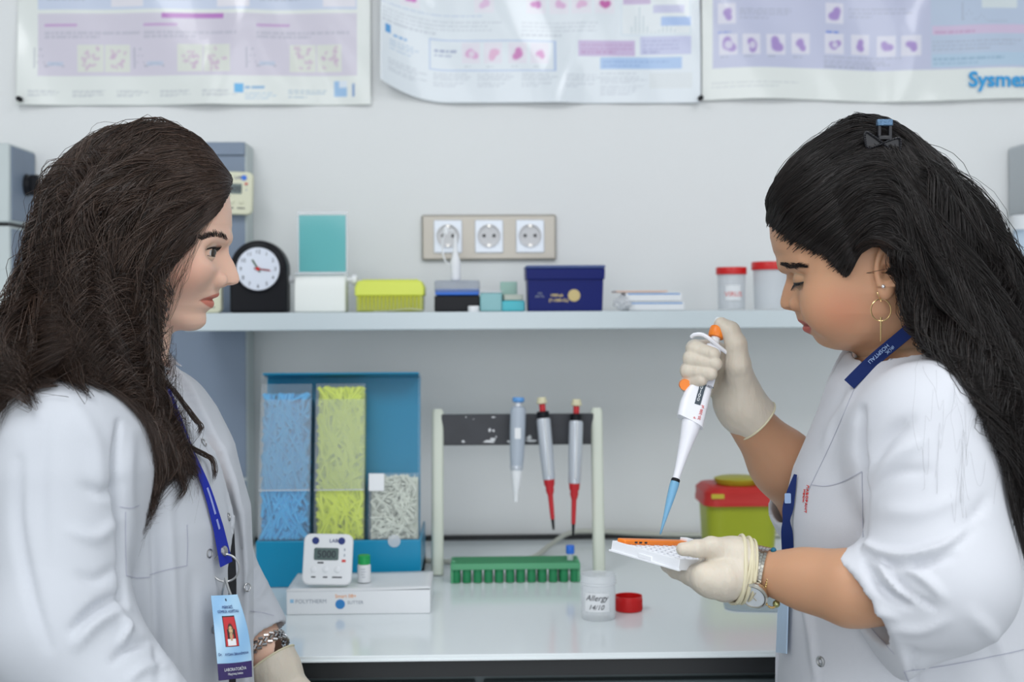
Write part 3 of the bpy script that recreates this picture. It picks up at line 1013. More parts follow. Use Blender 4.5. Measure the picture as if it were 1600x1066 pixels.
obj('back_panel', bm, M_tealdk, t, bevel=.001)
bm = nb()
for s in (-1, 1):
    bm = nb(); tb(bm, s * (W / 2 - .003) - .0015, s * (W / 2 - .003) + .0015, 0, .047, 0, L); obj('side_wall', bm, M_clear, t)
S = L / (845 - 582)
for i, (xa, xb, topy, mt, nm) in enumerate(((408, 487, 615, M_bluetip, 'blue_tips'), (494, 571, 605, M_yeltip, 'yellow_tips'), (578, 655, 745, M_whitetip, 'clear_tips'))):
    xa, xb = P(xa, 740, YB + .04).x - ox, P(xb, 740, YB + .04).x - ox
    ft = (845 - (600 if i < 2 else 742)) * S
    bm = nb()
    tb(bm, xa, xb, 0, .0012, -.002, ft)
    tb(bm, xa, xa + .0012, 0, .042, -.002, ft); tb(bm, xb - .0012, xb, 0, .042, -.002, ft)
    b_ = obj('bin', bm, M_clear, t)
    if i < 2:
        bm = nb(); tb(bm, xa, xb, -.002, -.0008, (845 - 768) * S, (845 - 625) * S)
        obj('front_flap', bm, mat('flap_acrylic', (.75, .85, .92, 1), .1, alpha=.10), b_)
        bm = nb(); tb(bm, xa, xb, -.0022, -.0006, (845 - 769) * S, (845 - 767) * S); obj('flap_edge', bm, M_frost, b_)
    tl = (845 - topy) * S
    bm = nb()
    rnd = random.Random(5 + i)
    for k in range(420 if i < 2 else 260):
        cxx = rnd.uniform(xa + .007, xb - .007); czz = rnd.uniform(0, tl * (1 - .03 * rnd.random()))
        cyy = rnd.uniform(.005, .02) if k % 3 else .005
        Lh = .035 if i < 2 else .016
        ang = rnd.gauss(0, .55) if i < 2 else rnd.uniform(-1.6, 1.6)
        dx, dz = math.sin(ang) * Lh, math.cos(ang) * Lh
        if rnd.random() < .5: dx, dz = -dx, -dz
        a_ = Vector((min(max(cxx - dx, xa + .003), xb - .003), cyy, min(max(czz - dz, .001), tl))); b2 = Vector((min(max(cxx + dx, xa + .003), xb - .003), cyy + rnd.uniform(-.002, .01), min(max(czz + dz, .001), tl)))
        if (a_ - b2).length < .006: continue
        M_ = T0 @ frame_to(a_, b2); ln = (a_ - b2).length
        rr = .0030 if i < 2 else .0016
        lathe(bm, [(rr, 0), (rr * .8, ln * .3), (rr * .3, ln)], M_, seg=6)
    tag(obj(nm, bm, mt, b_), kind='stuff')
    bm = nb(); tb(bm, xa + .002, xb - .002, .020, .040, 0, tl * .97)
    tag(obj('tip_fill', bm, mat('tip_fill_%d' % i, (lin(60, 164, 222), lin(190, 206, 40), lin(206, 214, 196))[i], .5, bump=(140, .8, .004, (1, 1, .25)), var=(90, .2)), b_), kind='stuff')
bm = nb(); xq = P(578, 755, YB + .04).x - ox
tb(bm, xq, xq + .022, -.0012, -.0002, (845 - 770) * S, (845 - 743) * S); obj('sticker', bm, M_card, t)
bm = nb(); lathe(bm, [(.009, 0), (.009, .0008)], Matrix.Translation((P(616, 845, YB).x - ox, -.0008, lipH - .001)) @ ROT, seg=24); obj('thumb_notch', bm, M_frost, t)

# kit box with QR area left blank, with printed marks
YK = 1.70 - 2.24
xa, xb = P(447, 940, YK).x, P(673, 940, YK).x
h = P(560, 921, YK).z - BZ
t = thing('kit_box', ((xa + xb) / 2, YK, BZ), 'flat white cardboard kit box with small print lying before the teal dispenser', 'box')
W = xb - xa
bm = nb(); bx(bm, (0, .055, h / 2 - .0008), (W - .001, .11, h - .002)); obj('carton', bm, M_card, t, bevel=.001)
xs = np.linspace(-W / 2, W / 2, 24); ys = np.linspace(-.0005, .112, 8)
V = [(x, y, h - .001 + .0045 * max(0, (x / W + .1)) ** 1.5 * (1 - (y / .112) * .2)) for y in ys for x in xs]
F = [(j * 24 + i, j * 24 + i + 1, (j + 1) * 24 + i + 1, (j + 1) * 24 + i) for j in range(7) for i in range(23)]
o = npmesh('lid_flap', V, F, M_card, t, world=False); md = o.modifiers.new('thickness', 'SOLIDIFY'); md.thickness = .0009
s = 1 / 1207
bm = text_bm('POLYTHERM', .0072, Matrix.Translation((-W / 2 + 14 * s, -.0003, h - 21 * s)) @ UPR, .0001); obj('lettering', bm, M_grey, t)
bm = nb(); bx(bm, (-W / 2 + 9 * s, -.0002, h - 17.5 * s), (.0045, .0004, .0045)); obj('logo', bm, mat('pale_blue_print', lin(150, 196, 226), .5), t)
bm = text_bm('Smart 08+', .0065, Matrix.Translation((-W / 2 + 76 * s, -.0003, h - 13 * s)) @ UPR, .0001); obj('lettering', bm, mat('orange_print', lin(240, 160, 90), .5), t)
bm = nb(); lathe(bm, [(.0062, 0), (.0062, .0004)], Matrix.Translation((-W / 2 + 84 * s, -.0001, h - 23 * s)) @ ROT, seg=28); obj('round_logo', bm, mat('logo_blue', lin(50, 130, 196), .5), t)
bm = text_bm('SUTTER', .006, Matrix.Translation((-W / 2 + 95 * s, -.0003, h - 23 * s)) @ UPR, .0001); obj('lettering', bm, M_grey, t)

# timer on the kit box, leaning
c = P(511, 917, YK + .02)
timer('digital_timer', Matrix.Translation((c.x, YK + .022, BZ + h + .0005)) @ Matrix.Rotation(R(1.5), 4, 'Y') @ Matrix.Rotation(R(-16), 4, 'X'), .064, .066, .012, M_white, 'white digital timer leaning back on the flat white kit box')

# vial
YV = YK + .045
c = P(569, 905, YV)
t = thing('sample_vial', (c.x, YV, BZ + h + .0005), 'small white vial with green cap standing on the kit box', 'vial')
bm = nb(); lathe(bm, [(.0083, 0), (.0088, .001), (.0088, .022), (.007, .0235), (.007, .026)], seg=28); obj('body', bm, M_card, t)
bm = nb(); lathe(bm, [(.0078, .0235), (.0082, .024), (.0082, .0345), (.0074, .0355), (0, .0355)], seg=28); obj('cap', bm, M_gcap, t)
bm = nb()
for k in range(4): bx(bm, (-.001 + .001 * (k % 2), -.0089, .018 - .0035 * k), (.007 - .001 * k, .0004, .0007))
obj('print_marks', bm, M_grey, t)

# pipette stand
t = thing('pipette_stand', (P(810, 895, -.28).x, -.28, BZ), 'cream two-post pipette stand with a scratched black rail', 'stand')
loc = Vector(t.location)
for (pt, pb) in (((684, 640), (683.5, 895)), ((932, 638), (936, 891))):
    a_ = P(pt[0], pt[1], -.24) - loc; b_ = P(pb[0], pb[1], -.295) - loc; b_.z = .0
    bm = nb()
    q = frame_to(b_, a_); ln = (a_ - b_).length
    prism(bm, rrect(.0185, .018, .005), q @ Matrix.Rotation(R(-90), 4, 'X'), ln) if False else None
    poly = rrect(.0180, .016, .006)
    lo = [bm.verts.new(q @ Vector((x, z, 0))) for x, z in poly]; hi = [bm.verts.new(q @ Vector((x, z, ln - .005))) for x, z in poly]; tp = [bm.verts.new(q @ Vector((x * .75, z * .75, ln))) for x, z in poly]
    n = len(poly)
    for A_, B_ in ((lo, hi), (hi, tp)):
        for i in range(n): bm.faces.new((A_[i], A_[(i + 1) % n], B_[(i + 1) % n], B_[i]))
    bm.faces.new(lo[::-1]); bm.faces.new(tp)
    obj('post', bm, mat('post_cream', lin(214, 220, 206), .45), t)
a_ = P(692, 671, -.245) - loc; b_ = P(925, 670, -.245) - loc
zt_, zb_ = P(800, 647, -.245).z - loc.z, P(800, 695, -.245).z - loc.z
bm = nb(); bx(bm, ((a_.x + b_.x) / 2, a_.y, (zt_ + zb_) / 2), (b_.x - a_.x + .004, .012, zt_ - zb_))
rail = obj('rail', bm, mat('black_rail', lin(52, 54, 60), .4, var=(40, .3)), t, bevel=.001)
bm = nb()
rnd = random.Random(3)
def chip(px, py, w_, h_):
    c_ = P(px, py, -.2512) - loc
    n_ = 12; vs = []
    for i in range(n_):
        a = 2 * math.pi * i / n_
        k = rnd.uniform(.6, 1.15)
        vs.append(bm.verts.new((c_.x + w_ * k * math.cos(a), a_.y - .0064, c_.z + h_ * k * math.sin(a))))
    f = bm.faces.new(vs); ex = bmesh.ops.extrude_face_region(bm, geom=[f]); bmesh.ops.translate(bm, verts=[v for v in ex['geom'] if isinstance(v, bmesh.types.BMVert)], vec=(0, .0006, 0))
for q in ((764, 690, .011, .0022), (770, 687, .004, .003), (724, 690, .0025, .0018), (795, 690, .003, .0018), (830, 689, .009, .0016), (827, 684, .004, .004), (765, 672, .002, .003), (771, 673, .002, .0025), (771, 652, .003, .001), (775, 683, .0015, .0015), (728, 652, .001, .001), (740, 655, .0008, .0006)): chip(*q)
obj('scuff_marks', bm, M_card, rail)


def hang_pipette(pt, pb, kind, lab):
    a = P(pt[0], pt[1], -.283); b = P(pb[0], pb[1], -.293)
    ln = (b - a).length
    t = thing('pipette', a, lab, 'pipette')
    M_ = frame_to(Vector((0, 0, 0)), b - a)
    def part(nm, prof, m, seg=24, par=t, bev=0):
        bm = nb(); lathe(bm, [(r_, z_ * ln) for r_, z_ in prof], M_, seg=seg)
        return obj(nm, bm, m, par)
    if kind == 'blue':
        part('button', [(0, 0), (.0080, .0), (.0092, .015), (.0092, .035), (.0070, .05)], M_lblue)
        part('plunger', [(.0045, .045), (.0045, .11)], M_white)
        part('body', [(.0060, .085), (.0105, .10), (.0118, .13), (.0116, .35), (.0108, .55), (.0095, .66), (0, .66)], M_sgrey)
        part('collar', [(.0100, .655), (.0104, .665), (.0092, .70)], M_silver)
        part('tip_cone', [(.0090, .69), (.0088, .72), (.0062, .85), (.0040, .93), (.0036, .94), (.0034, 1.0), (0, 1.0)], M_white)
        bm = nb(); M2 = M_
        bx(bm, (0, 0, 0), (.009, .0012, .016)); bmesh.ops.transform(bm, matrix=Matrix.Translation((b - a) * .34 + Vector((0, -.0114, 0))), verts=bm.verts); obj('volume_window', bm, M_white, t)
        bm = nb(); tube(bm, [(b - a) * .24 + Vector((0, .010, 0)), (b - a) * .22 + Vector((0, .022, .002)), (b - a) * .18 + Vector((0, .026, .008))], .004); obj('hook', bm, M_sgrey, t)
    else:
        part('button', [(0, -.0), (.0060, .0), (.0068, .01), (.0068, .026), (.0080, .03), (.0080, .045), (.0060, .05)], mat('yellowish_button', lin(216, 210, 176), .4))
        part('plunger', [(.0046, .045), (.0046, .11), (.0056, .11), (.0056, .13)], M_redgrip)
        part('collar', [(.0070, .105), (.0092, .11), (.0090, .165)], M_black)
        part('body', [(.0088, .155), (.0106, .175), (.0104, .42), (.0092, .62), (0, .62)], M_silver)
        part('grip', [(.0085, .61), (.0078, .66), (.0060, .68), (.0064, .70), (.0046, .735)], M_redgrip)
        part('shaft', [(.0040, .73), (.0032, .92), (0, .92)], M_redgrip)
        part('nozzle', [(.0026, .915), (.0016, 1.0), (0, 1.0)], M_black)
        bm = nb(); bx(bm, (0, 0, 0), (.008, .0014, .085)); bmesh.ops.transform(bm, matrix=Matrix.Translation((b - a) * .37 + Vector((0, -.0102, 0))) @ M_.to_3x3().to_4x4(), verts=bm.verts)
        obj('scale_strip', bm, M_white, t)
        bm = nb(); tube(bm, [(b - a) * .24 + Vector((0, .009, 0)), (b - a) * .22 + Vector((0, .020, .002)), (b - a) * .18 + Vector((0, .024, .008))], .0035); obj('hook', bm, M_black, t)


hang_pipette((810, 621), (806, 784), 'blue', 'grey-blue pipette with blue button hanging on the black rail')
hang_pipette((846, 621), (865, 828), 'red', 'silver pipette with red shaft hanging aslant, between the blue-topped one and its twin')
hang_pipette((901, 624), (895.5, 836), 'red', 'silver pipette with red shaft hanging upright nearest the right post')

# green rack
YR = 1.88 - 2.24
xa, xb = P(704, 910, YR).x, P(907, 910, YR).x
W = xb - xa; Hh = P(800, 880, YR).z - BZ
t = thing('tube_rack', ((xa + xb) / 2, YR, BZ), 'green plastic test tube rack on the bench before the pipette stand', 'rack')
bm = nb(); bx(bm, (0, .028, Hh * .82), (W, .056, Hh * .30)); 
for s in (-1, 1):
    bx(bm, (s * (W / 2 - .002), .028, Hh * .42), (.004, .05, Hh * .84))
    bx(bm, (s * (W / 2 - .004), .01, Hh * 1.0), (.006, .008, Hh * .14))
obj('top_deck', bm, M_greenlt, t, bevel=.001)
bm = nb()
for j in range(3):
    for i in range(12):
        if j > 0 and i % 2: continue
        x = -W / 2 + W * (i + .5) / 12 if j == 0 else -W / 2 + W * (i + .5) / 12
        lathe(bm, [(.0062, .0005), (.0066, Hh * .68)], Matrix.Translation((x, .009 + .019 * j, 0)), seg=16)
obj('tube_wells', bm, M_green, t)
bm = nb()
for k in range(5): bx(bm, (0, .006 + .011 * k, Hh * .975), (W * .97, .004, .0012))
obj('deck_ribs', bm, M_green, t)
c = P(891, 884, YR + .02)
t = thing('sample_tube', (c.x, YR + .020, BZ + .012), 'clear sample tube with blue cap standing in the green rack', 'tube')
zc = P(891, 864, YR + .02).z - BZ - .012; zt2 = P(891, 852, YR + .02).z - BZ - .012
bm = nb(); lathe(bm, [(0, 0), (.004, .001), (.0048, .006), (.0048, zc)], seg=20); obj('glass', bm, M_frost, t)
bm = nb(); lathe(bm, [(.0060, zc - .001), (.0062, zc), (.0062, zt2 - .001), (.0055, zt2), (0, zt2)], seg=20); obj('cap', bm, M_blue, t)

# cable
pts = [P(655, 862, -.20), P(690, 868, -.21), P(740, 876, -.22), P(800, 877, -.215), P(835, 865, -.18), P(860, 843, -.10), P(890, 833, -.03), P(930, 830, -.014), P(1000, 834, -.012), P(1090, 836, -.012), P(1250, 836, -.012)]
for p_ in pts[:5]: p_.z = BZ + .0042
pts[5].z = BZ + .008
bm = nb(); tube(bm, catmull(pts, 80), .0040, 10)
tag(obj('cable', bm, M_cableM), 'cream cable winding over the bench behind the pipette stand', 'cable')

# open cup with handwritten label
YC = 1.665 - 2.24
c = P(935, 972, YC); r = (P(963, 960, YC).x - P(906, 960, YC).x) / 2
Hc = P(935, 897, YC).z - BZ
t = thing('specimen_cup', (c.x, YC + r * .0, BZ), 'open clear specimen cup with handwritten white label on the bench', 'cup')
M_cupm = mat('clear_cup', (.90, .93, .96, 1), .12, alpha=.38)
bm = nb(); lathe(bm, [(0, .0005), (r * .90, .0005), (r * .93, .002), (r * .95, Hc * .14), (r * .95, Hc * .78), (r * 1.0, Hc * .80), (r * .97, Hc * .83), (r * 1.0, Hc * .86), (r * .97, Hc * .90), (r * .98, Hc), (r * .93, Hc), (r * .92, Hc * .8), (r * .90, Hc * .15), (0, Hc * .13)], seg=56, caps=False)
obj('cup_body', bm, M_cupm, t)
lb = wrap_label(t, r * .96, Hc * .22, Hc * .64, -142, -58, M_card)
wrap_text('Allergy', .0102, r * .96 + .0009, -101, Hc * .475, M_dark, lb, shear=.35)
wrap_text('14/10', .0088, r * .96 + .0009, -103, Hc * .275, M_dark, lb, shear=.35)

YL = 1.70 - 2.24
c = P(983, 960, YL)
rl = (P(1005, 950, YL).x - P(962, 950, YL).x) / 2
t = thing('jar_lid', (c.x, YL + .006, BZ), 'red screw lid lying upturned on the bench beside the open cup', 'lid')
hl = .0195
bm = nb(); lathe(bm, [(0, .0005), (rl * .97, .0005), (rl, .002), (rl, hl), (rl * .94, hl), (rl * .93, .004), (0, .004)], seg=48, caps=False); obj('screw_cap', bm, M_red, t)
bm = nb()
for i in range(60):
    a = 2 * math.pi * i / 60
    bx(bm, (rl * math.cos(a), rl * math.sin(a), hl * .45), (.0006, .0006, hl * .7), Matrix.Rotation(a, 3, 'Z'))
tag(obj('grip_ribs', bm, M_red, t), kind='stuff')

# sharps bin
YS = -.22
xa, xb = P(1103, 800, YS - .05).x, P(1222, 800, YS - .05).x
zl = P(1160, 790, YS - .05).z - BZ; zt_ = P(1160, 766, YS - .05).z - BZ
W = xb - xa
t = thing('sharps_bin', ((xa + xb) / 2, YS, BZ), 'olive yellow sharps bin with red lid behind the gloved hands', 'bin')
bm = nb()
for z_, k in ((0, .86), (zl, .94)): pass
poly0 = rrect(W * .86, W * .80, .022); poly1 = rrect(W * .95, W * .88, .022)
lo = [bm.verts.new((x, y, 0)) for x, y in poly0]; hi = [bm.verts.new((x, y, zl + .003)) for x, y in poly1]
n = len(lo)
for i in range(n): bm.faces.new((lo[i], lo[(i + 1) % n], hi[(i + 1) % n], hi[i]))
bm.faces.new(lo[::-1]); bm.faces.new(hi)
obj('tub', bm, M_binyel, t, bevel=.002)
bm = nb()
P1 = rrect(W * 1.04, W * .98, .022); P2 = rrect(W * 1.02, W * .96, .02); P3 = rrect(W * .90, W * .84, .02)
R0 = [bm.verts.new((x, y, zl - .001)) for x, y in P1]; R1 = [bm.verts.new((x, y, zl + .006)) for x, y in P1]; R1b = [bm.verts.new((x, y, zl + .008)) for x, y in P2]; R2 = [bm.verts.new((x, y, zt_ - .004)) for x, y in P2]; R3 = [bm.verts.new((x, y, zt_ + .003)) for x, y in P3]
for A_, B_ in ((R0, R1), (R1, R1b), (R1b, R2), (R2, R3)):
    for i in range(n): bm.faces.new((A_[i], A_[(i + 1) % n], B_[(i + 1) % n], B_[i]))
bm.faces.new(R0[::-1]); bm.faces.new(R3)
lid = obj('lid', bm, M_redmuted, t)
bm = nb(); lathe(bm, [(.030, zt_ + .002), (.034, zt_ + .006), (.036, zt_ + .012), (.030, zt_ + .014), (0, zt_ + .015)], Matrix.Translation((0, 0, 0)), seg=40); obj('turn_cap', bm, mat('cap_olive', lin(176, 170, 46), .4), lid)
bm = nb(); prism(bm, rrect(.019, .007, .001, cx=-W * .35, cz=(zl + zt_) / 2 + .003), Matrix.Translation((0, -W * .49, 0)), .003); obj('embossed_tag', bm, mat('tag_yellow', lin(196, 180, 60), .4), lid)

# thin blue-grey sheet with rounded corners on the bench at the right
bm = nb(); c = P(1240, 930, -.50)
prism(bm, rrect(.18, .16, .02), Matrix.Translation((c.x, -.48, BZ + .0003)) @ Matrix.Rotation(R(-90), 4, 'X') @ Matrix.Rotation(R(8), 4, 'Y') @ Matrix.Translation((0, -.0015, 0)), .0015)
tag(obj('bench_sheet', bm, mat('sheet_blue_grey', lin(160, 176, 188), .4)), 'thin blue-grey sheet with rounded corner on the bench near the right woman', 'mat')

# ------------------------------------------------------------------ solid modelling on a grid
def nets(F, o, h):
    nx, ny, nz = F.shape
    c = [F[a:nx - 1 + a, b:ny - 1 + b, d:nz - 1 + d] for a in (0, 1) for b in (0, 1) for d in (0, 1)]
    neg = np.zeros(c[0].shape, np.int8)
    for x in c: neg += (x < 0)
    act = (neg > 0) & (neg < 8)
    idx = np.full(act.shape, -1, np.int32)
    n = int(act.sum())
    idx[act] = np.arange(n)
    I = np.argwhere(act).astype(np.float32)
    V = [x[act] for x in c]
    acc = np.zeros((n, 3), np.float32); cnt = np.zeros(n, np.float32)
    cor = [(a, b, d) for a in (0, 1) for b in (0, 1) for d in (0, 1)]
    for p in range(8):
        for bit in (4, 2, 1):
            q = p | bit
            if q == p: continue
            a, b = V[p], V[q]
            m = (a < 0) != (b < 0)
            t = np.where(m, a / np.where(m, a - b, 1), 0)
            cp, cq = np.array(cor[p], np.float32), np.array(cor[q], np.float32)
            acc += np.where(m[:, None], cp + (cq - cp) * t[:, None], 0)
            cnt += m
    Vt = (I + acc / cnt[:, None]) * h + np.array(o, np.float32)
    Q = []
    s = F < 0
    def add(d, s0, cells):
        w = np.argwhere(d)
        if len(w) == 0: return
        q = np.stack([idx[w[:, 0] + k[0], w[:, 1] + k[1], w[:, 2] + k[2]] for k in cells], 1)
        fl = ~s0[d]
        q[fl] = q[fl][:, ::-1]
        Q.append(q)
    a, b = s[:-1, 1:-1, 1:-1], s[1:, 1:-1, 1:-1]
    add(a != b, a, [(0, 0, 0), (0, 1, 0), (0, 1, 1), (0, 0, 1)])
    a, b = s[1:-1, :-1, 1:-1], s[1:-1, 1:, 1:-1]
    add(a != b, a, [(0, 0, 0), (0, 0, 1), (1, 0, 1), (1, 0, 0)])
    a, b = s[1:-1, 1:-1, :-1], s[1:-1, 1:-1, 1:]
    add(a != b, a, [(0, 0, 0), (1, 0, 0), (1, 1, 0), (0, 1, 0)])
    return Vt, np.concatenate(Q)


def grid(lo, hi, h):
    ax = [np.arange(lo[k], hi[k] + h, h, dtype=np.float32) for k in range(3)]
    return ax[0][:, None, None], ax[1][None, :, None], ax[2][None, None, :]


def solid(fn, lo, hi, h):
    X, Y, Z = grid(lo, hi, h)
    F = fn(X, Y, Z)
    return nets(np.ascontiguousarray(F, dtype=np.float32), lo, h)


def relax(V, F, it=2, k=0.5):
    e = np.concatenate([F[:, [0, 1]], F[:, [1, 2]], F[:, [2, 3]], F[:, [3, 0]]])
    e = np.concatenate([e, e[:, ::-1]])
    n = len(V)
    deg = np.bincount(e[:, 0], minlength=n)[:, None]
    for _ in range(it):
        for kk in (k, -k * 1.04):
            S = np.stack([np.bincount(e[:, 0], weights=V[e[:, 1], c], minlength=n) for c in range(3)], 1)
            V = V + kk * (S / np.maximum(deg, 1) - V)
    return V


def vnormals(V, F):
    n = np.cross(V[F[:, 2]] - V[F[:, 0]], V[F[:, 3]] - V[F[:, 1]])
    N = np.stack([sum(np.bincount(F[:, k], weights=n[:, c], minlength=len(V)) for k in range(4)) for c in range(3)], 1)
    return N / np.maximum(np.linalg.norm(N, axis=1, keepdims=True), 1e-12)


def smin(a, b, k):
    h = np.clip(0.5 + 0.5 * (b - a) / k, 0, 1)
    return b + (a - b) * h - k * h * (1 - h)


def smax(a, b, k):
    return -smin(-a, -b, k)


def cone(X, Y, Z, a, b, ra, rb, flat=None):
    """round cone from a to b; flat = (direction, factor) squeezes it along that direction"""
    ax, ay, az = [float(v) for v in a]
    dx, dy, dz = [float(v) for v in (Vector(b) - Vector(a))]
    L2 = dx * dx + dy * dy + dz * dz + 1e-12
    px, py, pz = X - ax, Y - ay, Z - az
    t = np.clip((px * dx + py * dy + pz * dz) / L2, 0, 1)
    qx, qy, qz = px - t * dx, py - t * dy, pz - t * dz
    d2 = qx * qx + qy * qy + qz * qz
    if flat is not None:
        f, k = flat
        c = qx * f[0] + qy * f[1] + qz * f[2]
        d2 = d2 + c * c * (k * k - 1)
    return np.sqrt(d2) - (ra + (rb - ra) * t)


def chain_sdf(X, Y, Z, pts, rs, k=0.004, flat=None):
    d = None
    for i in range(len(pts) - 1):
        c = cone(X, Y, Z, pts[i], pts[i + 1], rs[i], rs[i + 1], flat)
        d = c if d is None else smin(d, c, k)
    return d


def ell(X, Y, Z, c, r):
    q = np.sqrt(((X - c[0]) / r[0]) ** 2 + ((Y - c[1]) / r[1]) ** 2 + ((Z - c[2]) / r[2]) ** 2)
    return (q - 1) * min(r)


def wob(X, Y, Z, s, seed=0):
    """smooth wandering field for cloth"""
    r = np.random.RandomState(seed)
    o = 0
    for k in range(6):
        d = r.normal(size=3); d /= np.linalg.norm(d)
        f = s * (0.6 + 0.25 * k)
        o = o + np.sin(f * (X * d[0] + Y * d[1] + Z * d[2]) + r.uniform(0, 6.28) + 1.3 * np.sin(f * .6 * (X * d[1] - Y * d[2] + Z * d[0]))) / (1 + .35 * k)
    return o / 3


def fold(V, N, strokes):
    """run folds over cloth: each stroke = pixel path, width (px), depth (m, + ridge / - valley)"""
    px, py = to_px(V)
    toe = np.array(EYE) - V
    facing = (toe * N).sum(1) / np.linalg.norm(toe, axis=1)
    D = np.zeros(len(V))
    for pts, w, a in strokes:
        best = np.full(len(V), 1e9)
        bt = np.zeros(len(V))
        c = catmull([(p[0], p[1], 0) for p in pts], 14)[:, :2]
        L = len(c) - 1
        for i in range(L):
            d = c[i + 1] - c[i]
            t = np.clip(((px - c[i, 0]) * d[0] + (py - c[i, 1]) * d[1]) / (d @ d + 1e-9), 0, 1)
            q = np.hypot(px - c[i, 0] - t * d[0], py - c[i, 1] - t * d[1])
            m = q < best
            best = np.where(m, q, best); bt = np.where(m, (i + t) / L, bt)
        D += 1.3 * a * np.exp(-(best / w) ** 2) * np.sin(np.pi * np.clip(bt * .9 + .05, 0, 1)) ** .6
    return V + N * (D * np.clip(facing * 2.5, 0, 1))[:, None]


# ------------------------------------------------------------------ heads
class Head:
    """local frame: x forward, y to the far side (away from the camera), z up, origin on the axis through the ears"""

    def __init__(s, px0, py0, D, sgn, yaw=0):
        s.px0, s.py0, s.D, s.sgn = px0, py0, D, sgn
        s.C = PD(px0, py0, D)
        s.s = FPX / D
        ray = s.C - EYE
        ray.z = 0
        s.far = ray.normalized()
        s.up = Vector((0, 0, 1))
        s.fwd = s.up.cross(s.far) * (-1) * sgn     # image right when sgn = +1
        right = s.far.cross(s.up)
        s.fwd = right * sgn
        s.M0 = np.array([s.fwd, s.far, s.up])      # rows: frame square to the line of sight
        a = R(yaw)                                  # the face turned this much toward the camera
        f2 = s.fwd * math.cos(a) - s.far * math.sin(a); r2 = s.far * math.cos(a) + s.fwd * math.sin(a)
        s.M = np.array([f2, r2, s.up])

    def w(s, L):
        return np.asarray(L) @ s.M + np.array(s.C)

    def l(s, W):
        return (np.asarray(W) - np.array(s.C)) @ s.M.T

    def px(s, px, py, d=0.0):
        """local point seen at a pixel, d metres beyond the middle plane of the head"""
        m = 1 + d / s.D
        return Vector(((px - s.px0) / s.s * s.sgn * m, d, (s.py0 - py) / s.s * m))

    def g(s, px, py, d=0.0):
        """the same in world coordinates"""
        return Vector(np.array(s.px(px, py, d)) @ s.M0 + np.array(s.C))


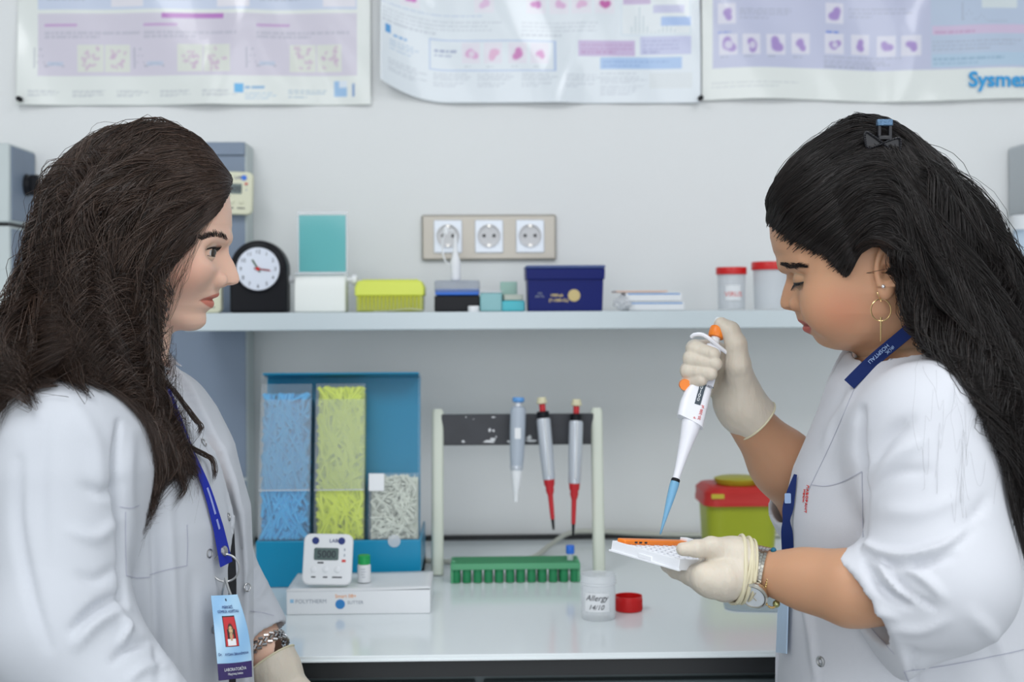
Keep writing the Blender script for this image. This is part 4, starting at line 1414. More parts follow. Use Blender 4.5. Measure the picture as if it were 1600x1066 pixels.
def head_fn(H, prof, base, back, width, nose_w, eye, jaw, ear=None, mouth=None, ala=None, nostril=None, neck=None, cheek=None, chin=None):
    zs = np.array([(H.py0 - p[1]) / H.s for p in prof])[::-1]
    xs = np.array([(p[0] - H.px0) / H.s * H.sgn for p in prof])[::-1]
    tab = lambda T, sc: (np.array([(H.py0 - p[0]) / H.s for p in T])[::-1], np.array([p[1] * sc for p in T])[::-1])
    bz, bxx = np.array([(H.py0 - p[1]) / H.s for p in base])[::-1], np.array([(p[0] - H.px0) / H.s * H.sgn for p in base])[::-1]
    kz, kx = np.array([(H.py0 - p[1]) / H.s for p in back])[::-1], np.array([(p[0] - H.px0) / H.s * H.sgn for p in back])[::-1]
    wz, ww = tab(width, 1)
    nz_, nw = tab(nose_w, 1)
    Zt = H.px(H.px0, prof[0][1]).z

    def fn(X, Y, Z):
        Xf, Xb = np.interp(Z, zs, xs).astype(np.float32), np.interp(Z, bz, bxx).astype(np.float32)
        Bk, W, NW = np.interp(Z, kz, kx).astype(np.float32), np.interp(Z, wz, ww).astype(np.float32), np.interp(Z, nz_, nw).astype(np.float32)
        xf = Xb + (Xf - Xb) * np.exp(-(np.abs(Y) / NW) ** 2.2)
        if mouth:
            (mz, mx, mw, md) = mouth
            zm = mz - 0.0014 * (np.abs(Y) / mw) ** 2
            xf = xf - md * np.exp(-((Z - zm) / 0.0014) ** 2) * np.clip(1 - (np.abs(Y) / mw) ** 4, 0, 1) * np.clip(np.abs(Y) / .006, 0, 1)
        fr = X > 0
        e = np.where(fr, X / np.maximum(xf, .005), -X / np.maximum(-Bk, .005))
        p = np.where(fr, np.interp(Z, [-.055, -.02, .0, .03], [1.72, 1.85, 2.1, 2.3]).astype(np.float32), 2.1)
        ay = np.abs(Y) / W
        q = (np.abs(e) ** p + ay ** p) ** (1 / p)
        d = (q - 1) * np.where(fr, xf * .55 + W * .45, W * .9) * .9
        # jaw: under side rises from chin to ear
        (jx0, jz0, jx1, jz1) = jaw
        zj = jz0 + (jz1 - jz0) * np.clip((jx0 - X) / (jx0 - jx1), 0, 1) ** 1.25 + .006 * (np.abs(Y) / .05) ** 2
        d = smax(d, (zj - Z) * .85, .012)
        if cheek:
            for c, r in cheek:
                for sy in (-1, 1):
                    d = smin(d, ell(X, Y, Z, (c[0], sy * c[1], c[2]), r), .02)
        # eye sockets
        ec, er = eye['socket'], eye['socket_r']
        for sy in (-1, 1):
            d = smax(d, -ell(X, Y, Z, (ec[0], sy * ec[1], ec[2]), er), .009)
            c = eye['c']
            d = smin(d, np.sqrt((X - c[0]) ** 2 + (Y - sy * c[1]) ** 2 + (Z - c[2]) ** 2) - .0118, .003)
            b = eye['brow']
            d = smin(d, cone(X, Y, Z, (b[0], sy * b[1], b[2]), (b[3], sy * b[4], b[5]), .006, .005), .010)
        if ala:
            c, r = ala
            for sy in (-1, 1):
                d = smin(d, ell(X, Y, Z, (c[0], sy * c[1], c[2]), r), .0035)
        if nostril:
            c, r = nostril
            for sy in (-1, 1):
                d = smax(d, -ell(X, Y, Z, (c[0], sy * c[1], c[2]), r), .0015)
        if ear:
            (ex, ey, ez, eh, ew) = ear
            for sy in (-1, 1):
                yy = sy * ey
                base_ = ell(X, Y, Z, (ex, yy, ez), (ew * .95, .0075, eh))
                u = np.sqrt(((X - ex) / (ew)) ** 2 + ((Z - ez) / (eh * 1.03)) ** 2)
                rim = np.sqrt(((u - .86) * ew) ** 2 + (Y - sy * (ey + .007)) ** 2 ) - .0026
                rim = np.where(Z < ez - eh * .75, .01, rim)
                anti = np.sqrt(((np.sqrt(((X - ex - .002) / ew) ** 2 + ((Z - ez + .002) / eh) ** 2) - .5) * ew) ** 2 + (Y - sy * (ey + .0065)) ** 2) - .0017
                anti = np.where(X > ex + ew * .25, .01, anti)
                lobe = ell(X, Y, Z, (ex + ew * .25, yy + sy * .004, ez - eh * .92), (ew * .5, .0045, eh * .33))
                E = smin(smin(smin(base_, rim, .003), anti, .002), lobe, .006)
                E = smax(E, -ell(X, Y, Z, (ex + ew * .15, sy * (ey + .008), ez - eh * .12), (ew * .42, .006, eh * .33)), .002)
                E = smin(E, ell(X, Y, Z, (ex + ew * .72, sy * (ey + .003), ez - eh * .12), (.004, .004, .0055)), .003)
                d = smin(d, E, .004)
        if neck:
            d = smin(d, chain_sdf(X, Y, Z, neck[0], neck[1], .02), .022)
        return d
    return fn


def eye_parts(H, eye, skin, parent_add, upper, lower, gaze, irisc, body):
    """lids join the body mesh; eyeball, iris, lashes are parts"""
    out = []
    for sy in (-1, 1):
        c = np.array([eye['c'][0], sy * eye['c'][1], eye['c'][2]])
        yaw = sy * R(22)
        def sph(al, ep, r):
            x = math.cos(ep) * math.cos(al); y = sy * math.cos(ep) * math.sin(al); z = math.sin(ep)
            return c + r * np.array([x * math.cos(yaw) - y * math.sin(yaw), x * math.sin(yaw) + y * math.cos(yaw), z])
        def edge(al, tabl):
            k = math.cos(np.clip(al / R(72), -1, 1) * math.pi / 2) ** .7
            return R(-10) + (R(tabl) - R(-10)) * k
        n, m = 26, 9
        V = []; F = []
        for (e0, top) in ((upper, R(62)), (lower, R(-66))):
            b = len(V)
            for i in range(n):
                al = R(-76) + R(152) * i / (n - 1)
                for j in range(m):
                    ep = edge(al, e0)
                    t = j / (m - 1)
                    r = .01235 + (.0006 * min(1, j / 1.5)) - .0012 * max(0, t - .6) / .4
                    V.append(sph(al, ep + (top - ep) * t, r if j else .0119))
            for i in range(n - 1):
                for j in range(m - 1):
                    q = [b + i * m + j, b + (i + 1) * m + j, b + (i + 1) * m + j + 1, b + i * m + j + 1]
                    F.append(q if (top > 0) == (sy > 0) else q[::-1])
        parent_add(np.array(V), np.array(F))
        # eyeball
        bm = nb(); bmesh.ops.create_uvsphere(bm, u_segments=32, v_segments=20, radius=.0119)
        cw = Vector(H.w(c))
        for v in bm.verts: v.co = v.co + cw
        eb = obj('eyeball', bm, mat('eye_white', (.52, .50, .49, 1), .15, spec=.5), body, world=True)
        gd = np.array([math.cos(R(gaze)) * math.cos(R(13)), -math.cos(R(gaze)) * math.sin(R(13)), math.sin(R(gaze))])
        gw = Vector(gd @ H.M)
        Mi = frame_to(cw, cw + gw)
        bm = nb(); lathe(bm, [(.0064, .0100), (.0061, .0106), (.0042, .0117), (.0025, .0122)], Mi, seg=28, caps=False)
        obj('iris', bm, mat('iris_brown', irisc, .08, spec=.8), eb, world=True)
        bm = nb(); lathe(bm, [(.0026, .0122), (.0015, .0124), (0, .01245)], Mi, seg=20, caps=False)
        obj('pupil', bm, mat('pupil_black', (.004, .004, .004, 1), .05, spec=.8), eb, world=True)
        # lashes and lid line
        bm = nb()
        line = [Vector(H.w(sph(al, edge(al, upper) + R(2), .0128))) for al in np.linspace(R(-66), R(88), 20)]
        tube(bm, line, .00055, 6, radii=[.0003 + .0006 * math.sin(math.pi * i / 19) ** .5 for i in range(20)])
        for al in np.linspace(R(-60), R(78), 34):
            a = sph(al, edge(al, upper), .0127)
            dirn = (sph(al, edge(al, upper) - R(8) + R(14 if upper > -10 else -20), .0127) - c); dirn /= np.linalg.norm(dirn)
            ln = .0065 * (0.75 + .4 * (al + R(60)) / R(140))
            p1 = a + dirn * ln * .5 + np.array([0, 0, -.0006]); p2 = a + dirn * ln + np.array([0, 0, .0010 if upper > -10 else -.0022])
            tube(bm, [Vector(H.w(p)) for p in (a, p1, p2)], .0002, 4, radii=[.00024, .00018, .00005])
        line = [Vector(H.w(sph(al, edge(al, lower) - R(2), .0126))) for al in np.linspace(R(-50), R(76), 14)]
        tube(bm, line, .00022, 5)
        o_ = tag(obj('eyelashes', bm, mat('lash_black', (.008, .007, .008, 1), .6), body, world=True), kind=None)


# ------------------------------------------------------------------ hair
def hair(name, guides, n, parent, mfn, colfn, seed, push=None, locks=60, wave=(.006, 2.4), thick=.012, rad=.00030, M=38, base_m=None, base_end=.86, base_in=.006, fly=.06, endvar=.18, lock_pull=.8, extra=None):
    rs = np.random.RandomState(seed)
    G = np.array([catmull(g, M) for g in guides])            # g, M, 3
    ng = len(G)
    cen = G.mean(axis=(0, 1))
    # surface between the guides
    def surf(u):
        i = np.clip(np.floor(u).astype(int), 0, ng - 2); t = (u - i)[:, None, None]
        p0, p1, p2, p3 = G[np.clip(i - 1, 0, ng - 1)], G[i], G[i + 1], G[np.clip(i + 2, 0, ng - 1)]
        cr = 0.5 * ((2 * p1) + (-p0 + p2) * t + (2 * p0 - 5 * p1 + 4 * p2 - p3) * t * t + (-p0 + 3 * p1 - 3 * p2 + p3) * t ** 3)
        return cr
    U = np.linspace(0, ng - 1, 90)
    S = surf(U)                                             # 90, M, 3
    du = np.gradient(S, axis=0); dt = np.gradient(S, axis=1)
    NN = np.cross(du, dt); NN /= np.linalg.norm(NN, axis=2, keepdims=True) + 1e-9
    hc = G[:, :M // 2].mean(axis=(0, 1))
    sg = np.sign((NN * (S - hc)).sum(2).mean())
    NN *= sg
    def normal(u):
        k = u / (ng - 1) * 89; i = np.clip(np.floor(k).astype(int), 0, 88); t = (k - i)[:, None, None]
        return NN[i] * (1 - t) + NN[i + 1] * t
    u = rs.uniform(0, ng - 1, n)
    lk = np.floor(u / (ng - 1) * locks)
    lc = (lk + .5) / locks * (ng - 1)
    T = np.linspace(0, 1, M)[None, :]
    tl = 1.02 - endvar * (rs.rand(n) ** 1.2)[:, None]        # length scale
    t0 = -np.abs(rs.normal(0, .010, n))[:, None]             # roots scattered past the hairline
    # u drifts toward lock centre
    pull = lock_pull * np.clip((T - .25) / .6, 0, 1) ** 1.3
    uu = u[:, None] + (lc - u)[:, None] * pull
    uu = np.clip(uu, 0, ng - 1)
    i = np.clip(np.floor(uu).astype(int), 0, ng - 2); t = (uu - i)[:, :, None]
    tp = np.clip(t0 + T * (tl - t0), -.04, 1.06) * (M - 1)
    j = np.clip(np.floor(tp).astype(int), 0, M - 2); tj = (tp - j)[:, :, None]
    def samp(A, i_, j_): return A[i_, j_]
    def atgrid(A, tt):
        a = A[i, j] * (1 - tj) + A[i, j + 1] * tj
        b = A[i + 1, j] * (1 - tj) + A[i + 1, j + 1] * tj
        return a * (1 - tt) + b * tt
    p0 = G[np.clip(i - 1, 0, ng - 1), j] * (1 - tj) + G[np.clip(i - 1, 0, ng - 1), j + 1] * tj
    p1 = G[i, j] * (1 - tj) + G[i, j + 1] * tj
    p2 = G[i + 1, j] * (1 - tj) + G[i + 1, j + 1] * tj
    i3 = np.clip(i + 2, 0, ng - 1)
    p3 = G[i3, j] * (1 - tj) + G[i3, j + 1] * tj
    Pn = 0.5 * ((2 * p1) + (-p0 + p2) * t + (2 * p0 - 5 * p1 + 4 * p2 - p3) * t * t + (-p0 + 3 * p1 - 3 * p2 + p3) * t ** 3)
    Nn = normal(u)
    dep = (rs.rand(n) ** 1.6)[:, None]
    th = thick * np.clip(T * 6, .15, 1)
    Pn = Pn - Nn * (dep * th)[:, :, None]
    # waves shared by a lock
    nl = locks + 1
    ph = rs.uniform(0, 6.28, (nl, 3)); fr = rs.uniform(.75, 1.3, (nl, 3)) * wave[1]; am = rs.uniform(.5, 1.5, nl)
    L = lk.astype(int)
    amp = wave[0] * am[L][:, None] * np.clip((T - .12) / .5, 0, 1.3) ** 1.2
    for c in range(3):
        Pn[:, :, c] += amp * np.sin(6.28 * fr[L, c][:, None] * T + ph[L, c][:, None] + rs.normal(0, .13, n)[:, None]) * (.6 if c == 1 else 1)
    # second, finer wave of its own and a loose spread
    sp = rs.normal(0, 1, (n, 3)); k = (1 + 3.5 * (rs.rand(n) < fly))[:, None]
    for c in range(3):
        Pn[:, :, c] += k * .0007 * np.sin(6.28 * rs.uniform(1.2, 3.2, n)[:, None] * T + rs.uniform(0, 6.28, n)[:, None]) * np.clip(T * 3, 0, 1)
        Pn[:, :, c] += k * .0022 * sp[:, c][:, None] * np.clip(T - .1, 0, 1)
    if extra is not None:
        E = np.array([catmull(g, M) for g in extra])
        Es = []
        for g in E:
            for _ in range(30):
                Es.append(g + rs.normal(0, .0012, (1, 3)) * np.linspace(.3, 1.6, M)[:, None] + .0008 * np.sin(np.linspace(0, 9, M)[:, None] + rs.uniform(0, 6, 3)))
        Pn = np.concatenate([Pn, np.array(Es)]); u = np.concatenate([u, np.zeros(len(Es))]); n = len(Pn)
    if push is not None:
        flat = Pn.reshape(-1, 3)
        lift = np.repeat(.0030 + .0045 * rs.rand(n) ** 1.5, M) * np.tile(np.clip(np.arange(M) / 2.0, .45, 1), n)
        for _ in range(4):
            d, g = push(flat)
            flat = flat + g * np.clip(lift - d, 0, .03)[:, None]
        Pn = flat.reshape(n, M, 3)
    # ribbons with three sides
    tg = np.gradient(Pn, axis=1); tg /= np.linalg.norm(tg, axis=2, keepdims=True) + 1e-9
    ref = np.array([.31, .2, .93]); s1 = np.cross(tg, ref); s1 /= np.linalg.norm(s1, axis=2, keepdims=True) + 1e-9
    s2 = np.cross(tg, s1)
    rr = (rad * (.7 + .6 * rs.rand(n)))[:, None] * np.clip((1.02 - np.linspace(0, 1, M)[None, :]) * 4, .12, 1)
    V = np.stack([Pn + (s1 * math.cos(a) + s2 * math.sin(a)) * rr[:, :, None] for a in (0, 2.094, 4.189)], 2)   # n,M,3,3
    id0 = np.arange(n * M * 3).reshape(n, M, 3)
    F = np.stack([id0[:, :-1], np.roll(id0, -1, 2)[:, :-1], np.roll(id0, -1, 2)[:, 1:], id0[:, 1:]], -1).reshape(-1, 4)
    cc = colfn(u, n, rs)                                     # n,3
    C = np.repeat(cc, M * 3, axis=0)
    V = V.reshape(-1, 3)
    # base under the strands
    Sb = S - NN * base_in
    mb = int(M * base_end)
    Sb = Sb[:, 2:mb + 2]
    if push is not None:
        flat = Sb.reshape(-1, 3)
        for _ in range(3):
            d, g = push(flat); flat = flat + g * np.clip(.0004 - d, 0, .03)[:, None]
        Sb = flat.reshape(90, mb, 3)
    k = np.arange(90 * mb).reshape(90, mb)
    Fb = np.stack([k[:-1, :-1], k[1:, :-1], k[1:, 1:], k[:-1, 1:]], -1).reshape(-1, 4) + len(V)
    Vb = Sb.reshape(-1, 3)
    V = np.concatenate([V, Vb]); F = np.concatenate([F, Fb]); C = np.concatenate([C, np.tile(colfn(np.array([1.0]), 1, rs) * .8, (len(Vb), 1))])
    return npmesh(name, V, F, mfn, parent, colors=C)


def strand_patch(name, roots, dirs, ln, r, m, parent):
    bm = nb()
    for a, d, l in zip(roots, dirs, ln):
        tube(bm, [a, a + d * l * .5, a + d * l], r, 4, radii=[r, r, r * .2])
    return obj(name, bm, m, parent, world=True)


def sdf_push(fn):
    def f(p):
        def ev(q): return fn(q[:, 0].astype(np.float32), q[:, 1].astype(np.float32), q[:, 2].astype(np.float32)).astype(float)
        d = ev(p); e = .002
        g = np.stack([ev(p + np.array(v) * e) - d for v in ((1, 0, 0), (0, 1, 0), (0, 0, 1))], 1) / e
        g /= np.linalg.norm(g, axis=1, keepdims=True) + 1e-6
        return d, g
    return f


def both_push(pc, H, hf, gap=.004):
    ph = sdf_push(lambda x, y, z: hf(x, y, z))
    def f(p):
        d, g = pc(p)
        L = H.l(p)
        d2, g2 = ph(L)
        g2 = g2 @ H.M
        use = (d2 < d) & (L[:, 2] > -.06)
        return np.where(use, d2, d), np.where(use[:, None], g2, g)
    return f


def bvh_of(V, F):
    return BVHTree.FromPolygons([tuple(v) for v in V], [tuple(int(i) for i in f) for f in F])


def hit(bvh, px, py, off=0.0):
    """where the line of sight through a pixel of the photograph meets a surface"""
    d = (P(px, py, 0) - EYE).normalized()
    loc, nrm, i, dist = bvh.ray_cast(EYE, d)
    if loc is None:
        return None, None
    if nrm.dot(d) > 0: nrm = -nrm
    return loc + nrm * off, nrm


def ribbon(name, pts, normals, w, th, m, parent, widths=None):
    """flat band along pts lying on a surface with the given normals"""
    bm = nb(); rows = []
    n = len(pts)
    for i in range(n):
        t = (pts[min(i + 1, n - 1)] - pts[max(i - 1, 0)]).normalized()
        nn = normals[i]
        s = t.cross(nn).normalized(); nn = s.cross(t).normalized()
        ww = (widths[i] if widths else w) / 2
        rows.append([bm.verts.new(pts[i] + s * a + nn * b) for a, b in ((-ww, 0), (ww, 0), (ww, th), (-ww, th))])
    for a, b in zip(rows, rows[1:]):
        for k in range(4): bm.faces.new((a[k], a[(k + 1) % 4], b[(k + 1) % 4], b[k]))
    bm.faces.new(rows[0]); bm.faces.new(rows[-1][::-1])
    return obj(name, bm, m, parent, world=True)


class Torso:
    def __init__(s, c, f, tab):
        s.c, s.f = c, f
        s.n = (-f[1], f[0])        # lateral
        s.t = np.array(tab)[np.argsort([r[0] for r in tab])]

    def loc(s, X, Y):
        dx, dy = X - s.c[0], Y - s.c[1]
        return dx * s.f[0] + dy * s.f[1], dx * s.n[0] + dy * s.n[1]

    def fn(s, X, Y, Z, off=0.0, p=2.3):
        x, y = s.loc(X, Y)
        z = s.t[:, 0]
        a = np.interp(Z, z, s.t[:, 1]).astype(np.float32) - off
        b = np.interp(Z, z, s.t[:, 2]).astype(np.float32) - off
        w = np.interp(Z, z, s.t[:, 3]).astype(np.float32) - off
        sh = np.interp(Z, z, s.t[:, 4]).astype(np.float32)
        x = x - sh
        e = np.where(x > 0, x / a, -x / b)
        q = (np.abs(e) ** p + (np.abs(y) / w) ** p) ** (1 / p)
        d = (q - 1) * np.minimum(np.minimum(a, b), w)
        d = np.maximum(d, Z - (z[-1] - off))
        d = np.maximum(d, (z[0] + off) - Z)
        return d

    def w(s, x, y, z):
        return Vector((s.c[0] + x * s.f[0] + y * s.n[0], s.c[1] + x * s.f[1] + y * s.n[1], z))

# ------------------------------------------------------------------ cloth, skin, glove materials
M_coat = mat('white_coat_cloth', (0.56, 0.585, 0.63, 1), 0.85, spec=0.15, bump=(900, .25, .0004), sheen=.1)
M_coatR = mat('white_tunic_cloth', (0.66, 0.675, 0.72, 1), 0.85, spec=0.15, bump=(900, .25, .0004), sheen=.1)
M_thread = mat('seam_thread', lin(182, 184, 198), .8)
M_skin = mat('skin', (1, 1, 1, 1), 0.45, spec=0.35, attr='Col', sss=.35, bump=(700, .12, .0004))
M_glove = mat('latex_glove', lin(212, 202, 186), 0.42, spec=0.4, sss=.15, bump=(70, .9, .003, (1, 1, .35)))
M_gloveroll = mat('glove_rolled_edge', lin(216, 208, 178), .45)
M_hair = mat('hair_strands', (1, 1, 1, 1), 0.36, spec=0.5, attr='Col')
M_lan = mat('blue_lanyard_cloth', lin(36, 50, 158), .65, spec=.2)
M_lanR = mat('navy_lanyard_cloth', lin(18, 38, 92), .65, spec=.2)
M_shirt = mat('black_shirt_cloth', lin(20, 20, 26), .8)
M_snap = mat('snap_ring_metal', (.5, .5, .5, 1), .3, metal=1)
M_trs = mat('dark_trousers', lin(40, 42, 52), .8)
M_shoe = mat('white_clog', lin(220, 220, 222), .5)
M_browL = mat('brow_hair', (.016, .011, .010, 1), .6)


def default_hand(w, d, side, nrm, curl=.5, s=1.0):
    """bones of a relaxed hand: wrist w, direction d, thumb side, palm normal"""
    w, d, side, nrm = Vector(w), Vector(d).normalized(), Vector(side).normalized(), Vector(nrm).normalized()
    palm = [(w, .023 * s, w + d * .045 * s, .030 * s)]
    ch = []
    for k, (o, L, b) in enumerate(((.027, .072, .083), (.009, .079, .088), (-.010, .074, .085), (-.028, .058, .078))):
        p = w + d * b * s + side * o * s
        pts = [w + d * .05 * s + side * o * .8 * s, p]
        a = curl * .45
        q = p
        for f in (.45, .30, .25):
            v = d * math.cos(a) + nrm * math.sin(a)
            q = q + v * L * f * s
            pts.append(q); a += curl
        ch.append((pts, [.0125 * s, .0105 * s, .0090 * s, .0083 * s, .0070 * s]))
    t0 = w + d * .03 * s + side * .022 * s
    ch.append(([t0, t0 + (d * .55 + side * .6 + nrm * .35).normalized() * .04 * s, t0 + (d * .62 + side * .45 + nrm * .4).normalized() * .07 * s, t0 + (d * .8 + side * .3 + nrm * .4).normalized() * .092 * s], [.015 * s, .012 * s, .0098 * s, .0078 * s]))
    return ch


def glove_mesh(chains, palm, cuff, parent, rolls=(), h=.0013, name='glove', flare=.0, label=None, k_f=.0022, k_p=.010, wr=14):
    """chains: fingers; palm: list of (a, b, ra, rb, flat); cuff: list of (point, radius) from the hand up the wrist"""
    allp = [Vector(p) for c in chains for p in c[0]] + [Vector(q) for p in palm for q in p[:2]] + [Vector(c[0]) for c in cuff]
    lo = [min(p[k] for p in allp) - .045 for k in range(3)]; hi = [max(p[k] for p in allp) + .045 for k in range(3)]
    cd = (Vector(cuff[-1][0]) - Vector(cuff[-2][0])).normalized()
    cp = Vector(cuff[-1][0])

    def fn(X, Y, Z):
        f = None
        for pts, rs_ in chains:
            c = chain_sdf(X, Y, Z, pts, rs_, .003)
            f = c if f is None else smin(f, c, k_f)
        p = None
        for q in palm:
            c = cone(X, Y, Z, q[0], q[1], q[2], q[3], q[4] if len(q) > 4 else None)
            p = c if p is None else smin(p, c, .012)
        w = chain_sdf(X, Y, Z, [c[0] for c in cuff], [c[1] for c in cuff], .006)
        p = smin(p, w, .012)
        d = smin(f, p, k_p)
        d = d + .0006 * wob(X, Y, Z, 260, 4) * np.clip(1 - np.sqrt((X - cp.x) ** 2 + (Y - cp.y) ** 2 + (Z - cp.z) ** 2) / .11, .25, 1)
        pl = (X - cp.x) * cd.x + (Y - cp.y) * cd.y + (Z - cp.z) * cd.z
        d = np.maximum(d, pl)
        return d
    V, F = solid(fn, lo, hi, h)
    V = relax(V, F, 2)
    o = npmesh(name, V, F, M_glove, parent)
    # rolled rim of the cuff
    r = cuff[-1][1]
    q = Vector((0, 0, 1)).rotation_difference(cd)
    bm = nb()
    a, b, pos = nets_ring(V, cd, cp)
    if len(pos) > 8:
        tube(bm, pos, .0011, 6, closed=True)
        obj('rolled_rim', bm, M_gloveroll, o, world=True)
    for k, off in enumerate(rolls):
        nn_ = (cd + Vector((.10 * math.sin(k * 2.1), 0, .12 * math.cos(k * 1.7)))).normalized()
        a, b, pos = nets_ring(V, nn_, cp - cd * off)
        if len(pos) > 8:
            ctr_ = sum(pos, Vector()) / len(pos); pos = [q_ + (ctr_ - q_).normalized() * .0010 for q_ in pos]
            bm = nb(); tube(bm, pos, .0015 + .0004 * (k % 2), 8, closed=True)
            obj('cuff_fold', bm, M_gloveroll, o, world=True)
    return o


def nets_ring(V, n, p, tol=.0022, m=44):
    n = np.array(n); d = (V - np.array(p)) @ n
    s = V[np.abs(d) < tol]
    if len(s) < 20: return None, None, []
    c = s.mean(0)
    u = np.cross(n, [0.1, .2, 1]); u /= np.linalg.norm(u); v = np.cross(n, u)
    a = np.arctan2((s - c) @ v, (s - c) @ u); r = np.hypot((s - c) @ v, (s - c) @ u)
    out = []
    for k in range(m):
        t = -math.pi + 2 * math.pi * (k + .5) / m
        q = r[np.abs(a - t) < 2 * math.pi / m]
        if len(q): out.append(Vector(c + (u * math.cos(t) + v * math.sin(t)) * q.max()))
    return u, v, out


def paint_skin(L, base, lip, mz, lu, ll, mw, xmin, blush, bl_c, moles=()):
    x, y, z = L[:, 0], L[:, 1], L[:, 2]
    C = np.tile(np.array(base), (len(L), 1))
    def mix(m, c):
        C[:] = C * (1 - m[:, None]) + np.array(c) * m[:, None]
    k = np.exp(-(((x - bl_c[0]) / .024) ** 2 + ((np.abs(y) - bl_c[1]) / .03) ** 2 + ((z - bl_c[2]) / .020) ** 2))
    mix(k * .55, blush)
    yy = np.clip(np.abs(y) / mw, 0, 1.4)
    zc = mz - .0014 * yy ** 2
    up = lu * (1 - yy ** 2.2); lo = ll * (1 - yy ** 2)
    m = np.clip((up - (z - zc)) / .0009, 0, 1) * np.clip((lo + (z - zc)) / .0009, 0, 1) * (x > xmin) * (yy < 1)
    mix(m, lip)
    # the dark line where the lips meet
    m = np.exp(-((z - zc) / .0008) ** 2) * (x > xmin) * (yy < 1.02)
    mix(m * .5, np.array(lip) * .45)
    for (a, b, c_, r) in moles:
        mix(np.exp(-(((x - a) ** 2 + (y - b) ** 2 + (z - c_) ** 2) / r ** 2) ** 2), (.10, .05, .035))
    return C


def build_person(t, H, hf, hlo, hhi, eye, skin, paint, body_fn, blo, bhi, upper, lower, gaze, irisc, hh=.0011):
    V, F = solid(hf, hlo, hhi, hh)
    V = relax(V, F, 1)
    if H.sgn < 0: F = F[:, ::-1]
    Cs = [paint(V)]; Vs = [H.w(V)]; Fs = [F]
    cnt = [len(V)]
    bvh = bvh_of(Vs[0], F)
    V2, F2 = solid(body_fn, blo, bhi, .0045)
    V2 = relax(V2, F2, 2)
    Vs.append(V2); Fs.append(F2 + cnt[0]); Cs.append(np.tile(np.array(skin), (len(V2), 1))); cnt[0] += len(V2)
    root_holder = {}

    def add(v, f):
        if H.sgn < 0: f = f[:, ::-1]
        Vs.append(H.w(v)); Fs.append(f + cnt[0]); Cs.append(np.tile(np.array(skin) * .93, (len(v), 1))); cnt[0] += len(v)
    body = bpy.data.objects.new('body_placeholder', None)
    COL.objects.link(body)
    body.parent = t; body.matrix_parent_inverse = chain(t).inverted()
    eye_parts(H, eye, skin, add, upper, lower, gaze, irisc, body)
    b = npmesh('body', np.concatenate(Vs), np.concatenate(Fs), M_skin, t, colors=np.concatenate(Cs))
    for c in [o for o in bpy.data.objects if o.parent == body]:
        c.parent = b
        c.matrix_parent_inverse = Matrix.Identity(4)
        # world-built coordinates: undo what the body carries
        c.matrix_parent_inverse = chain(b).inverted()
    bpy.data.objects.remove(body)
    return b, bvh


def brow(H, bvh, pts, n, parent, m, lean, name='eyebrow', thick=None, ln=.006):
    """short hairs rooted on the brow; pts = (px, py, half height px)"""
    rs = random.Random(11)
    bms = [nb(), nb()]
    c = catmull([(p[0], p[1], p[2]) for p in pts], 60)
    for k in range(n):
        q = c[rs.randrange(60)]
        px_, py_ = q[0] + rs.uniform(-1, 1), q[1] + rs.uniform(-q[2], q[2])
        a, nn = hit(bvh, px_, py_, .0003)
        if a is None: continue
        d = Vector(H.w(np.array(lean))) - H.C
        d = (d - nn * d.dot(nn)).normalized()
        d2 = (d + Vector((0, 0, rs.uniform(-.25, .35)))).normalized()
        L = ln * rs.uniform(.6, 1.1)
        for mir in (0, 1):
            def mm(p):
                if not mir: return p
                l = H.l(np.array(p)); l[1] *= -1
                return Vector(H.w(l))
            tube(bms[mir], [mm(a), mm(a + d2 * L * .5 + nn * .0006), mm(a + d2 * L + nn * .0002)], .0002, 3, radii=[.00022, .00018, .00005])
    for bm in bms: obj(name, bm, m, parent, world=True)


def snap(px, py, bvh, parent, r=.0038, tw=.0007):
    p, n = hit(bvh, px, py, .0006)
    if p is None: return
    q = Vector((0, 0, 1)).rotation_difference(n).to_matrix()
    bm = nb()
    tube(bm, [p + q @ Vector((r * math.cos(a), r * math.sin(a), 0)) for a in np.linspace(0, 2 * math.pi, 20, endpoint=False)], tw, 6, closed=True)
    obj('snap_button', bm, M_snap, parent, world=True)


def seam(paths, bvh, parent, w=.0007, name='seam', m=None):
    for pts in paths:
        c = catmull([(p[0], p[1], 0) for p in pts], 26)
        P3, N3 = [], []
        for q in c:
            a, n = hit(bvh, q[0], q[1], .0003)
            if a is not None: P3.append(a); N3.append(n)
        if len(P3) > 4: ribbon(name, P3, N3, w, .0003, m or M_thread, parent)


# ================================================================== LEFT WOMAN
YAW_L, YAW_R = 8, 7
HL = Head(222, 400, 1.36, 1, YAW_L)
HL.C = PD(219.5, 400, 1.36)
sL = HL.s
profL = [(222, 221), (262, 223), (300, 231), (330, 250), (348, 275), (357, 300), (361, 330), (361.5, 352), (359.5, 370), (357.5, 379), (357, 386), (359, 396), (363.5, 408), (368, 420), (371.5, 430), (372.8, 437), (371, 442), (365, 445.3), (352, 446.8), (345, 448), (342.5, 451), (341, 455), (341.6, 460), (340, 463.5), (335, 466), (330, 467.6), (332.5, 470), (333.8, 475), (332, 480), (325, 484.5), (320.5, 489), (321.5, 497), (321, 506), (316, 514), (306, 519), (290, 522)]
baseL = [(222, 221), (262, 223), (300, 231), (330, 250), (348, 275), (357, 300), (361, 330), (361, 352), (356.5, 372), (352, 386), (350, 400), (349, 415), (346, 430), (343, 442), (341, 452), (338, 460), (334, 468), (330, 477), (322, 486), (320, 491), (321, 499), (320, 507), (315, 514), (305, 519), (290, 522)]
backL = [(222, 221), (150, 232), (112, 260), (88, 300), (80, 350), (84, 400), (97, 440), (115, 480), (125, 520)]
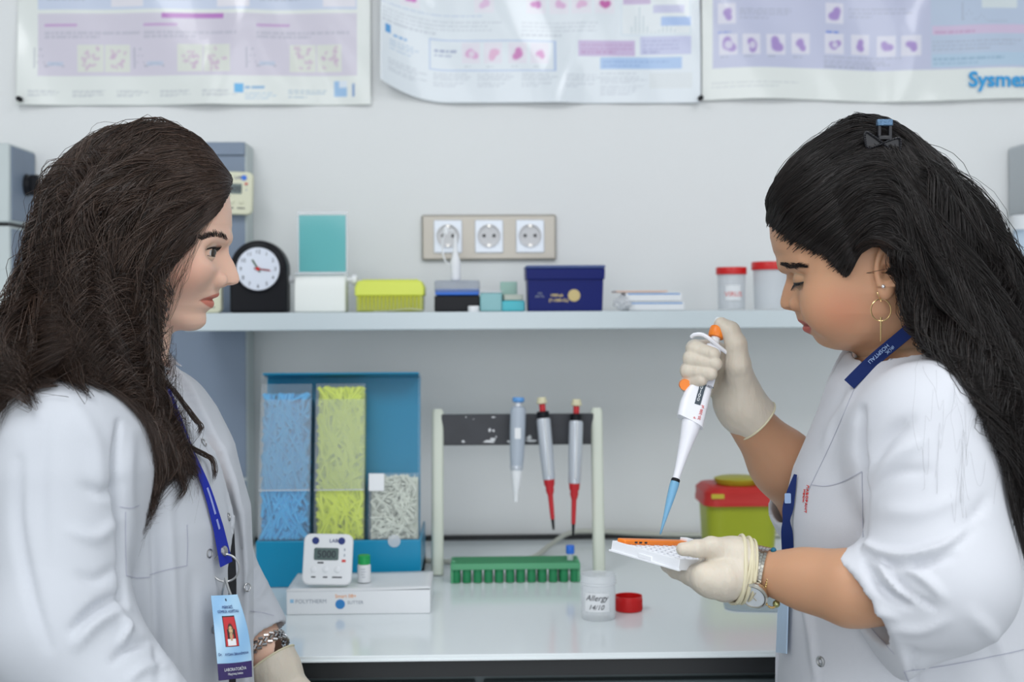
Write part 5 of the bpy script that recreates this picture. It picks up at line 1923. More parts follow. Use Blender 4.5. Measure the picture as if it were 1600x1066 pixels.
widL = [(221, .012), (229, .040), (250, .060), (280, .070), (330, .0725), (370, .073), (400, .0725), (430, .069), (460, .063), (490, .055), (510, .047), (522, .043)]
nwL = [(380, .010), (395, .0085), (415, .0095), (430, .012), (441, .0125), (448, .012), (453, .018), (460, .021), (470, .020), (484, .019), (492, .021), (510, .022)]
eyeL = dict(c=(.0670, .0335, .0036), socket=(.0890, .041, .0015), socket_r=(.0190, .0290, .0125), brow=(.0845, .014, .0185, .0700, .046, .0175))
neckL = ([HL.px(190, 462), HL.px(174, 540), HL.px(160, 625)], [.054, .0515, .060])
hfL = head_fn(HL, profL, baseL, backL, widL, nwL, eyeL, (.056, -.0800, .004, -.060), mouth=(-.0448, 0, .028, .0020),
              ala=((.0795, .0145, -.0250), (.0095, .0070, .0078)), nostril=((.0870, .0062, -.0312), (.0062, .0030, .0040)), neck=neckL,
              cheek=[((.052, .046, -.010), (.026, .022, .024))], ear=(-.004, .0725, .002, .029, .016))

hip_y = -.915
TL = Torso((P(183, 700, -.91).x, -.912), (math.cos(R(5)), -math.sin(R(5))), [
    (0.60, .140, .130, .150, 0), (.85, .135, .120, .150, 0), (1.00, .128, .110, .150, 0), (1.10, .130, .100, .155, 0), (1.17, .128, .100, .160, 0),
    (1.233, .110, .095, .165, .0), (1.268, .094, .088, .150, -.004), (1.298, .080, .078, .115, -.010), (1.322, .066, .064, .085, -.018), (1.345, .055, .055, .066, -.022)])
shLn, elLn, wrLn = PD(96, 694, 1.17), PD(98, 985, 1.125), PD(255, 1170, 1.10)
shLf, elLf, wrLf = TL.w(-.01, .135, 1.258), PD(318, 855, 1.475), PD(404, 1000, 1.44)
cdLf = (wrLf - elLf).normalized(); cdLn = (wrLn - elLn).normalized()
openL = [(1.345, -.05, .045), (1.30, -.040, .030), (1.272, -.030, .014), (1.22, -.014, .006), (1.168, -.016, .010), (1.123, -.040, .014), (1.064, -.038, .018), (.996, -.036, .020), (.60, -.05, .03)]
ozL = np.array([r[0] for r in openL])[::-1]; oaL = np.array([r[1] for r in openL])[::-1]; obL = np.array([r[2] for r in openL])[::-1]


def coat_L(X, Y, Z, raw=False):
    T = TL.fn(X, Y, Z)
    T = T + .0035 * wob(X, Y, Z * .35, 26, 1) * np.clip((1.30 - Z) * 12, 0, 1)
    kk = np.interp(Z, [1.12, 1.24], [.010, .055]).astype(np.float32)
    A = chain_sdf(X, Y, Z, [shLn, elLn, wrLn], [.054, .056, .046], .02)
    A = smax(A, (X - wrLn.x) * cdLn.x + (Y - wrLn.y) * cdLn.y + (Z - wrLn.z) * cdLn.z, .002)
    B = chain_sdf(X, Y, Z, [shLf, elLf, wrLf], [.055, .045, .036], .02)
    B = B + .0015 * wob(X, Y, Z, 60, 3)
    B = smax(B, (X - wrLf.x) * cdLf.x + (Y - wrLf.y) * cdLf.y + (Z - wrLf.z) * cdLf.z, .002)
    A = A + .0022 * wob(X, Y, Z * .5, 34, 2)
    d = smin(smin(T, A, kk), B, kk)
    if raw: return d
    x, y = TL.loc(X, Y)
    lo = np.interp(Z, ozL, oaL).astype(np.float32); hi = np.interp(Z, ozL, obL).astype(np.float32)
    w = np.maximum(np.maximum(lo - y, y - hi), .02 - x)
    cut = np.maximum(w, -(T + .013))
    d = smax(d, -cut, .003)
    nk = chain_sdf(X, Y, Z, [HL.g(174, 520), HL.g(160, 640)], [.064, .060])
    d = smax(d, -nk, .004)
    d = smax(d, -cone(X, Y, Z, wrLf - cdLf * .04, wrLf + cdLf * .02, .030, .032), .002)
    d = smax(d, -cone(X, Y, Z, wrLn - cdLn * .05, wrLn + cdLn * .02, .040, .042), .002)
    return d


def body_L(X, Y, Z):
    d = TL.fn(X, Y, Z, .017)
    d = smin(d, chain_sdf(X, Y, Z, [HL.g(174, 545), HL.g(160, 640)], [.0495, .050]), .02)
    d = smin(d, chain_sdf(X, Y, Z, [shLn, elLn, wrLn + cdLn * .02], [.044, .036, .024], .02), .02)
    d = smin(d, chain_sdf(X, Y, Z, [shLf, elLf, wrLf + cdLf * .035], [.044, .032, .0225], .02), .02)
    return d


tL = thing('person', (TL.c[0], TL.c[1], 0), 'woman with long brown hair in an open white coat, standing in profile on the left', 'person')
skL = lin(230, 190, 168)[:3]
paintL = lambda L: paint_skin(L, skL, lin(204, 122, 104)[:3], -.0448, .0068, .0098, .0285, .045, lin(230, 166, 144)[:3], (.050, .055, -.020), moles=[(.0235, -.061, -.0400, .0011)])
bodyL, bvhHL = build_person(tL, HL, hfL, (-.11, -.095, -.16), (.112, .095, .135), eyeL, skL, paintL, body_L, (-.78, -1.20, .55), (-.22, -.66, 1.36), 13, -26, -8, (.03, .02, .012, 1))
brow(HL, bvhHL, [(355, 373.5, 1.8), (346, 369.5, 2.8), (335, 368, 2.6), (325, 370.5, 1.8), (315, 375, .8)], 230, bodyL, M_browL, (-.8, 0, .35))

V, F = solid(coat_L, (-.80, -1.22, .56), (-.20, -.66, 1.40), .0032)
V = relax(V, F, 3)
N = vnormals(V, F)
V = fold(V, N, [
    ([(186, 660), (180, 740), (190, 850), (193, 950)], 5, -.007),
    ([(205, 680), (200, 760), (208, 880)], 10, .003),
    ([(190, 930), (150, 950), (112, 985)], 8, -.007), ([(195, 950), (150, 975), (118, 1010)], 9, .005),
    ([(190, 1005), (200, 980), (188, 965)], 6, .005), ([(235, 1000), (200, 1012), (175, 1035)], 7, -.005), ([(262, 1040), (225, 1045), (200, 1066)], 7, .004),
    ([(120, 640), (150, 700), (158, 780)], 14, .003), ([(70, 650), (62, 760), (66, 880)], 16, -.003), ([(30, 720), (28, 820), (50, 930), (75, 1010)], 10, -.004),
    ([(130, 760), (160, 770), (185, 755)], 9, -.0035), ([(110, 830), (150, 840), (185, 815)], 10, .003), ([(120, 900), (150, 905), (185, 885)], 9, -.003),
    ([(240, 800), (243, 900), (248, 1066)], 7, -.004), ([(262, 780), (268, 900), (275, 1066)], 9, .003), ([(300, 900), (305, 980), (310, 1066)], 9, -.003),
    ([(345, 640), (362, 720), (372, 800)], 8, .003), ([(355, 760), (372, 850), (380, 960)], 6, -.003), ([(300, 570), (325, 610), (340, 650)], 6, -.003),
    ([(405, 880), (395, 900), (390, 915)], 5, -.004), ([(418, 905), (408, 925), (396, 940)], 5, .003), ([(395, 960), (415, 955), (428, 965)], 5, -.003)])
coatL = npmesh('lab_coat', V, F, M_coat, tL)
bvhCL = bvh_of(V, F)
# standing collar
def collar(path, par, hgt, lean, name='collar', th=.0025, m=M_coat):
    c = catmull(path, 40); bm = nb(); rows = []
    ctr = c.mean(0)
    for i, q in enumerate(c):
        out = Vector((q[0] - ctr[0], q[1] - ctr[1], 0)).normalized()
        base = Vector(q); k = math.sin(math.pi * min(i, 39 - i) / 12) if min(i, 39 - i) < 6 else 1
        top = base + Vector((0, 0, hgt * max(k, .25))) - out * lean
        fo = top + out * .010 - Vector((0, 0, hgt * .55 * max(k, .2)))
        rows.append([bm.verts.new(v) for v in (base, base.lerp(top, .6), top, top + out * .004 - Vector((0, 0, .001)), fo)])
    for a, b in zip(rows, rows[1:]):
        for k in range(4): bm.faces.new((a[k], b[k], b[k + 1], a[k + 1]))
    return obj(name, bm, m, par, world=True, solid=th, subsurf=1)


nc = HL.g(172, 552)
rr_ = .062
collar([(nc.x + rr_ * 1.10 * math.cos(R(a)) + .006 * math.cos(R(a)), nc.y + rr_ * math.sin(R(a)), 1.322 + .016 * (1 - math.cos(R(a))) / 2 - .014 * max(0, math.cos(R(a)))) for a in range(28, 338, 22)], coatL, .030, .004)

# black shirt and red strap
Vs_, Fs_ = solid(lambda X, Y, Z: np.maximum(TL.fn(X, Y, Z, .0125), Z - 1.195 - .0 * X), (-.62, -1.12, .60), (-.24, -.70, 1.24), .005)
npmesh('shirt', relax(Vs_, Fs_, 1), Fs_, M_shirt, tL)
bvhCL2 = BVHTree.FromPolygons([tuple(v) for v in np.concatenate([V, Vs_])], [tuple(int(i) for i in f) for f in np.concatenate([F, Fs_ + len(V)])])
pth = [hit(bvhCL2, px_, py_, .0015) for px_, py_ in ((242, 575), (247, 595), (252, 615), (258, 640))]
pth = [q for q in pth if q[0] is not None]
if len(pth) > 2: ribbon('neck_strap', [q[0] for q in pth], [q[1] for q in pth], .012, .001, mat('red_cloth', lin(170, 40, 30), .7), tL)

snap_L = [(318, 692), (297, 741), (357, 808), (327, 865), (386, 918), (334, 983)]
for q in snap_L: snap(q[0], q[1], bvhCL, coatL)
seam([[(197, 900), (216, 903), (234, 902)], [(234, 898), (262, 890), (292, 884)], [(196, 800), (196, 850), (197, 900)], [(292, 820), (293, 850), (292, 884)], [(187, 792), (205, 794), (217, 790)]], bvhCL, coatL)
seam([[(391, 955), (410, 958), (428, 962)]], bvhCL, coatL)

# gloves of the left woman
dL = Vector((.55, .0, -.83)).normalized()
w0 = wrLf + cdLf * .040
ch = default_hand(w0 - cdLf * .0, Vector((.35, -.05, -.93)), Vector((.75, -.55, .35)), Vector((-.75, -.5, -.3)), .45)
glove_mesh(ch, [(w0 + Vector((.004, 0, -.01)), w0 + Vector((.018, -.004, -.055)), .025, .030, ((-.6, -.78, 0), 1.35))], [(w0 + Vector((.002, 0, -.012)), .026), (w0 - cdLf * .004, .026), (w0 - cdLf * .014, .0285)], tL)
w1 = wrLn + cdLn * .02
ch = default_hand(w1, Vector((.75, .2, -.55)), Vector((.3, .5, .8)), Vector((-.1, .9, -.3)), .4)
glove_mesh(ch, [(w1, w1 + Vector((.05, .012, -.035)), .025, .030, ((0, .95, -.3), 1.35))], [(w1 + Vector((.01, 0, -.01)), .026), (w1, .026), (w1 - cdLn * .02, .028)], tL, h=.0016)

# chain bracelet on the far wrist: above the glove
bm = nb()
bc = PD(414, 1017, 1.437)
ax = (cdLf + Vector((.15, -.25, 0))).normalized(); q = Vector((0, 0, 1)).rotation_difference(ax).to_matrix()
for row in range(3):
    for i in range(26):
        a = 2 * math.pi * (i + .5 * (row % 2)) / 26
        c = bc + q @ Vector((.0265 * math.cos(a), .0265 * math.sin(a), (row - 1) * .0042))
        tg_ = q @ Vector((-math.sin(a), math.cos(a), .5 if row % 2 else -.5))
        tube(bm, [c - tg_ * .0022, c, c + tg_ * .0022], .0018, 6)
tag(obj('bracelet', bm, mat('silver_chain', (.55, .55, .56, 1), .25, metal=1), None), 'silver woven chain bracelet on the far wrist of the left woman', 'bracelet')

# lanyard and badge of the left woman
def on_path(bvh, pts, n, off):
    c = catmull([(p[0], p[1], 0) for p in pts], n)
    out = []
    for qx in c:
        a, nn = hit(bvh, qx[0], qx[1], off)
        if a is not None: out.append((a, nn))
    return out


rP = on_path(bvhCL2, [(243, 560), (256, 605), (272, 650), (290, 700), (306, 735), (322, 775), (333, 815), (343, 850), (350, 893)], 40, .003)
Pn = np.array([tuple(a) for a, n_ in rP])
for _ in range(6): Pn[1:-1] = (Pn[:-2] + Pn[1:-1] * 2 + Pn[2:]) / 4
ns = [(n_ + Vector((.35, -.2, 0))).normalized() for a, n_ in rP]
for i in range(len(ns) - 12, len(ns)):
    ns[i] = ns[len(ns) - 13]
d_end = Pn[-12] - Pn[-16]; d_end /= np.linalg.norm(d_end)
for i in range(len(Pn) - 8, len(Pn)):
    Pn[i] = Pn[i - 1] + (d_end * .5 + np.array([.12, -.05, -.9]) * .5) * .0045
wd_ = [.0085 + .012 * max(0, (i / len(rP) - .45) / .55) for i in range(len(rP))]
tLan = thing('lanyard', Pn[0], 'bright blue lanyard hanging down the front of the left woman', 'lanyard')
ribbon('strap', [Vector(p) for p in Pn], ns, .011, .0012, M_lan, tLan, wd_)
strapN = ns
# printed marks on the strap
for f0, f1 in ((.30, .36), (.58, .72), (.74, .80)):
    i0, i1 = int(f0 * len(Pn)), int(f1 * len(Pn))
    ribbon('strap_print', [Vector(p) + n_ * .0014 for p, n_ in zip(Pn[i0:i1], ns[i0:i1])], ns[i0:i1], .0028, .0002, mat('strap_print_pale', lin(150, 160, 214), .6), tLan)
e = Vector(Pn[-1]); nl_ = ns[-1]
st = Vector(Pn[-4])
bm = nb(); lathe(bm, [(.0052, 0), (.0048, .0016), (.003, .0028), (0, .0032)], frame_to(st + nl_ * .001, st + nl_ * .01), seg=24); obj('rivet', bm, M_snap, tLan, world=True)
bm = nb(); tube(bm, [e + Vector((.013 * math.cos(a) , -.002, .013 * math.sin(a) - .003)) for a in np.linspace(0, 2 * math.pi, 28, endpoint=False)], .0011, 6, closed=True); obj('ring', bm, M_snap, tLan, world=True)
bm = nb(); k0 = e + Vector((0, -.003, -.016))
tube(bm, catmull([k0 + Vector((0, 0, .004)), k0 + Vector((.003, -.001, -.006)), k0 + Vector((.007, -.001, -.018)), k0 + Vector((.006, -.001, -.028)), k0 + Vector((.002, -.001, -.030)), k0 + Vector((.0005, 0, -.024))], 20), .0013, 6)
tube(bm, [k0 + Vector((.0, 0, .002)), k0 + Vector((-.003, 0, -.010)), k0 + Vector((-.003, 0, -.020))], .0012, 6); obj('hook', bm, M_snap, tLan, world=True)

cn = [PD(330, 931, 1.225), PD(371, 929, 1.245), PD(342, 1064, 1.215), PD(394, 1058, 1.235)]      # TL TR BL BR
nX, nZ = 90, 140
img = np.ones((nZ, nX, 3), np.float32)
def badge(img):
    h_, w_ = img.shape[:2]
    yy, xx = np.mgrid[0:h_, 0:w_]
    img[:] = np.array(lin(176, 214, 240)[:3])
    k = np.clip(.5 + .5 * np.sin(xx / w_ * 5 + yy / h_ * 7), 0, 1)[..., None]
    img[:] = img * (1 - .55 * k) + np.array(lin(116, 174, 226)[:3]) * .55 * k
    rect(img, 0, .80, 1, 1, lin(48, 30, 96)[:3])
    rect(img, .27, .245, .66, .605, lin(30, 30, 34)[:3]); rect(img, .285, .255, .645, .597, lin(196, 44, 50)[:3])
    blob(img, .465, .40, .125, lin(44, 30, 26)[:3], asp=1.35, irr=.03); rect(img, .36, .40, .41, .55, lin(44, 30, 26)[:3]); rect(img, .53, .40, .59, .57, lin(44, 30, 26)[:3])
    blob(img, .46, .405, .080, lin(206, 176, 130)[:3], asp=1.25, irr=.02)
    rect(img, .42, .45, .50, .50, lin(190, 160, 118)[:3]); rect(img, .35, .515, .58, .595, lin(236, 236, 240)[:3]); rect(img, .43, .50, .49, .535, lin(190, 160, 118)[:3])
    for ex_ in (.425, .495): rect(img, ex_ - .012, .392, ex_ + .014, .400, lin(50, 36, 30)[:3])
    rect(img, .44, .437, .49, .442, lin(150, 70, 66)[:3])
    blob(img, .5, .055, .03, lin(20, 30, 60)[:3], irr=.02)
badge(img)
u_, v_ = np.meshgrid(np.linspace(0, 1, nX), np.linspace(0, 1, nZ))
c4 = [np.array(tuple(q)) for q in cn]
G_ = (c4[0] * ((1 - u_) * (1 - v_))[..., None] + c4[1] * (u_ * (1 - v_))[..., None] + c4[2] * ((1 - u_) * v_)[..., None] + c4[3] * (u_ * v_)[..., None])
G_ += np.array([.35, -.9, 0]) * (.004 * np.sin(np.pi * u_) * np.sin(np.pi * v_ * .9 + .2))[..., None]
G_ += np.array([1, 0, 0]) * (.004 * np.sin(np.pi * v_) * u_)[..., None]
i_ = np.arange(nX * nZ).reshape(nZ, nX)
tB = thing('id_badge', c4[0], 'light blue identity badge with portrait photo on the left woman, hanging from the blue lanyard', 'badge')
o = npmesh('card', G_.reshape(-1, 3), np.stack([i_[1:, :-1], i_[1:, 1:], i_[:-1, 1:], i_[:-1, :-1]], -1).reshape(-1, 4), mat('badge_print', (1, 1, 1, 1), .25, attr='Col', coat=.4), tB, colors=img.reshape(-1, 3))
md = o.modifiers.new('thickness', 'SOLIDIFY'); md.thickness = .0009


def badge_text(s, size, u0, v0, m, al='CENTER'):
    bm = text_bm(s, size, Matrix.Identity(4), .0001, al)
    Wc = np.linalg.norm(c4[1] - c4[0]) * 1.05; Hc_ = np.linalg.norm(c4[2] - c4[0])
    for vv in bm.verts:
        uu, ww = u0 + vv.co.x / .054, v0 - vv.co.y / .086
        p = c4[0] * (1 - uu) * (1 - ww) + c4[1] * uu * (1 - ww) + c4[2] * (1 - uu) * ww + c4[3] * uu * ww
        p = p + np.array([.35, -.9, 0]) * (.004 * math.sin(math.pi * min(max(uu, 0), 1)) * math.sin(math.pi * ww * .9 + .2) + .0008 + vv.co.z)
        p = p + np.array([1, 0, 0]) * .004 * math.sin(math.pi * ww) * uu
        vv.co = Vector(p)
    obj('lettering', bm, m, tB, world=True)


badge_text('MƏRKƏZİ', .0042, .5, .155, M_navyprint)
badge_text('GÖMRÜK HOSPİTALI', .0040, .5, .205, M_navyprint)
badge_text('Dr.', .0042, .10, .71, M_navyprint)
badge_text('AYDAN İBRAHİMOVA', .0037, .57, .71, M_navyprint)
badge_text('LABORATORİYA', .0046, .5, .895, M_card)
badge_text('Müayinəçi həkim', .0035, .5, .945, M_card)

# hair of the left woman
g = HL.g
GL = [
    [g(334, 326, -.046), g(306, 372, -.074), g(270, 412, -.084), g(246, 455, -.088), g(236, 515, -.085), g(238, 590, -.105), g(246, 645, -.12), g(256, 690, -.13), g(260, 735, -.135), g(248, 772, -.135)],
    [g(345, 308, -.036), g(312, 345, -.075), g(266, 385, -.092), g(232, 440, -.098), g(220, 515, -.098), g(224, 590, -.115), g(230, 650, -.13), g(236, 700, -.135), g(246, 748, -.14), g(234, 784, -.14)],
    [g(351, 297, -.028), g(318, 313, -.072), g(258, 348, -.096), g(208, 410, -.102), g(196, 495, -.108), g(202, 580, -.13), g(208, 650, -.14), g(216, 700, -.145), g(206, 740, -.145), g(214, 772, -.145)],
    [g(354, 290, -.02), g(318, 284, -.058), g(243, 305, -.092), g(178, 370, -.104), g(160, 465, -.112), g(172, 560, -.14), g(195, 635, -.15), g(212, 680, -.15), g(196, 712, -.15), g(203, 728, -.15)],
    [g(353, 286, -.008), g(318, 256, -.036), g(232, 256, -.074), g(152, 312, -.095), g(122, 400, -.105), g(118, 490, -.115), g(143, 560, -.15), g(170, 610, -.16), g(186, 650, -.16), g(190, 690, -.155)],
    [g(347, 273, .0), g(300, 224, -.014), g(215, 216, -.042), g(133, 290, -.072), g(96, 390, -.088), g(74, 475, -.10), g(56, 540, -.15), g(62, 575, -.19), g(66, 600, -.205), g(44, 630, -.21)],
    [g(343, 267, .008), g(294, 213, .0), g(205, 203, -.012), g(120, 256, -.028), g(84, 350, -.045), g(62, 440, -.055), g(26, 520, -.10), g(4, 580, -.16), g(4, 640, -.19), g(-20, 700, -.20)],
    [g(343, 273, .02), g(296, 216, .028), g(206, 206, .045), g(128, 268, .055), g(90, 360, .055), g(66, 450, .05), g(32, 530, .04), g(4, 590, .03), g(0, 650, .02), g(-14, 700, .0)],
    [g(352, 285, .03), g(310, 270, .065), g(235, 285, .088), g(165, 350, .092), g(135, 440, .09), g(120, 520, .085), g(108, 580, .08), g(104, 630, .07), g(108, 680, .06)],
    [g(338, 318, .046), g(300, 355, .078), g(255, 400, .088), g(222, 450, .088), g(208, 510, .082), g(205, 560, .078), g(205, 600, .07), g(204, 640, .06)]]
colL = lambda u, n, rs: np.clip(np.array([[.042, .025, .018]]) * (1 + .55 * rs.normal(size=(len(u), 1)) * .6) + (rs.rand(len(u), 1) < .12) * np.array([[.022, .014, .009]]), .003, 1)
exL = [[g(150, 560, -.15), g(120, 585, -.16), g(75, 600, -.17), g(60, 620, -.17), g(45, 650, -.17), g(28, 680, -.17)], [g(215, 610, -.145), g(250, 680, -.14), g(285, 715, -.13), g(325, 725, -.12), g(333, 745, -.12), g(328, 760, -.12)], [g(205, 720, -.15), g(215, 752, -.15), g(240, 745, -.145), g(252, 725, -.14)], [g(245, 590, -.12), g(272, 620, -.12), g(300, 660, -.115), g(312, 675, -.115), g(308, 690, -.115)],
       [g(210, 590, -.145), g(205, 650, -.15), g(190, 700, -.15), g(200, 730, -.15), g(188, 745, -.15)], [g(60, 520, -.12), g(40, 560, -.14), g(15, 600, -.15), g(5, 640, -.15), g(-10, 690, -.15)], [g(240, 640, -.14), g(262, 700, -.14), g(240, 745, -.14), g(252, 775, -.14), g(238, 790, -.14)]]
pushL = sdf_push(lambda x, y, z: coat_L(x, y, z, raw=True))
hair('hair', GL, 9500, tL, M_hair, colL, 3, push=both_push(pushL, HL, hfL), locks=40, wave=(.013, 3.2), thick=.016, extra=exL, base_end=.56, base_in=.010, endvar=.48, lock_pull=.93)
# fine loose hairs before the cheek
rs = np.random.RandomState(4); bm = nb()
for k in range(26):
    x0, y0 = rs.uniform(300, 350), 0
    y0 = np.interp(x0, [300, 350], [360, 305])
    bnd = rs.uniform(-14, 4)
    pts = []
    for q in range(9):
        f = q / 8
        px_, py_ = x0 + bnd * math.sin(f * 2.5) - f * (x0 - rs.uniform(238, 244)) * .75, y0 + f * rs.uniform(150, 175)
        a, nn = hit(bvhHL, px_, py_, .0016 + .004 * math.sin(f * 3.1))
        if a is not None: pts.append(a)
    if len(pts) > 3: tube(bm, [Vector(p) for p in catmull(pts, 20)], .00011, 3)
obj('loose_hairs', bm, mat('loose_hair', (.02, .013, .01, 1), .5), tL, world=True)

# ================================================================== RIGHT WOMAN
HR = Head(1352, 430, 1.30, -1, YAW_R)
profR = [(1352, 218), (1300, 222), (1264, 238), (1237, 262), (1218, 292), (1208, 320), (1204, 345), (1205, 368), (1210, 390), (1216, 404), (1220, 412), (1226, 420), (1230.3, 427), (1229.5, 434), (1227.5, 443), (1224, 455), (1221, 467), (1220.2, 474), (1222, 480), (1228, 484), (1243, 485.6), (1245, 489), (1246, 497), (1248.5, 502.5), (1253, 506), (1258, 507.8), (1255.5, 510), (1254.6, 514), (1257, 518.5), (1264, 521.8), (1270.5, 525), (1274, 531), (1278, 537), (1286, 543), (1299, 547.5), (1315, 550)]
baseR = [(1352, 218), (1300, 222), (1264, 238), (1237, 262), (1218, 292), (1208, 320), (1204, 345), (1205, 368), (1210, 390), (1218, 407), (1227, 418), (1235, 430), (1239, 445), (1241, 458), (1243, 472), (1246, 485), (1248, 492), (1251, 500), (1256, 508), (1261, 516), (1267, 522), (1272, 528), (1276, 534), (1281, 539), (1289, 545), (1301, 549), (1315, 552)]
backR = [(1352, 218), (1420, 230), (1462, 258), (1488, 300), (1496, 350), (1490, 400), (1474, 440), (1455, 480), (1440, 520)]
widR = [(218, .012), (226, .042), (250, .062), (290, .072), (330, .0755), (380, .076), (420, .0765), (460, .075), (490, .071), (520, .062), (545, .052), (555, .045)]
nwR = [(405, .011), (425, .0085), (445, .0095), (462, .012), (474, .013), (484, .012), (489, .018), (498, .021), (512, .020), (522, .019), (530, .022), (548, .024)]
eyeR = dict(c=(.0600, .0325, -.0040), socket=(.0840, .038, -.0030), socket_r=(.0180, .0250, .0115), brow=(.0785, .014, .0098, .0640, .047, .0105))
neckR = ([HR.px(1425, 485), HR.px(1438, 550), HR.px(1452, 630)], [.054, .054, .062])
hfR = head_fn(HR, profR, baseR, backR, widR, nwR, eyeR, (.030, -.0765, -.0140, -.0640), mouth=(-.0494, 0, .028, .0020),
              ala=((.0665, .0140, -.0288), (.0090, .0066, .0074)), nostril=((.0745, .0066, -.0350), (.0062, .0032, .0036)), neck=neckR,
              cheek=[((.038, .045, -.028), (.028, .022, .030))], ear=(-.0110, .0760, .0035, .0225, .0125))

TR = Torso((P(1425, 700, -.91).x, -.912), (-math.cos(R(12)), math.sin(R(12))), [
    (0.60, .150, .150, .160, 0), (.85, .145, .150, .160, 0), (1.00, .141, .140, .160, 0), (1.10, .134, .125, .165, 0), (1.17, .128, .115, .168, 0),
    (1.205, .120, .11, .168, 0), (1.233, .108, .105, .165, .0), (1.268, .096, .098, .152, -.002), (1.298, .088, .090, .128, -.004), (1.325, .080, .080, .106, -.008), (1.348, .070, .074, .088, -.014), (1.366, .058, .066, .072, -.02)])
shRn, elRn = PD(1450, 672, 1.17), PD(1476, 905, 1.125)
slRn = PD(1352, 940, 1.140)            # end of the sleeve
wrRn = PD(1185, 893, 1.195)
shRf, elRf = TR.w(-.01, -.14, 1.262), PD(1285, 800, 1.455)
wrRf = PD(1160, 645, 1.40)
fRf = (wrRf - elRf).normalized()
# the opening of the near sleeve
cut_n = (CAMROT @ Vector((-.82, -.44, .14))).normalized(); cut_p = PD(1338, 935, 1.135)
openR = [(1.38, .060, -.055), (1.345, .045, -.045), (1.315, .016, -.022), (1.292, .0, -.004), (1.24, .0, -.002), (1.20, .004, -.006), (1.165, .020, -.014), (1.10, .030, -.020), (1.02, .034, -.024), (.60, .04, -.05)]
ozR = np.array([r[0] for r in openR])[::-1]; oaR = np.array([r[1] for r in openR])[::-1]; obR = np.array([r[2] for r in openR])[::-1]


def coat_R(X, Y, Z, raw=False):
    T = TR.fn(X, Y, Z)
    T = T + .0035 * wob(X, Y, Z * .4, 24, 11) * np.clip((1.30 - Z) * 12, 0, 1)
    kk = np.interp(Z, [1.12, 1.24], [.010, .055]).astype(np.float32)
    A = chain_sdf(X, Y, Z, [shRn, elRn], [.060, .060], .02)
    A = smin(A, cone(X, Y, Z, elRn, slRn, .056, .048), .02)
    A = smin(A, cone(X, Y, Z, elRn, PD(1388, 998, 1.14), .046, .038), .02)
    A = A + .0022 * wob(X, Y, Z, 34, 12)
    A = smax(A, (X - cut_p.x) * cut_n.x + (Y - cut_p.y) * cut_n.y + (Z - cut_p.z) * cut_n.z, .003)
    B = chain_sdf(X, Y, Z, [shRf, elRf, elRf + fRf * .035], [.056, .050, .048], .02)
    q = elRf + fRf * .035
    B = smax(B, (X - q.x) * fRf.x + (Y - q.y) * fRf.y + (Z - q.z) * fRf.z, .003)
    d = smin(smin(T, A, kk), B, kk)
    if raw: return d
    x, y = TR.loc(X, Y)          # y grows toward the camera side
    hi = np.interp(Z, ozR, oaR).astype(np.float32); lo = np.interp(Z, ozR, obR).astype(np.float32)
    w = np.maximum(np.maximum(lo - y, y - hi), .02 - x)
    dep = np.interp(Z, [1.28, 1.30], [.010, .030]).astype(np.float32)
    d = smax(d, -np.maximum(w, -(T + dep)), .003)
    nk = chain_sdf(X, Y, Z, [HR.g(1432, 525), HR.g(1446, 640)], [.066, .064])
    d = smax(d, -nk, .004)
    d = smax(d, -cone(X, Y, Z, elRn.lerp(slRn, .45), slRn + (slRn - elRn) * .4, .038, .041), .003)
    d = smax(d, -cone(X, Y, Z, elRf + fRf * .01, elRf + fRf * .06, .044, .046), .002)
    return d


def body_R(X, Y, Z):
    d = TR.fn(X, Y, Z, .013)
    d = smin(d, chain_sdf(X, Y, Z, [HR.g(1438, 560), HR.g(1452, 640)], [.055, .060]), .02)
    d = smin(d, chain_sdf(X, Y, Z, [shRn, elRn + Vector((0, 0, -.006)), PD(1330, 919, 1.145), PD(1262, 906, 1.170), wrRn], [.048, .036, .0302, .0240, .0195], .02), .008)
    d = smin(d, chain_sdf(X, Y, Z, [shRf, elRf, elRf.lerp(wrRf, .5), wrRf], [.046, .038, .0335, .0225], .02), .008)
    return d


tR = thing('person', (TR.c[0], TR.c[1], 0), 'woman with dark half-up hair in a white tunic, pipetting with gloved hands on the right', 'person')
skR = lin(196, 150, 118)[:3]
paintR = lambda L: paint_skin(L, skR, lin(178, 92, 84)[:3], -.0494, .0062, .0098, .0285, .030, lin(200, 126, 98)[:3], (.030, .062, -.034), moles=[(.0445, -.052, .0014, .0011)])
bodyR, bvhHR = build_person(tR, HR, hfR, (-.115, -.10, -.17), (.105, .10, .145), eyeR, skR, paintR, body_R, (.12, -1.22, .55), (.68, -.66, 1.38), -24, -30, -40, (.05, .03, .02, 1))
brow(HR, bvhHR, [(1220, 411.5, 1.6), (1228, 413, 3.4), (1238, 414, 3.4), (1248, 414.5, 2.4), (1256, 416.5, 1.0)], 300, bodyR, M_browL, (-.8, 0, .1))

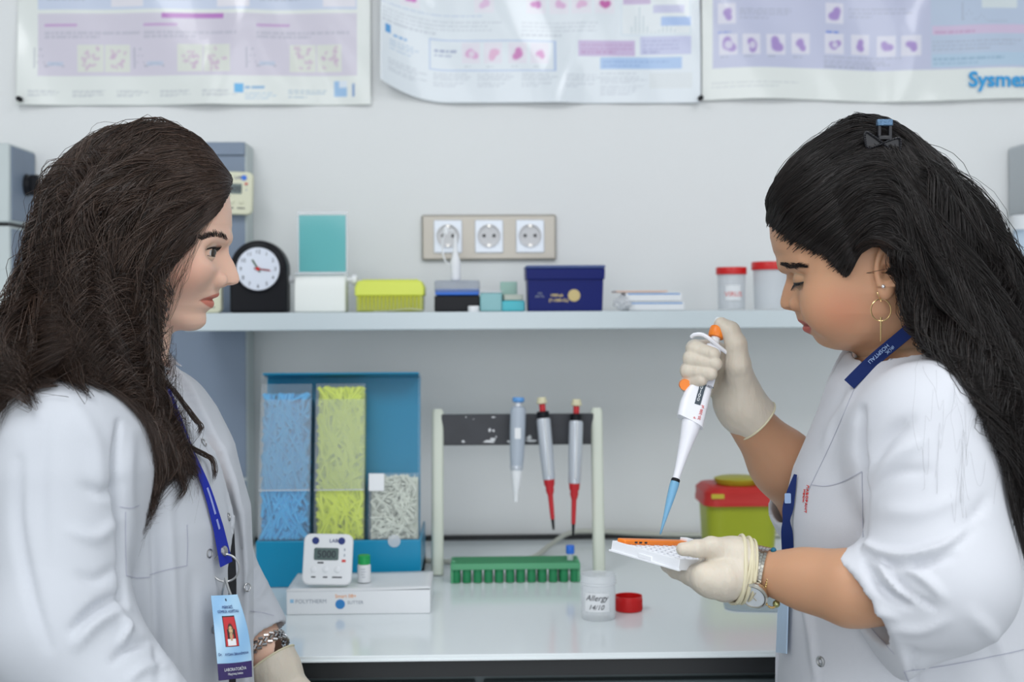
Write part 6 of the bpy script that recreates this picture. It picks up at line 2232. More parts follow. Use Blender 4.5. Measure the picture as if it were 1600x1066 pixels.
V, F = solid(coat_R, (.10, -1.24, .56), (.70, -.64, 1.40), .0032)
V = relax(V, F, 3)
N = vnormals(V, F)
V = fold(V, N, [
    ([(1346, 640), (1343, 700), (1348, 790), (1346, 850)], 6, -.009),
    ([(1330, 600), (1322, 680), (1328, 760)], 9, .003),
    ([(1420, 660), (1390, 680), (1360, 720)], 12, -.006), ([(1440, 690), (1400, 712), (1365, 750)], 12, .004),
    ([(1346, 845), (1370, 862), (1420, 868), (1480, 850), (1530, 810)], 7, .006), ([(1350, 862), (1385, 880), (1430, 885), (1490, 868)], 6, -.005),
    ([(1370, 872), (1400, 915), (1440, 940)], 7, .0055), ([(1352, 880), (1372, 915), (1395, 935), (1420, 945)], 6, -.0065), ([(1400, 880), (1445, 905), (1475, 935)], 8, .005), ([(1385, 890), (1420, 925), (1460, 950)], 5, -.006),
    ([(1345, 920), (1362, 950), (1400, 965)], 7, .004), ([(1400, 985), (1440, 985), (1480, 970)], 9, .003),
    ([(1480, 860), (1510, 830), (1540, 780)], 10, -.004), ([(1380, 800), (1440, 800), (1500, 775)], 14, .003), ([(1360, 770), (1400, 740), (1450, 735)], 10, -.003),
    ([(1262, 700), (1285, 660), (1320, 610)], 8, -.003), ([(1290, 700), (1305, 660), (1340, 620)], 9, .003), ([(1240, 900), (1262, 960), (1275, 1060)], 6, .003),
    ([(1400, 1010), (1440, 1030), (1520, 1030)], 14, -.003), ([(1520, 960), (1555, 1000), (1580, 1060)], 12, .004), ([(1430, 1020), (1432, 1066)], 5, -.003),
    ([(1430, 545), (1470, 580), (1520, 640)], 12, .002)])
coatR = npmesh('tunic', V, F, M_coatR, tR)
bvhCR = bvh_of(V, F)
seam([[(1269, 758), (1290, 760), (1312, 755), (1333, 745), (1347, 737)], [(1347, 737), (1348, 780), (1349, 840)], [(1413, 1049), (1480, 1040), (1560, 1024), (1600, 1015)], [(1413, 1049), (1420, 1066)], [(1345, 585), (1330, 620), (1300, 690), (1262, 770)]], bvhCR, coatR)
seam([[(1330, 905), (1338, 940), (1360, 980), (1398, 1022)]], bvhCR, coatR)
for q in ((1283, 1034),): snap(q[0], q[1], bvhCR, coatR, r=.0036, tw=.0016)
pR = [hit(bvhCR, px_, py_, .0008) for px_, py_ in ((1262, 758), (1260.5, 770), (1259, 785), (1257.5, 802))]
if all(q[0] is not None for q in pR):
    a, b = pR[0][0], pR[-1][0]
    zax = pR[1][1]; xax = (b - a).normalized(); yax = zax.cross(xax).normalized(); zax = xax.cross(yax)
    Mx = Matrix((xax, yax, zax)).transposed().to_4x4(); Mx.translation = a
    bm = text_bm('ЛАБОРАНТ', .0062, Mx, .0003, 'LEFT', aspect=.8); text_bm('Həkim', .0058, Mx @ Matrix.Translation((.004, -.0065, 0)), .0003, 'LEFT', bm, aspect=.8)
    obj('embroidery', bm, M_redprint, coatR, world=True)

# under layer seen in the opening
Vs_, Fs_ = solid(lambda X, Y, Z: np.maximum(TR.fn(X, Y, Z, .010), Z - 1.26), (.12, -1.18, .60), (.62, -.68, 1.30), .005)
npmesh('undershirt', relax(Vs_, Fs_, 1), Fs_, mat('lavender_cloth', lin(196, 196, 216), .8), tR)

# lanyard of the right woman
bodyV = [bodyR]
comb = BVHTree.FromPolygons([tuple(v.co) for v in bodyR.data.vertices] + [tuple(v) for v in V], [tuple(p.vertices) for p in bodyR.data.polygons] + [tuple(int(i) + len(bodyR.data.vertices) for i in f) for f in F])
rP = on_path(comb, [(1424, 512), (1402, 532), (1380, 553), (1355, 577), (1330, 603)], 26, .0025)
tLR = thing('lanyard', rP[0][0], 'navy lanyard with pale lettering round the neck of the right woman', 'lanyard')
Pn = np.array([tuple(a) for a, n_ in rP])
for _ in range(30): Pn[1:-1] = (Pn[:-2] + Pn[1:-1] * 2 + Pn[2:]) / 4
Pn += np.array(EYE - Vector(Pn[12])) * .006
ns = [Vector((-.25, -.9, .35)).normalized() for a in rP]
ribbon('neck_strap', [Vector(p) for p in Pn], ns, .0125, .0012, M_lanR, tLR)
i0 = 9
a, b = Vector(Pn[i0]), Vector(Pn[-3])
zax = ns[len(ns) // 2]; xax = (a - b).normalized(); yax = zax.cross(xax).normalized(); zax = xax.cross(yax)
Mx = Matrix((-xax, -yax, zax)).transposed().to_4x4(); Mx.translation = a + zax * .0022
bm = text_bm('HOSPITALI', .0052, Mx @ Matrix.Translation((0, -.0035, 0)), .0002); text_bm('GÖMRÜK', .0045, Mx @ Matrix.Translation((-.012, .0012, 0)), .0002, bm=bm)
obj('lettering', bm, mat('pale_lettering', lin(150, 176, 214), .6), tLR, world=True)
fs_ = [Vector(q_) for q_ in catmull([PD(1358, 549, 1.335), PD(1346, 568, 1.33), PD(1334, 588, 1.32), PD(1325, 604, 1.305)], 14)]
ribbon('far_strap', fs_, [Vector((-.3, -.9, .2)).normalized()] * 14, .006, .0012, M_lanR, tLR)
pts = [PD(1243, 742, 1.30), PD(1238, 762, 1.295), PD(1233, 785, 1.29), PD(1229, 812, 1.287), PD(1230, 838, 1.285), PD(1231, 862, 1.285)]
c = [Vector(q) for q in catmull(pts, 24)]
ribbon('front_strap', c, [Vector((-.35, -.93, 0)).normalized()] * 24, .01, .0012, M_lanR, tLR, [.003 + .0085 * math.sin(math.pi * min(1, i / 14) * .5) * (1 - .5 * math.exp(-((i - 14) / 2.0) ** 2)) for i in range(24)])
bm = nb(); prism(bm, rrect(.0062, .010, .001), Matrix.Translation(PD(1231, 779, 1.288)), .0006); obj('strap_print', bm, mat('pale_lettering', lin(150, 176, 214), .6), tLR, world=True)
bm = nb(); e = c[-1]; tube(bm, [e + Vector((.006 * math.cos(a), -.001, .008 * math.sin(a) - .007)) for a in np.linspace(0, 2 * math.pi, 20, endpoint=False)], .0009, 6, closed=True); tube(bm, [e + Vector((0, 0, -.014)), e + Vector((.001, 0, -.028))], .0012, 6); obj('hook', bm, M_snap, tLR, world=True)
tB2 = thing('id_badge', PD(1224, 895, 1.29), 'pale blue identity badge seen edge-on at the waist of the right woman', 'badge')
cn2 = [PD(1219, 893, 1.30), PD(1234, 893, 1.275), PD(1214, 1020, 1.30), PD(1230, 1022, 1.275)]
bm = nb(); vs = [bm.verts.new(p + o_) for o_ in (Vector((0, 0, 0)), Vector((-.001, .0006, 0))) for p in (cn2[0], cn2[1], cn2[3], cn2[2])]
bm.faces.new(vs[:4]); bm.faces.new(vs[4:][::-1])
for i in range(4): bm.faces.new((vs[i], vs[(i + 1) % 4], vs[4 + (i + 1) % 4], vs[4 + i]))
obj('card', bm, mat('badge_pale', lin(176, 200, 226), .25, coat=.4), tB2, world=True)

# ------------------------------------------------------------------ held tray
A_, B_, D_ = PD(959, 845, 1.235), PD(1041, 840, 1.325), PD(1062, 874, 1.175)
C_ = B_ + D_ - A_
tT = thing('test_tray', (A_ + C_) / 2, 'white rectangular test tray held level in the gloved hand of the right woman', 'tray')
ux, uy = (D_ - A_), (B_ - A_)
wx, wy = ux.length, uy.length
ux.normalize(); uz = ux.cross(uy).normalized(); uy = uz.cross(ux)
MT = Matrix((ux, uy, uz)).transposed().to_4x4(); MT.translation = A_
def tbx(bm, x0, x1, y0, y1, z0, z1):
    v_ = bx(bm, ((x0 + x1) / 2, (y0 + y1) / 2, (z0 + z1) / 2), (x1 - x0, y1 - y0, z1 - z0)); bmesh.ops.transform(bm, matrix=MT, verts=v_)
bm = nb()
tbx(bm, 0, wx, 0, wy, -.0055, -.0025)
tbx(bm, -.001, wx + .001, -.001, .0012, -.0100, 0); tbx(bm, -.001, wx + .001, wy - .0012, wy + .001, -.0100, 0)
tbx(bm, -.001, .0012, 0, wy, -.0100, 0); tbx(bm, wx - .0012, wx + .001, 0, wy, -.0100, 0)
tbx(bm, -.0025, wx + .0025, -.0025, .001, -.0105, -.0085)
tbx(bm, wx * .42, wx * .62, -.0022, 0, -.0085, -.0045)
M_tray = mat('tray_white', (.86, .88, .92, 1), .35)
obj('tray_body', bm, M_tray, tT, world=True, bevel=.0005)
bm = nb()
for i in range(9):
    for j in range(7):
        if j == 6 and i < 9: continue
        lathe(bm, [(.0026, -.0026), (.0030, -.0012), (.0026, -.0012), (.0020, -.0024)], MT @ Matrix.Translation((wx * .12 + i * wx * .085, wy * .10 + j * wy * .12, 0)), seg=14, caps=False)
tag(obj('wells', bm, M_tray, tT, world=True), kind='stuff')
tS = thing('test_strip', MT @ Vector((wx * .1, wy * .9, -.001)), 'orange test strip lying along the far edge of the white tray', 'strip')
bm = nb()
v_ = bx(bm, (0, 0, 0), (wx * .13, wy * .92, .0050)); bmesh.ops.transform(bm, matrix=MT @ Matrix.Translation((wx * .065, wy * .50, .0004)) @ Matrix.Rotation(R(0), 4, 'Z'), verts=v_)
obj('strip_body', bm, M_orange, tS, world=True, bevel=.0012)
bm = nb()
for k in (.18, .24, .31):
    v_ = bx(bm, (0, 0, 0), (.0006, wy * .03, .0016)); bmesh.ops.transform(bm, matrix=MT @ Matrix.Translation((wx * .130 + .0003, wy * k, .0008)), verts=v_)
obj('print_marks', bm, M_dark, tS, world=True)
bm = nb(); v_ = bx(bm, (0, 0, 0), (wx * .12, wy * .09, .003)); bmesh.ops.transform(bm, matrix=MT @ Matrix.Translation((wx * .065, wy * .93, .0040)), verts=v_)
obj('end_cap', bm, M_tray, tS, world=True, bevel=.0006)

# ------------------------------------------------------------------ held pipette
pt, pb = PD(1127, 497, 1.385), PD(1031.5, 836, 1.318)
ax_ = pb - pt; LN = ax_.length; axn = ax_.normalized()
tP = thing('pipette', pt, 'white single-channel pipette with orange knob and blue tip held in a gloved hand', 'pipette')
fr = lambda py: (py - 497) / (836 - 497)
fronts = (EYE - (pt + pb) / 2).normalized(); fronts = (fronts - axn * fronts.dot(axn)).normalized(); side = axn.cross(fronts).normalized()
if side.x < 0: side = -side
# local axes: side = image right, axn = down the pipette, fronts = to the camera
def pp(s_, t_, f_=0.0): return pt + axn * (LN * t_) + side * s_ + fronts * f_
MP = frame_to(pt, pb)
def lt(nm, prof, m, par=tP, seg=32):
    bm = nb(); lathe(bm, [(r_, t_ * LN) for r_, t_ in prof], MP, seg=seg); return obj(nm, bm, m, par, world=True)
lt('button', [(0, .004), (.0055, .006), (.0062, .012), (.0062, .035), (.0040, .045)], M_white)
lt('adjusting_knob', [(.0060, .045), (.0080, .048), (.0086, .056), (.0086, .085), (.0078, .094), (.004, .096)], M_orange)
lt('plunger_sleeve', [(.0048, .09), (.0048, .18)], M_white)
M_pbody = mat('pipette_white', (.84, .85, .90, 1), .28)
# flat body: cross-sections (half width left, half width right, half thickness) along the axis
secs = [(.135, .006, .0075, .006), (.16, .0075, .0105, .0085), (.24, .0085, .0110, .0095), (.32, .0100, .0115, .0100), (.37, .0150, .0120, .0105), (.42, .0165, .0125, .011), (.47, .0160, .0130, .011), (.497, .0155, .0135, .011)]
bm = nb(); rings = []
for (t_, wl, wr_, th_) in secs:
    rg = []
    for k in range(28):
        a = 2 * math.pi * k / 28
        cx_, cy_ = math.cos(a), math.sin(a)
        sx_ = math.copysign(abs(cx_) ** .55, cx_) * (wr_ if cx_ > 0 else wl); sy_ = math.copysign(abs(cy_) ** .55, cy_) * th_
        skew = .0022 if t_ > .49 else 0
        rg.append(bm.verts.new(pp(sx_ - .001, t_ + (sx_ * .9 if t_ > .49 else 0), sy_)))
    rings.append(rg)
for a, b in zip(rings, rings[1:]):
    for k in range(28): bm.faces.new((a[k], a[(k + 1) % 28], b[(k + 1) % 28], b[k]))
bm.faces.new(rings[0][::-1]); bm.faces.new(rings[-1])
pbd = obj('body', bm, M_pbody, tP, world=True)
lt('tip_cone', [(.0100, .485), (.0105, .50), (.0082, .56), (.0058, .64), (.0044, .70), (.0036, .755)], M_pbody)
lt('tip_collar', [(.0037, .75), (.0046, .755), (.0046, .768), (.0040, .772)], M_black)
lt('tip', [(.0046, .765), (.0048, .78), (.0040, .84), (.0022, .92), (.0008, .995), (0, 1.0)], mat('blue_tip', lin(128, 188, 226), .15, alpha=.8))
bm = nb(); tube(bm, catmull([pp(-.0245, .128, .004), pp(-.022, .118, .007), pp(-.014, .112, .010), pp(-.003, .125, .009), pp(.006, .140, .006), pp(.016, .150, .0)], 24), .0022, 8); obj('finger_rest', bm, M_pbody, tP, world=True)
bm = nb(); lathe(bm, [(.0058, -.004), (.0062, 0), (.0058, .004)], Matrix.Translation(pp(-.0175, .345, .004)) @ Matrix.Rotation(R(90), 4, 'X'), seg=20); obj('ejector_dot', bm, M_orange, tP, world=True)
# window and digits, label, red print on the front face
def face_M(s_, t_, f_, rot=0):
    Mx = Matrix((side, -axn, fronts)).transposed().to_4x4(); Mx.translation = pp(s_, t_, f_); return Mx @ Matrix.Rotation(R(rot), 4, 'Z')
bm = nb(); bx(bm, (0, 0, 0), (.0062, .023, .0010)); bmesh.ops.transform(bm, matrix=face_M(.0005, .375, .0108), verts=bm.verts); wn_ = obj('volume_window', bm, mat('window_dark', lin(62, 74, 84), .25), tP, world=True)
bm = nb()
for k in range(4): text_bm('0100'[k], .0056, face_M(-.0014, .352 + .0185 * k, .0114, 0), .0001, bm=bm)
obj('digits', bm, M_card, wn_, world=True)
bm = nb(); bx(bm, (0, 0, 0), (.010, .016, .0004)); bmesh.ops.transform(bm, matrix=face_M(.0062, .300, .0098), verts=bm.verts); obj('sticker', bm, mat('grey_sticker', lin(206, 208, 218), .5), tP, world=True)
bm = text_bm('00-0024', .0032, face_M(.0012, .335, .0104), .0002); obj('lettering', bm, M_dark, tP, world=True)
bm = text_bm('20-200 µl', .0042, face_M(.0075, .487, .0112, 90), .0002); text_bm('P', .004, face_M(.0030, .487, .0112, 90), .0002, bm=bm); obj('lettering', bm, M_redprint, tP, world=True)

# ------------------------------------------------------------------ gloves of the right woman
r1 = [.0112, .0104, .0094, .0086, .0072]
fing = [
    ([PD(1148, 562, 1.415), PD(1112, 545, 1.418), PD(1086, 545, 1.398), PD(1087, 547, 1.368), PD(1114, 554, 1.352)], [.0115, .0105, .0095, .0092, .0074]),
    ([PD(1150, 578, 1.418), PD(1110, 562, 1.420), PD(1082, 560, 1.398), PD(1082, 562, 1.366), PD(1117, 569, 1.350)], [.0118, .0108, .0098, .0095, .0076]),
    ([PD(1150, 596, 1.418), PD(1108, 580, 1.420), PD(1077, 579, 1.398), PD(1077, 580, 1.366), PD(1110, 584, 1.350)], [.0115, .0105, .0094, .0090, .0074]),
    ([PD(1148, 612, 1.412), PD(1106, 600, 1.415), PD(1075, 601, 1.396), PD(1076, 599, 1.368), PD(1096, 594, 1.354)], [.0110, .0098, .0086, .0082, .0066]),
    ([PD(1158, 610, 1.392), PD(1153, 570, 1.375), PD(1150, 538, 1.372), PD(1141, 517, 1.376), PD(1127, 507, 1.380)], [.0180, .0135, .0112, .0098, .0076])]
wR = PD(1165, 648, 1.398)
palm = [(PD(1146, 588, 1.405), PD(1150, 622, 1.402), .0165, .0215), (PD(1157, 575, 1.402), PD(1160, 632, 1.400), .011, .0215), (PD(1140, 600, 1.412), PD(1154, 640, 1.405), .014, .020)]
gl = glove_mesh(fing, palm, [(PD(1156, 630, 1.400), .0250), (PD(1168, 645, 1.402), .0255), (PD(1181, 658, 1.404), .0268)], tR, h=.00115, wr=14, k_p=.009, k_f=.0010)

wq = PD(1168, 892, 1.198)
fing2 = [
    ([PD(1140, 862, 1.190), PD(1112, 855, 1.180), PD(1088, 857.5, 1.172), PD(1067, 858.5, 1.170)], [.0125, .0090, .0075, .0062]),                       # thumb over the tray
    ([PD(1128, 905, 1.175), PD(1102, 903, 1.172), PD(1078, 899, 1.190), PD(1056, 891, 1.215), PD(1042, 884, 1.235)], [.0165, .0125, .0088, .0076, .0062]),     # index under it
    ([PD(1128, 910, 1.200), PD(1105, 908, 1.205), PD(1082, 899, 1.222), PD(1062, 889, 1.245), PD(1050, 882, 1.262)], [.0165, .0120, .0088, .0078, .0064]),
    ([PD(1130, 908, 1.222), PD(1108, 905, 1.232), PD(1090, 896, 1.248), PD(1074, 887, 1.266), PD(1064, 880, 1.280)], [.0150, .0110, .0084, .0074, .0062]),
    ([PD(1134, 902, 1.240), PD(1114, 898, 1.254), PD(1100, 890, 1.270), PD(1088, 882, 1.284)], [.0130, .0092, .0076, .0062])]
palm2 = [(PD(1112, 908, 1.180), PD(1150, 902, 1.186), .0150, .0200), (PD(1122, 876, 1.196), PD(1152, 878, 1.196), .0145, .0185), (PD(1118, 895, 1.205), PD(1155, 892, 1.205), .0180, .0220)]
gl2 = glove_mesh(fing2, palm2, [(PD(1145, 889, 1.196), .0235), (PD(1160, 887, 1.196), .0225), (PD(1172, 889, 1.196), .0232)], tR, rolls=(.0022, .0048, .0076, .0105), h=.00115, k_p=.011)
# wristwatch and bead bracelet
wa, wb = PD(1172, 890, 1.196), PD(1200, 896, 1.190)
wax = (wb - wa).normalized(); q = Vector((0, 0, 1)).rotation_difference(wax).to_matrix(); wc = PD(1184, 895, 1.194)
def ringp(a, rr, off): return wc + q @ Vector((rr * math.cos(a), rr * math.sin(a), off))
# angle that points up in the world / to the camera
def ang_of(v):
    l = q.transposed() @ Vector(v); return math.atan2(l.y, l.x)
aup, acam = ang_of((0, 0, 1)), ang_of((0, -1, 0))
dirn = 1 if math.sin(acam - aup) > 0 else -1
M_steelw = mat('watch_steel', (.62, .59, .52, 1), .2, metal=1)
tW = thing('wristwatch', wc, 'steel bracelet wristwatch with oval dial on the near wrist of the right woman', 'watch')
rw = .0236
bm = nb()
for i in range(46):
    a = aup + dirn * 2 * math.pi * i / 46
    for j in range(5):
        off = (j - 2) * .0030
        aa = a + (math.pi / 46 if j % 2 else 0)
        c_ = ringp(aa, rw, off)
        tn = (ringp(aa + .01, rw, off) - c_).normalized(); rd = (c_ - ringp(aa, 0, off)).normalized()
        Mx = Matrix((tn, wax, rd)).transposed()
        bx(bm, c_, (.0031, .0027, .0020), Mx)
band = obj('band', bm, M_steelw, tW, world=True)
af = aup + dirn * R(128)
cf = ringp(af, rw + .0012, .002); nf = (cf - ringp(af, 0, .002)).normalized()
tf = (ringp(af + .05 * dirn, rw + .0012, .002) - cf); tf = (tf - nf * tf.dot(nf)).normalized(); bfv = nf.cross(tf)
MF = Matrix((tf, bfv, nf)).transposed().to_4x4(); MF.translation = cf
S_ = Matrix.Diagonal((1.0, .80, 1, 1))
bm = nb(); lathe(bm, [(.0150, -.002), (.0165, .000), (.0165, .003), (.0145, .0045), (.0132, .0042), (.0132, .003)], MF @ S_, seg=44); cs = obj('case', bm, M_steelw, tW, world=True)
bm = nb(); lathe(bm, [(.0133, .0036), (0, .0037)], MF @ S_, seg=44, caps=False); dl = obj('dial', bm, mat('watch_dial', lin(214, 220, 226), .15, coat=.6), cs, world=True)
bm = nb(); 
for ang, L_ in ((40, .005), (160, .0075)): 
    v_ = bx(bm, (L_ / 2, 0, .0042), (L_, .0004, .0003)); bmesh.ops.transform(bm, matrix=MF @ Matrix.Rotation(R(ang), 4, 'Z'), verts=v_)
obj('hands', bm, M_gold, dl, world=True)
tK = thing('bead_bracelet', wc + wax * .0095, 'thin gold and silver bead bracelet with blue stones beside the wristwatch', 'bracelet')
bm = nb()
for i in range(64):
    a = 2 * math.pi * i / 64
    bmesh.ops.create_uvsphere(bm, u_segments=8, v_segments=6, radius=.00125, matrix=Matrix.Translation(ringp(a, rw - .0022 + .0010 * math.cos(a - af), .0115 + .0012 * math.sin(a * 2))))
obj('beads', bm, M_gold, tK, world=True)
for a, m_ in ((aup + dirn * R(8), 'a'), (aup + dirn * R(140), 'b')):
    bm = nb(); c_ = ringp(a, rw + .0005, .0115); bmesh.ops.create_uvsphere(bm, u_segments=16, v_segments=10, radius=.0027, matrix=Matrix.Translation(c_)); obj('stone', bm, mat('blue_stone', lin(12, 96, 124), .15), tK, world=True)
bm = nb(); dp = catmull([ringp(aup + dirn * R(142), rw + .002, .0115), PD(1192, 938, 1.175), PD(1203, 949, 1.175), PD(1211, 948, 1.176), PD(1212, 940, 1.178)], 16)
for p_ in dp: bmesh.ops.create_uvsphere(bm, u_segments=8, v_segments=6, radius=.0012, matrix=Matrix.Translation(Vector(p_)))
obj('dangling_chain', bm, M_gold, tK, world=True)
bm = nb(); bmesh.ops.create_uvsphere(bm, u_segments=18, v_segments=12, radius=.0034, matrix=Matrix.Translation(PD(1213, 944, 1.177))); obj('ball_charm', bm, mat('charm_gold_green', (.35, .36, .16, 1), .25, metal=.8), tK, world=True)

# earring and ear stud
c_, nn = hit(bvhHR, 1374.5, 461, .001)
tE = thing('earring', c_, 'gold hoop drop earring in the ear of the right woman', 'earring')
dz = EYE.y
De = (c_ - EYE).dot(CAMROT @ Vector((0, 0, -1))) - .003
bm = nb(); tube(bm, catmull([PD(1373, 454, De - .002), PD(1371.5, 459, De - .004), PD(1375, 465.5, De - .003), PD(1377, 467, De - .002)], 12), .0007, 6); obj('ear_hook', bm, M_gold, tE, world=True)
bm = nb(); hc_ = PD(1376.5, 484.5, De - .004)
tube(bm, [hc_ + Vector((.0093 * math.cos(a), -.0005 * math.cos(a), .0103 * math.sin(a))) for a in np.linspace(0, 2 * math.pi, 36, endpoint=False)], .00055, 6, closed=True); tube(bm, [PD(1376.5, 466, De - .003), PD(1376.5, 472, De - .004)], .0005, 6); obj('hoop', bm, M_gold, tE, world=True)
bm = nb(); tube(bm, [PD(1376.5, 496, De - .004), PD(1376.5, 500, De - .004), PD(1376, 534, De - .004)], .00035, 5, radii=[.0012, .0008, .0004]); obj('drop_chain', bm, M_gold, tE, world=True)
c_, nn = hit(bvhHR, 1380, 447.5, .0005)
if c_ is not None:
    bm = nb(); bmesh.ops.create_uvsphere(bm, u_segments=14, v_segments=10, radius=.0019, matrix=Matrix.Translation(c_)); tag(obj('ear_stud', bm, mat('crystal_stud', (.9, .9, .92, 1), .05, metal=.8), None), 'tiny crystal stud above the gold hoop in the right woman\'s ear', 'earring')

# hair clip
kc = HR.g(1379, 224, -.062)
tC = thing('hair_clip', kc, 'black bow-shaped hair claw with glitter grip on the crown of the right woman', 'hair clip')
M_clip = mat('clip_black', lin(24, 24, 30), .3)
def bow(sg):
    cx_ = [(0, 0), (.45, .5), (1, .9), (1.05, -.05), (.9, -.8), (.4, -.45)]
    pts_ = [kc + Vector((sg * x_ * .016, -.001, y_ * .0085 - .001 - sg * x_ * .003)) for x_, y_ in cx_]
    bm = nb(); tube(bm, [Vector(p) for p in catmull(pts_ + [pts_[0]], 30)], .0011, 6)
    for p_ in catmull(pts_ + [pts_[0]], 26): bmesh.ops.create_uvsphere(bm, u_segments=8, v_segments=6, radius=.00095, matrix=Matrix.Translation(Vector(p_) + Vector((0, -.0014, 0))))
    f = bm.faces.new([bm.verts.new(p + Vector((0, .001, 0))) for p in pts_])
    return bm
for sg in (-1, 1): obj('bow_wing', bow(sg), M_clip, tC, world=True)
bm = nb()
for sx_ in (-.0052, .0052): bx(bm, kc + Vector((.004 + sx_, .006, .010)), (.0032, .004, .018))
bx(bm, kc + Vector((.004, .006, .005)), (.013, .006, .004)); obj('grip', bm, M_clip, tC, world=True, bevel=.0006)
bm = nb(); bx(bm, kc + Vector((.004, .006, .0195)), (.0150, .006, .0065)); obj('glitter_bar', bm, mat('glitter_blue', lin(96, 126, 156), .2, metal=.6, bump=(900, 1, .001)), tC, world=True, bevel=.001)

# hair of the right woman
g = HR.g
GR = [
    [g(1394, 410, -.086), g(1400, 440, -.084), g(1402, 475, -.082), g(1430, 515, -.090), g(1480, 560, -.13), g(1535, 620, -.15), g(1568, 700, -.15), g(1580, 780, -.15), g(1578, 850, -.15)],
    [g(1390, 394, -.088), g(1402, 405, -.090), g(1412, 425, -.090), g(1422, 460, -.088), g(1445, 512, -.095), g(1490, 565, -.13), g(1542, 630, -.15), g(1572, 720, -.15), g(1585, 800, -.15)],
    [g(1352, 392, -.086), g(1366, 384, -.092), g(1388, 384, -.096), g(1408, 405, -.096), g(1424, 445, -.092), g(1450, 508, -.100), g(1500, 568, -.13), g(1550, 640, -.15), g(1576, 730, -.155), g(1590, 815, -.15)],
    [g(1326, 430, -.074), g(1338, 402, -.086), g(1372, 384, -.097), g(1400, 395, -.098), g(1420, 440, -.094), g(1450, 505, -.102), g(1505, 565, -.13), g(1555, 640, -.15), g(1580, 730, -.155), g(1592, 820, -.15)],
    [g(1300, 396, -.066), g(1332, 362, -.088), g(1375, 335, -.097), g(1412, 355, -.098), g(1442, 420, -.097), g(1478, 490, -.105), g(1530, 560, -.13), g(1572, 640, -.145), g(1592, 740, -.15), g(1590, 860, -.15)],
    [g(1262, 366, -.050), g(1300, 320, -.080), g(1350, 280, -.088), g(1398, 290, -.090), g(1438, 350, -.096), g(1482, 430, -.104), g(1535, 520, -.115), g(1582, 610, -.12), g(1602, 720, -.125), g(1610, 860, -.12)],
    [g(1228, 338, -.030), g(1258, 285, -.060), g(1312, 242, -.066), g(1376, 236, -.052), g(1428, 275, -.072), g(1478, 345, -.085), g(1528, 435, -.09), g(1572, 515, -.09), g(1612, 610, -.09), g(1632, 740, -.09)],
    [g(1206, 330, -.010), g(1220, 272, -.028), g(1280, 222, -.030), g(1368, 212, -.020), g(1436, 246, -.035), g(1492, 305, -.045), g(1538, 385, -.05), g(1574, 465, -.05), g(1615, 560, -.05), g(1640, 700, -.05)],
    [g(1205, 328, .006), g(1220, 266, .004), g(1280, 215, .004), g(1366, 206, .004), g(1442, 240, .0), g(1500, 300, .0), g(1545, 380, .0), g(1580, 460, .0), g(1622, 560, .0), g(1650, 700, .0)],
    [g(1210, 332, .022), g(1232, 278, .045), g(1290, 232, .055), g(1370, 220, .045), g(1436, 255, .055), g(1490, 320, .06), g(1530, 400, .06), g(1566, 480, .05), g(1610, 570, .04), g(1640, 700, .04)],
    [g(1262, 366, .050), g(1300, 320, .080), g(1350, 280, .090), g(1398, 290, .095), g(1438, 350, .096), g(1475, 430, .09), g(1515, 510, .08), g(1545, 590, .07), g(1560, 680, .06)],
    [g(1326, 428, .074), g(1345, 400, .088), g(1372, 380, .097), g(1400, 400, .098), g(1430, 450, .09), g(1455, 510, .08), g(1480, 570, .07), g(1500, 640, .06)]]
colR = lambda u, n, rs: np.clip(np.array([[.0115, .0084, .0076]]) * (1 + .4 * rs.normal(size=(len(u), 1)) * .6) + (rs.rand(len(u), 1) < .10) * np.array([[.012, .007, .005]]), .002, 1)
exR = [[g(1560, 690, -.16), g(1552, 760, -.165), g(1562, 820, -.165), g(1588, 880, -.165), g(1594, 915, -.165)], [g(1575, 700, -.16), g(1566, 780, -.165), g(1572, 850, -.165), g(1590, 905, -.165), g(1580, 925, -.165)],
       [g(1480, 300, -.09), g(1530, 380, -.09), g(1560, 420, -.08), g(1572, 455, -.08), g(1578, 490, -.07)]]
pushRc = sdf_push(lambda x, y, z: coat_R(x, y, z, raw=True))
hair('hair', GR, 9500, tR, M_hair, colR, 9, push=both_push(pushRc, HR, hfR), locks=46, wave=(.010, 3.2), thick=.012, extra=exR, base_end=.80, base_in=.008, endvar=.2)
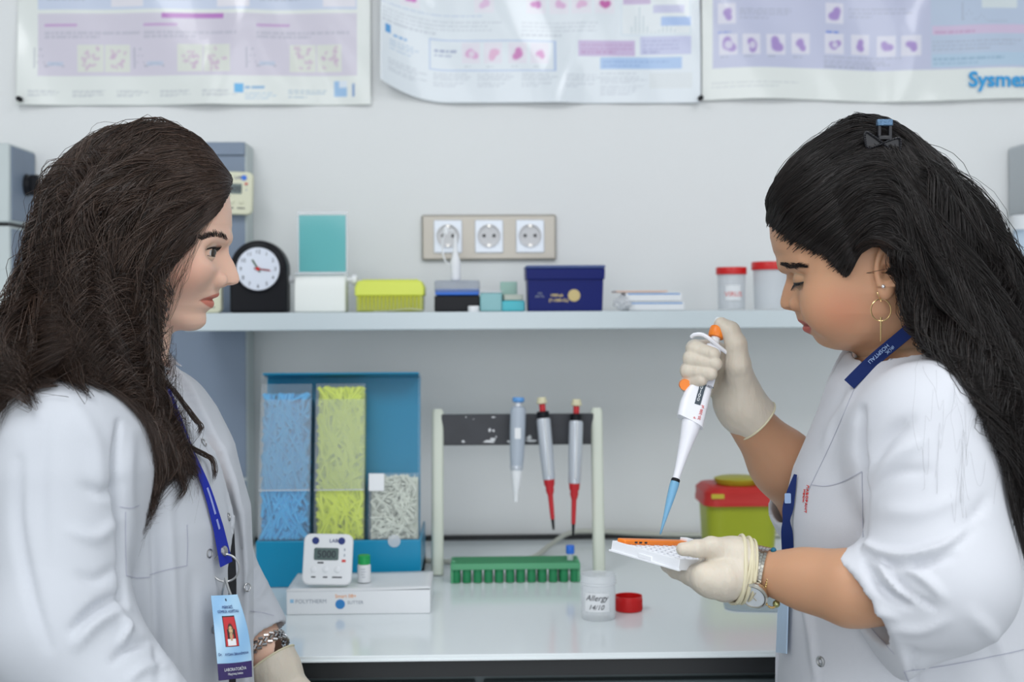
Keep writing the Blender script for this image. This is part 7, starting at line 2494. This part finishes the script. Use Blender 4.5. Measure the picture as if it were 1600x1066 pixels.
# loose single hairs over the shoulder
rs = np.random.RandomState(8); bm = nb()
for k in range(14):
    x0 = rs.uniform(1440, 1560); y0 = np.interp(x0, [1440, 1560], [548, 640])
    pts = []
    dx = rs.uniform(-30, 60)
    for q_ in range(10):
        f = q_ / 9
        px_ = x0 + dx * f + rs.uniform(5, 14) * math.sin(f * 5 + k); py_ = y0 + f * rs.uniform(120, 260)
        a, nn = hit(bvhCR, px_, py_, .003 + .003 * math.sin(f * 4))
        if a is not None: pts.append(a)
    if len(pts) > 4: tube(bm, [Vector(p) for p in catmull(pts, 26)], .00005, 3)
obj('loose_hairs', bm, mat('loose_hair', (.02, .013, .01, 1), .5), tR, world=True)

# ------------------------------------------------------------------ legs, trousers and shoes
def legs(t, T, hip_z, f, coat_z):
    fx = Vector((f[0], f[1], 0)); nx_ = Vector((-f[1], f[0], 0)); c = Vector((T.c[0], T.c[1], 0))
    def fn(X, Y, Z):
        d = None
        for s in (-1, 1):
            a = c + nx_ * .075 * s + Vector((0, 0, hip_z)); b = c + nx_ * .07 * s + fx * .015 + Vector((0, 0, .46)); e_ = c + nx_ * .07 * s - fx * .01 + Vector((0, 0, .07))
            q = chain_sdf(X, Y, Z, [a, b, e_], [.088, .060, .050], .02)
            d = q if d is None else smin(d, q, .01)
        return smax(d, .06 - Z, .002)
    V, F = solid(fn, (c.x - .2, c.y - .2, .04), (c.x + .2, c.y + .2, .96), .008)
    npmesh('trousers', relax(V, F, 1), F, M_trs, t)
    for s in (-1, 1):
        p = c + nx_ * .07 * s
        def fs(X, Y, Z):
            d = chain_sdf(X, Y, Z, [p - fx * .04 + Vector((0, 0, .045)), p + fx * .06 + Vector((0, 0, .035)), p + fx * .13 + Vector((0, 0, .028))], [.043, .042, .030], .02)
            return smax(d, .001 - Z, .004)
        V, F = solid(fs, (p.x - .22, p.y - .22, -.01), (p.x + .22, p.y + .22, .13), .006)
        npmesh('shoe', relax(V, F, 1), F, M_shoe, t)


legs(tL, TL, .80, TL.f, .6)
if 'tR' in globals(): legs(tR, TR, .80, TR.f, .6)
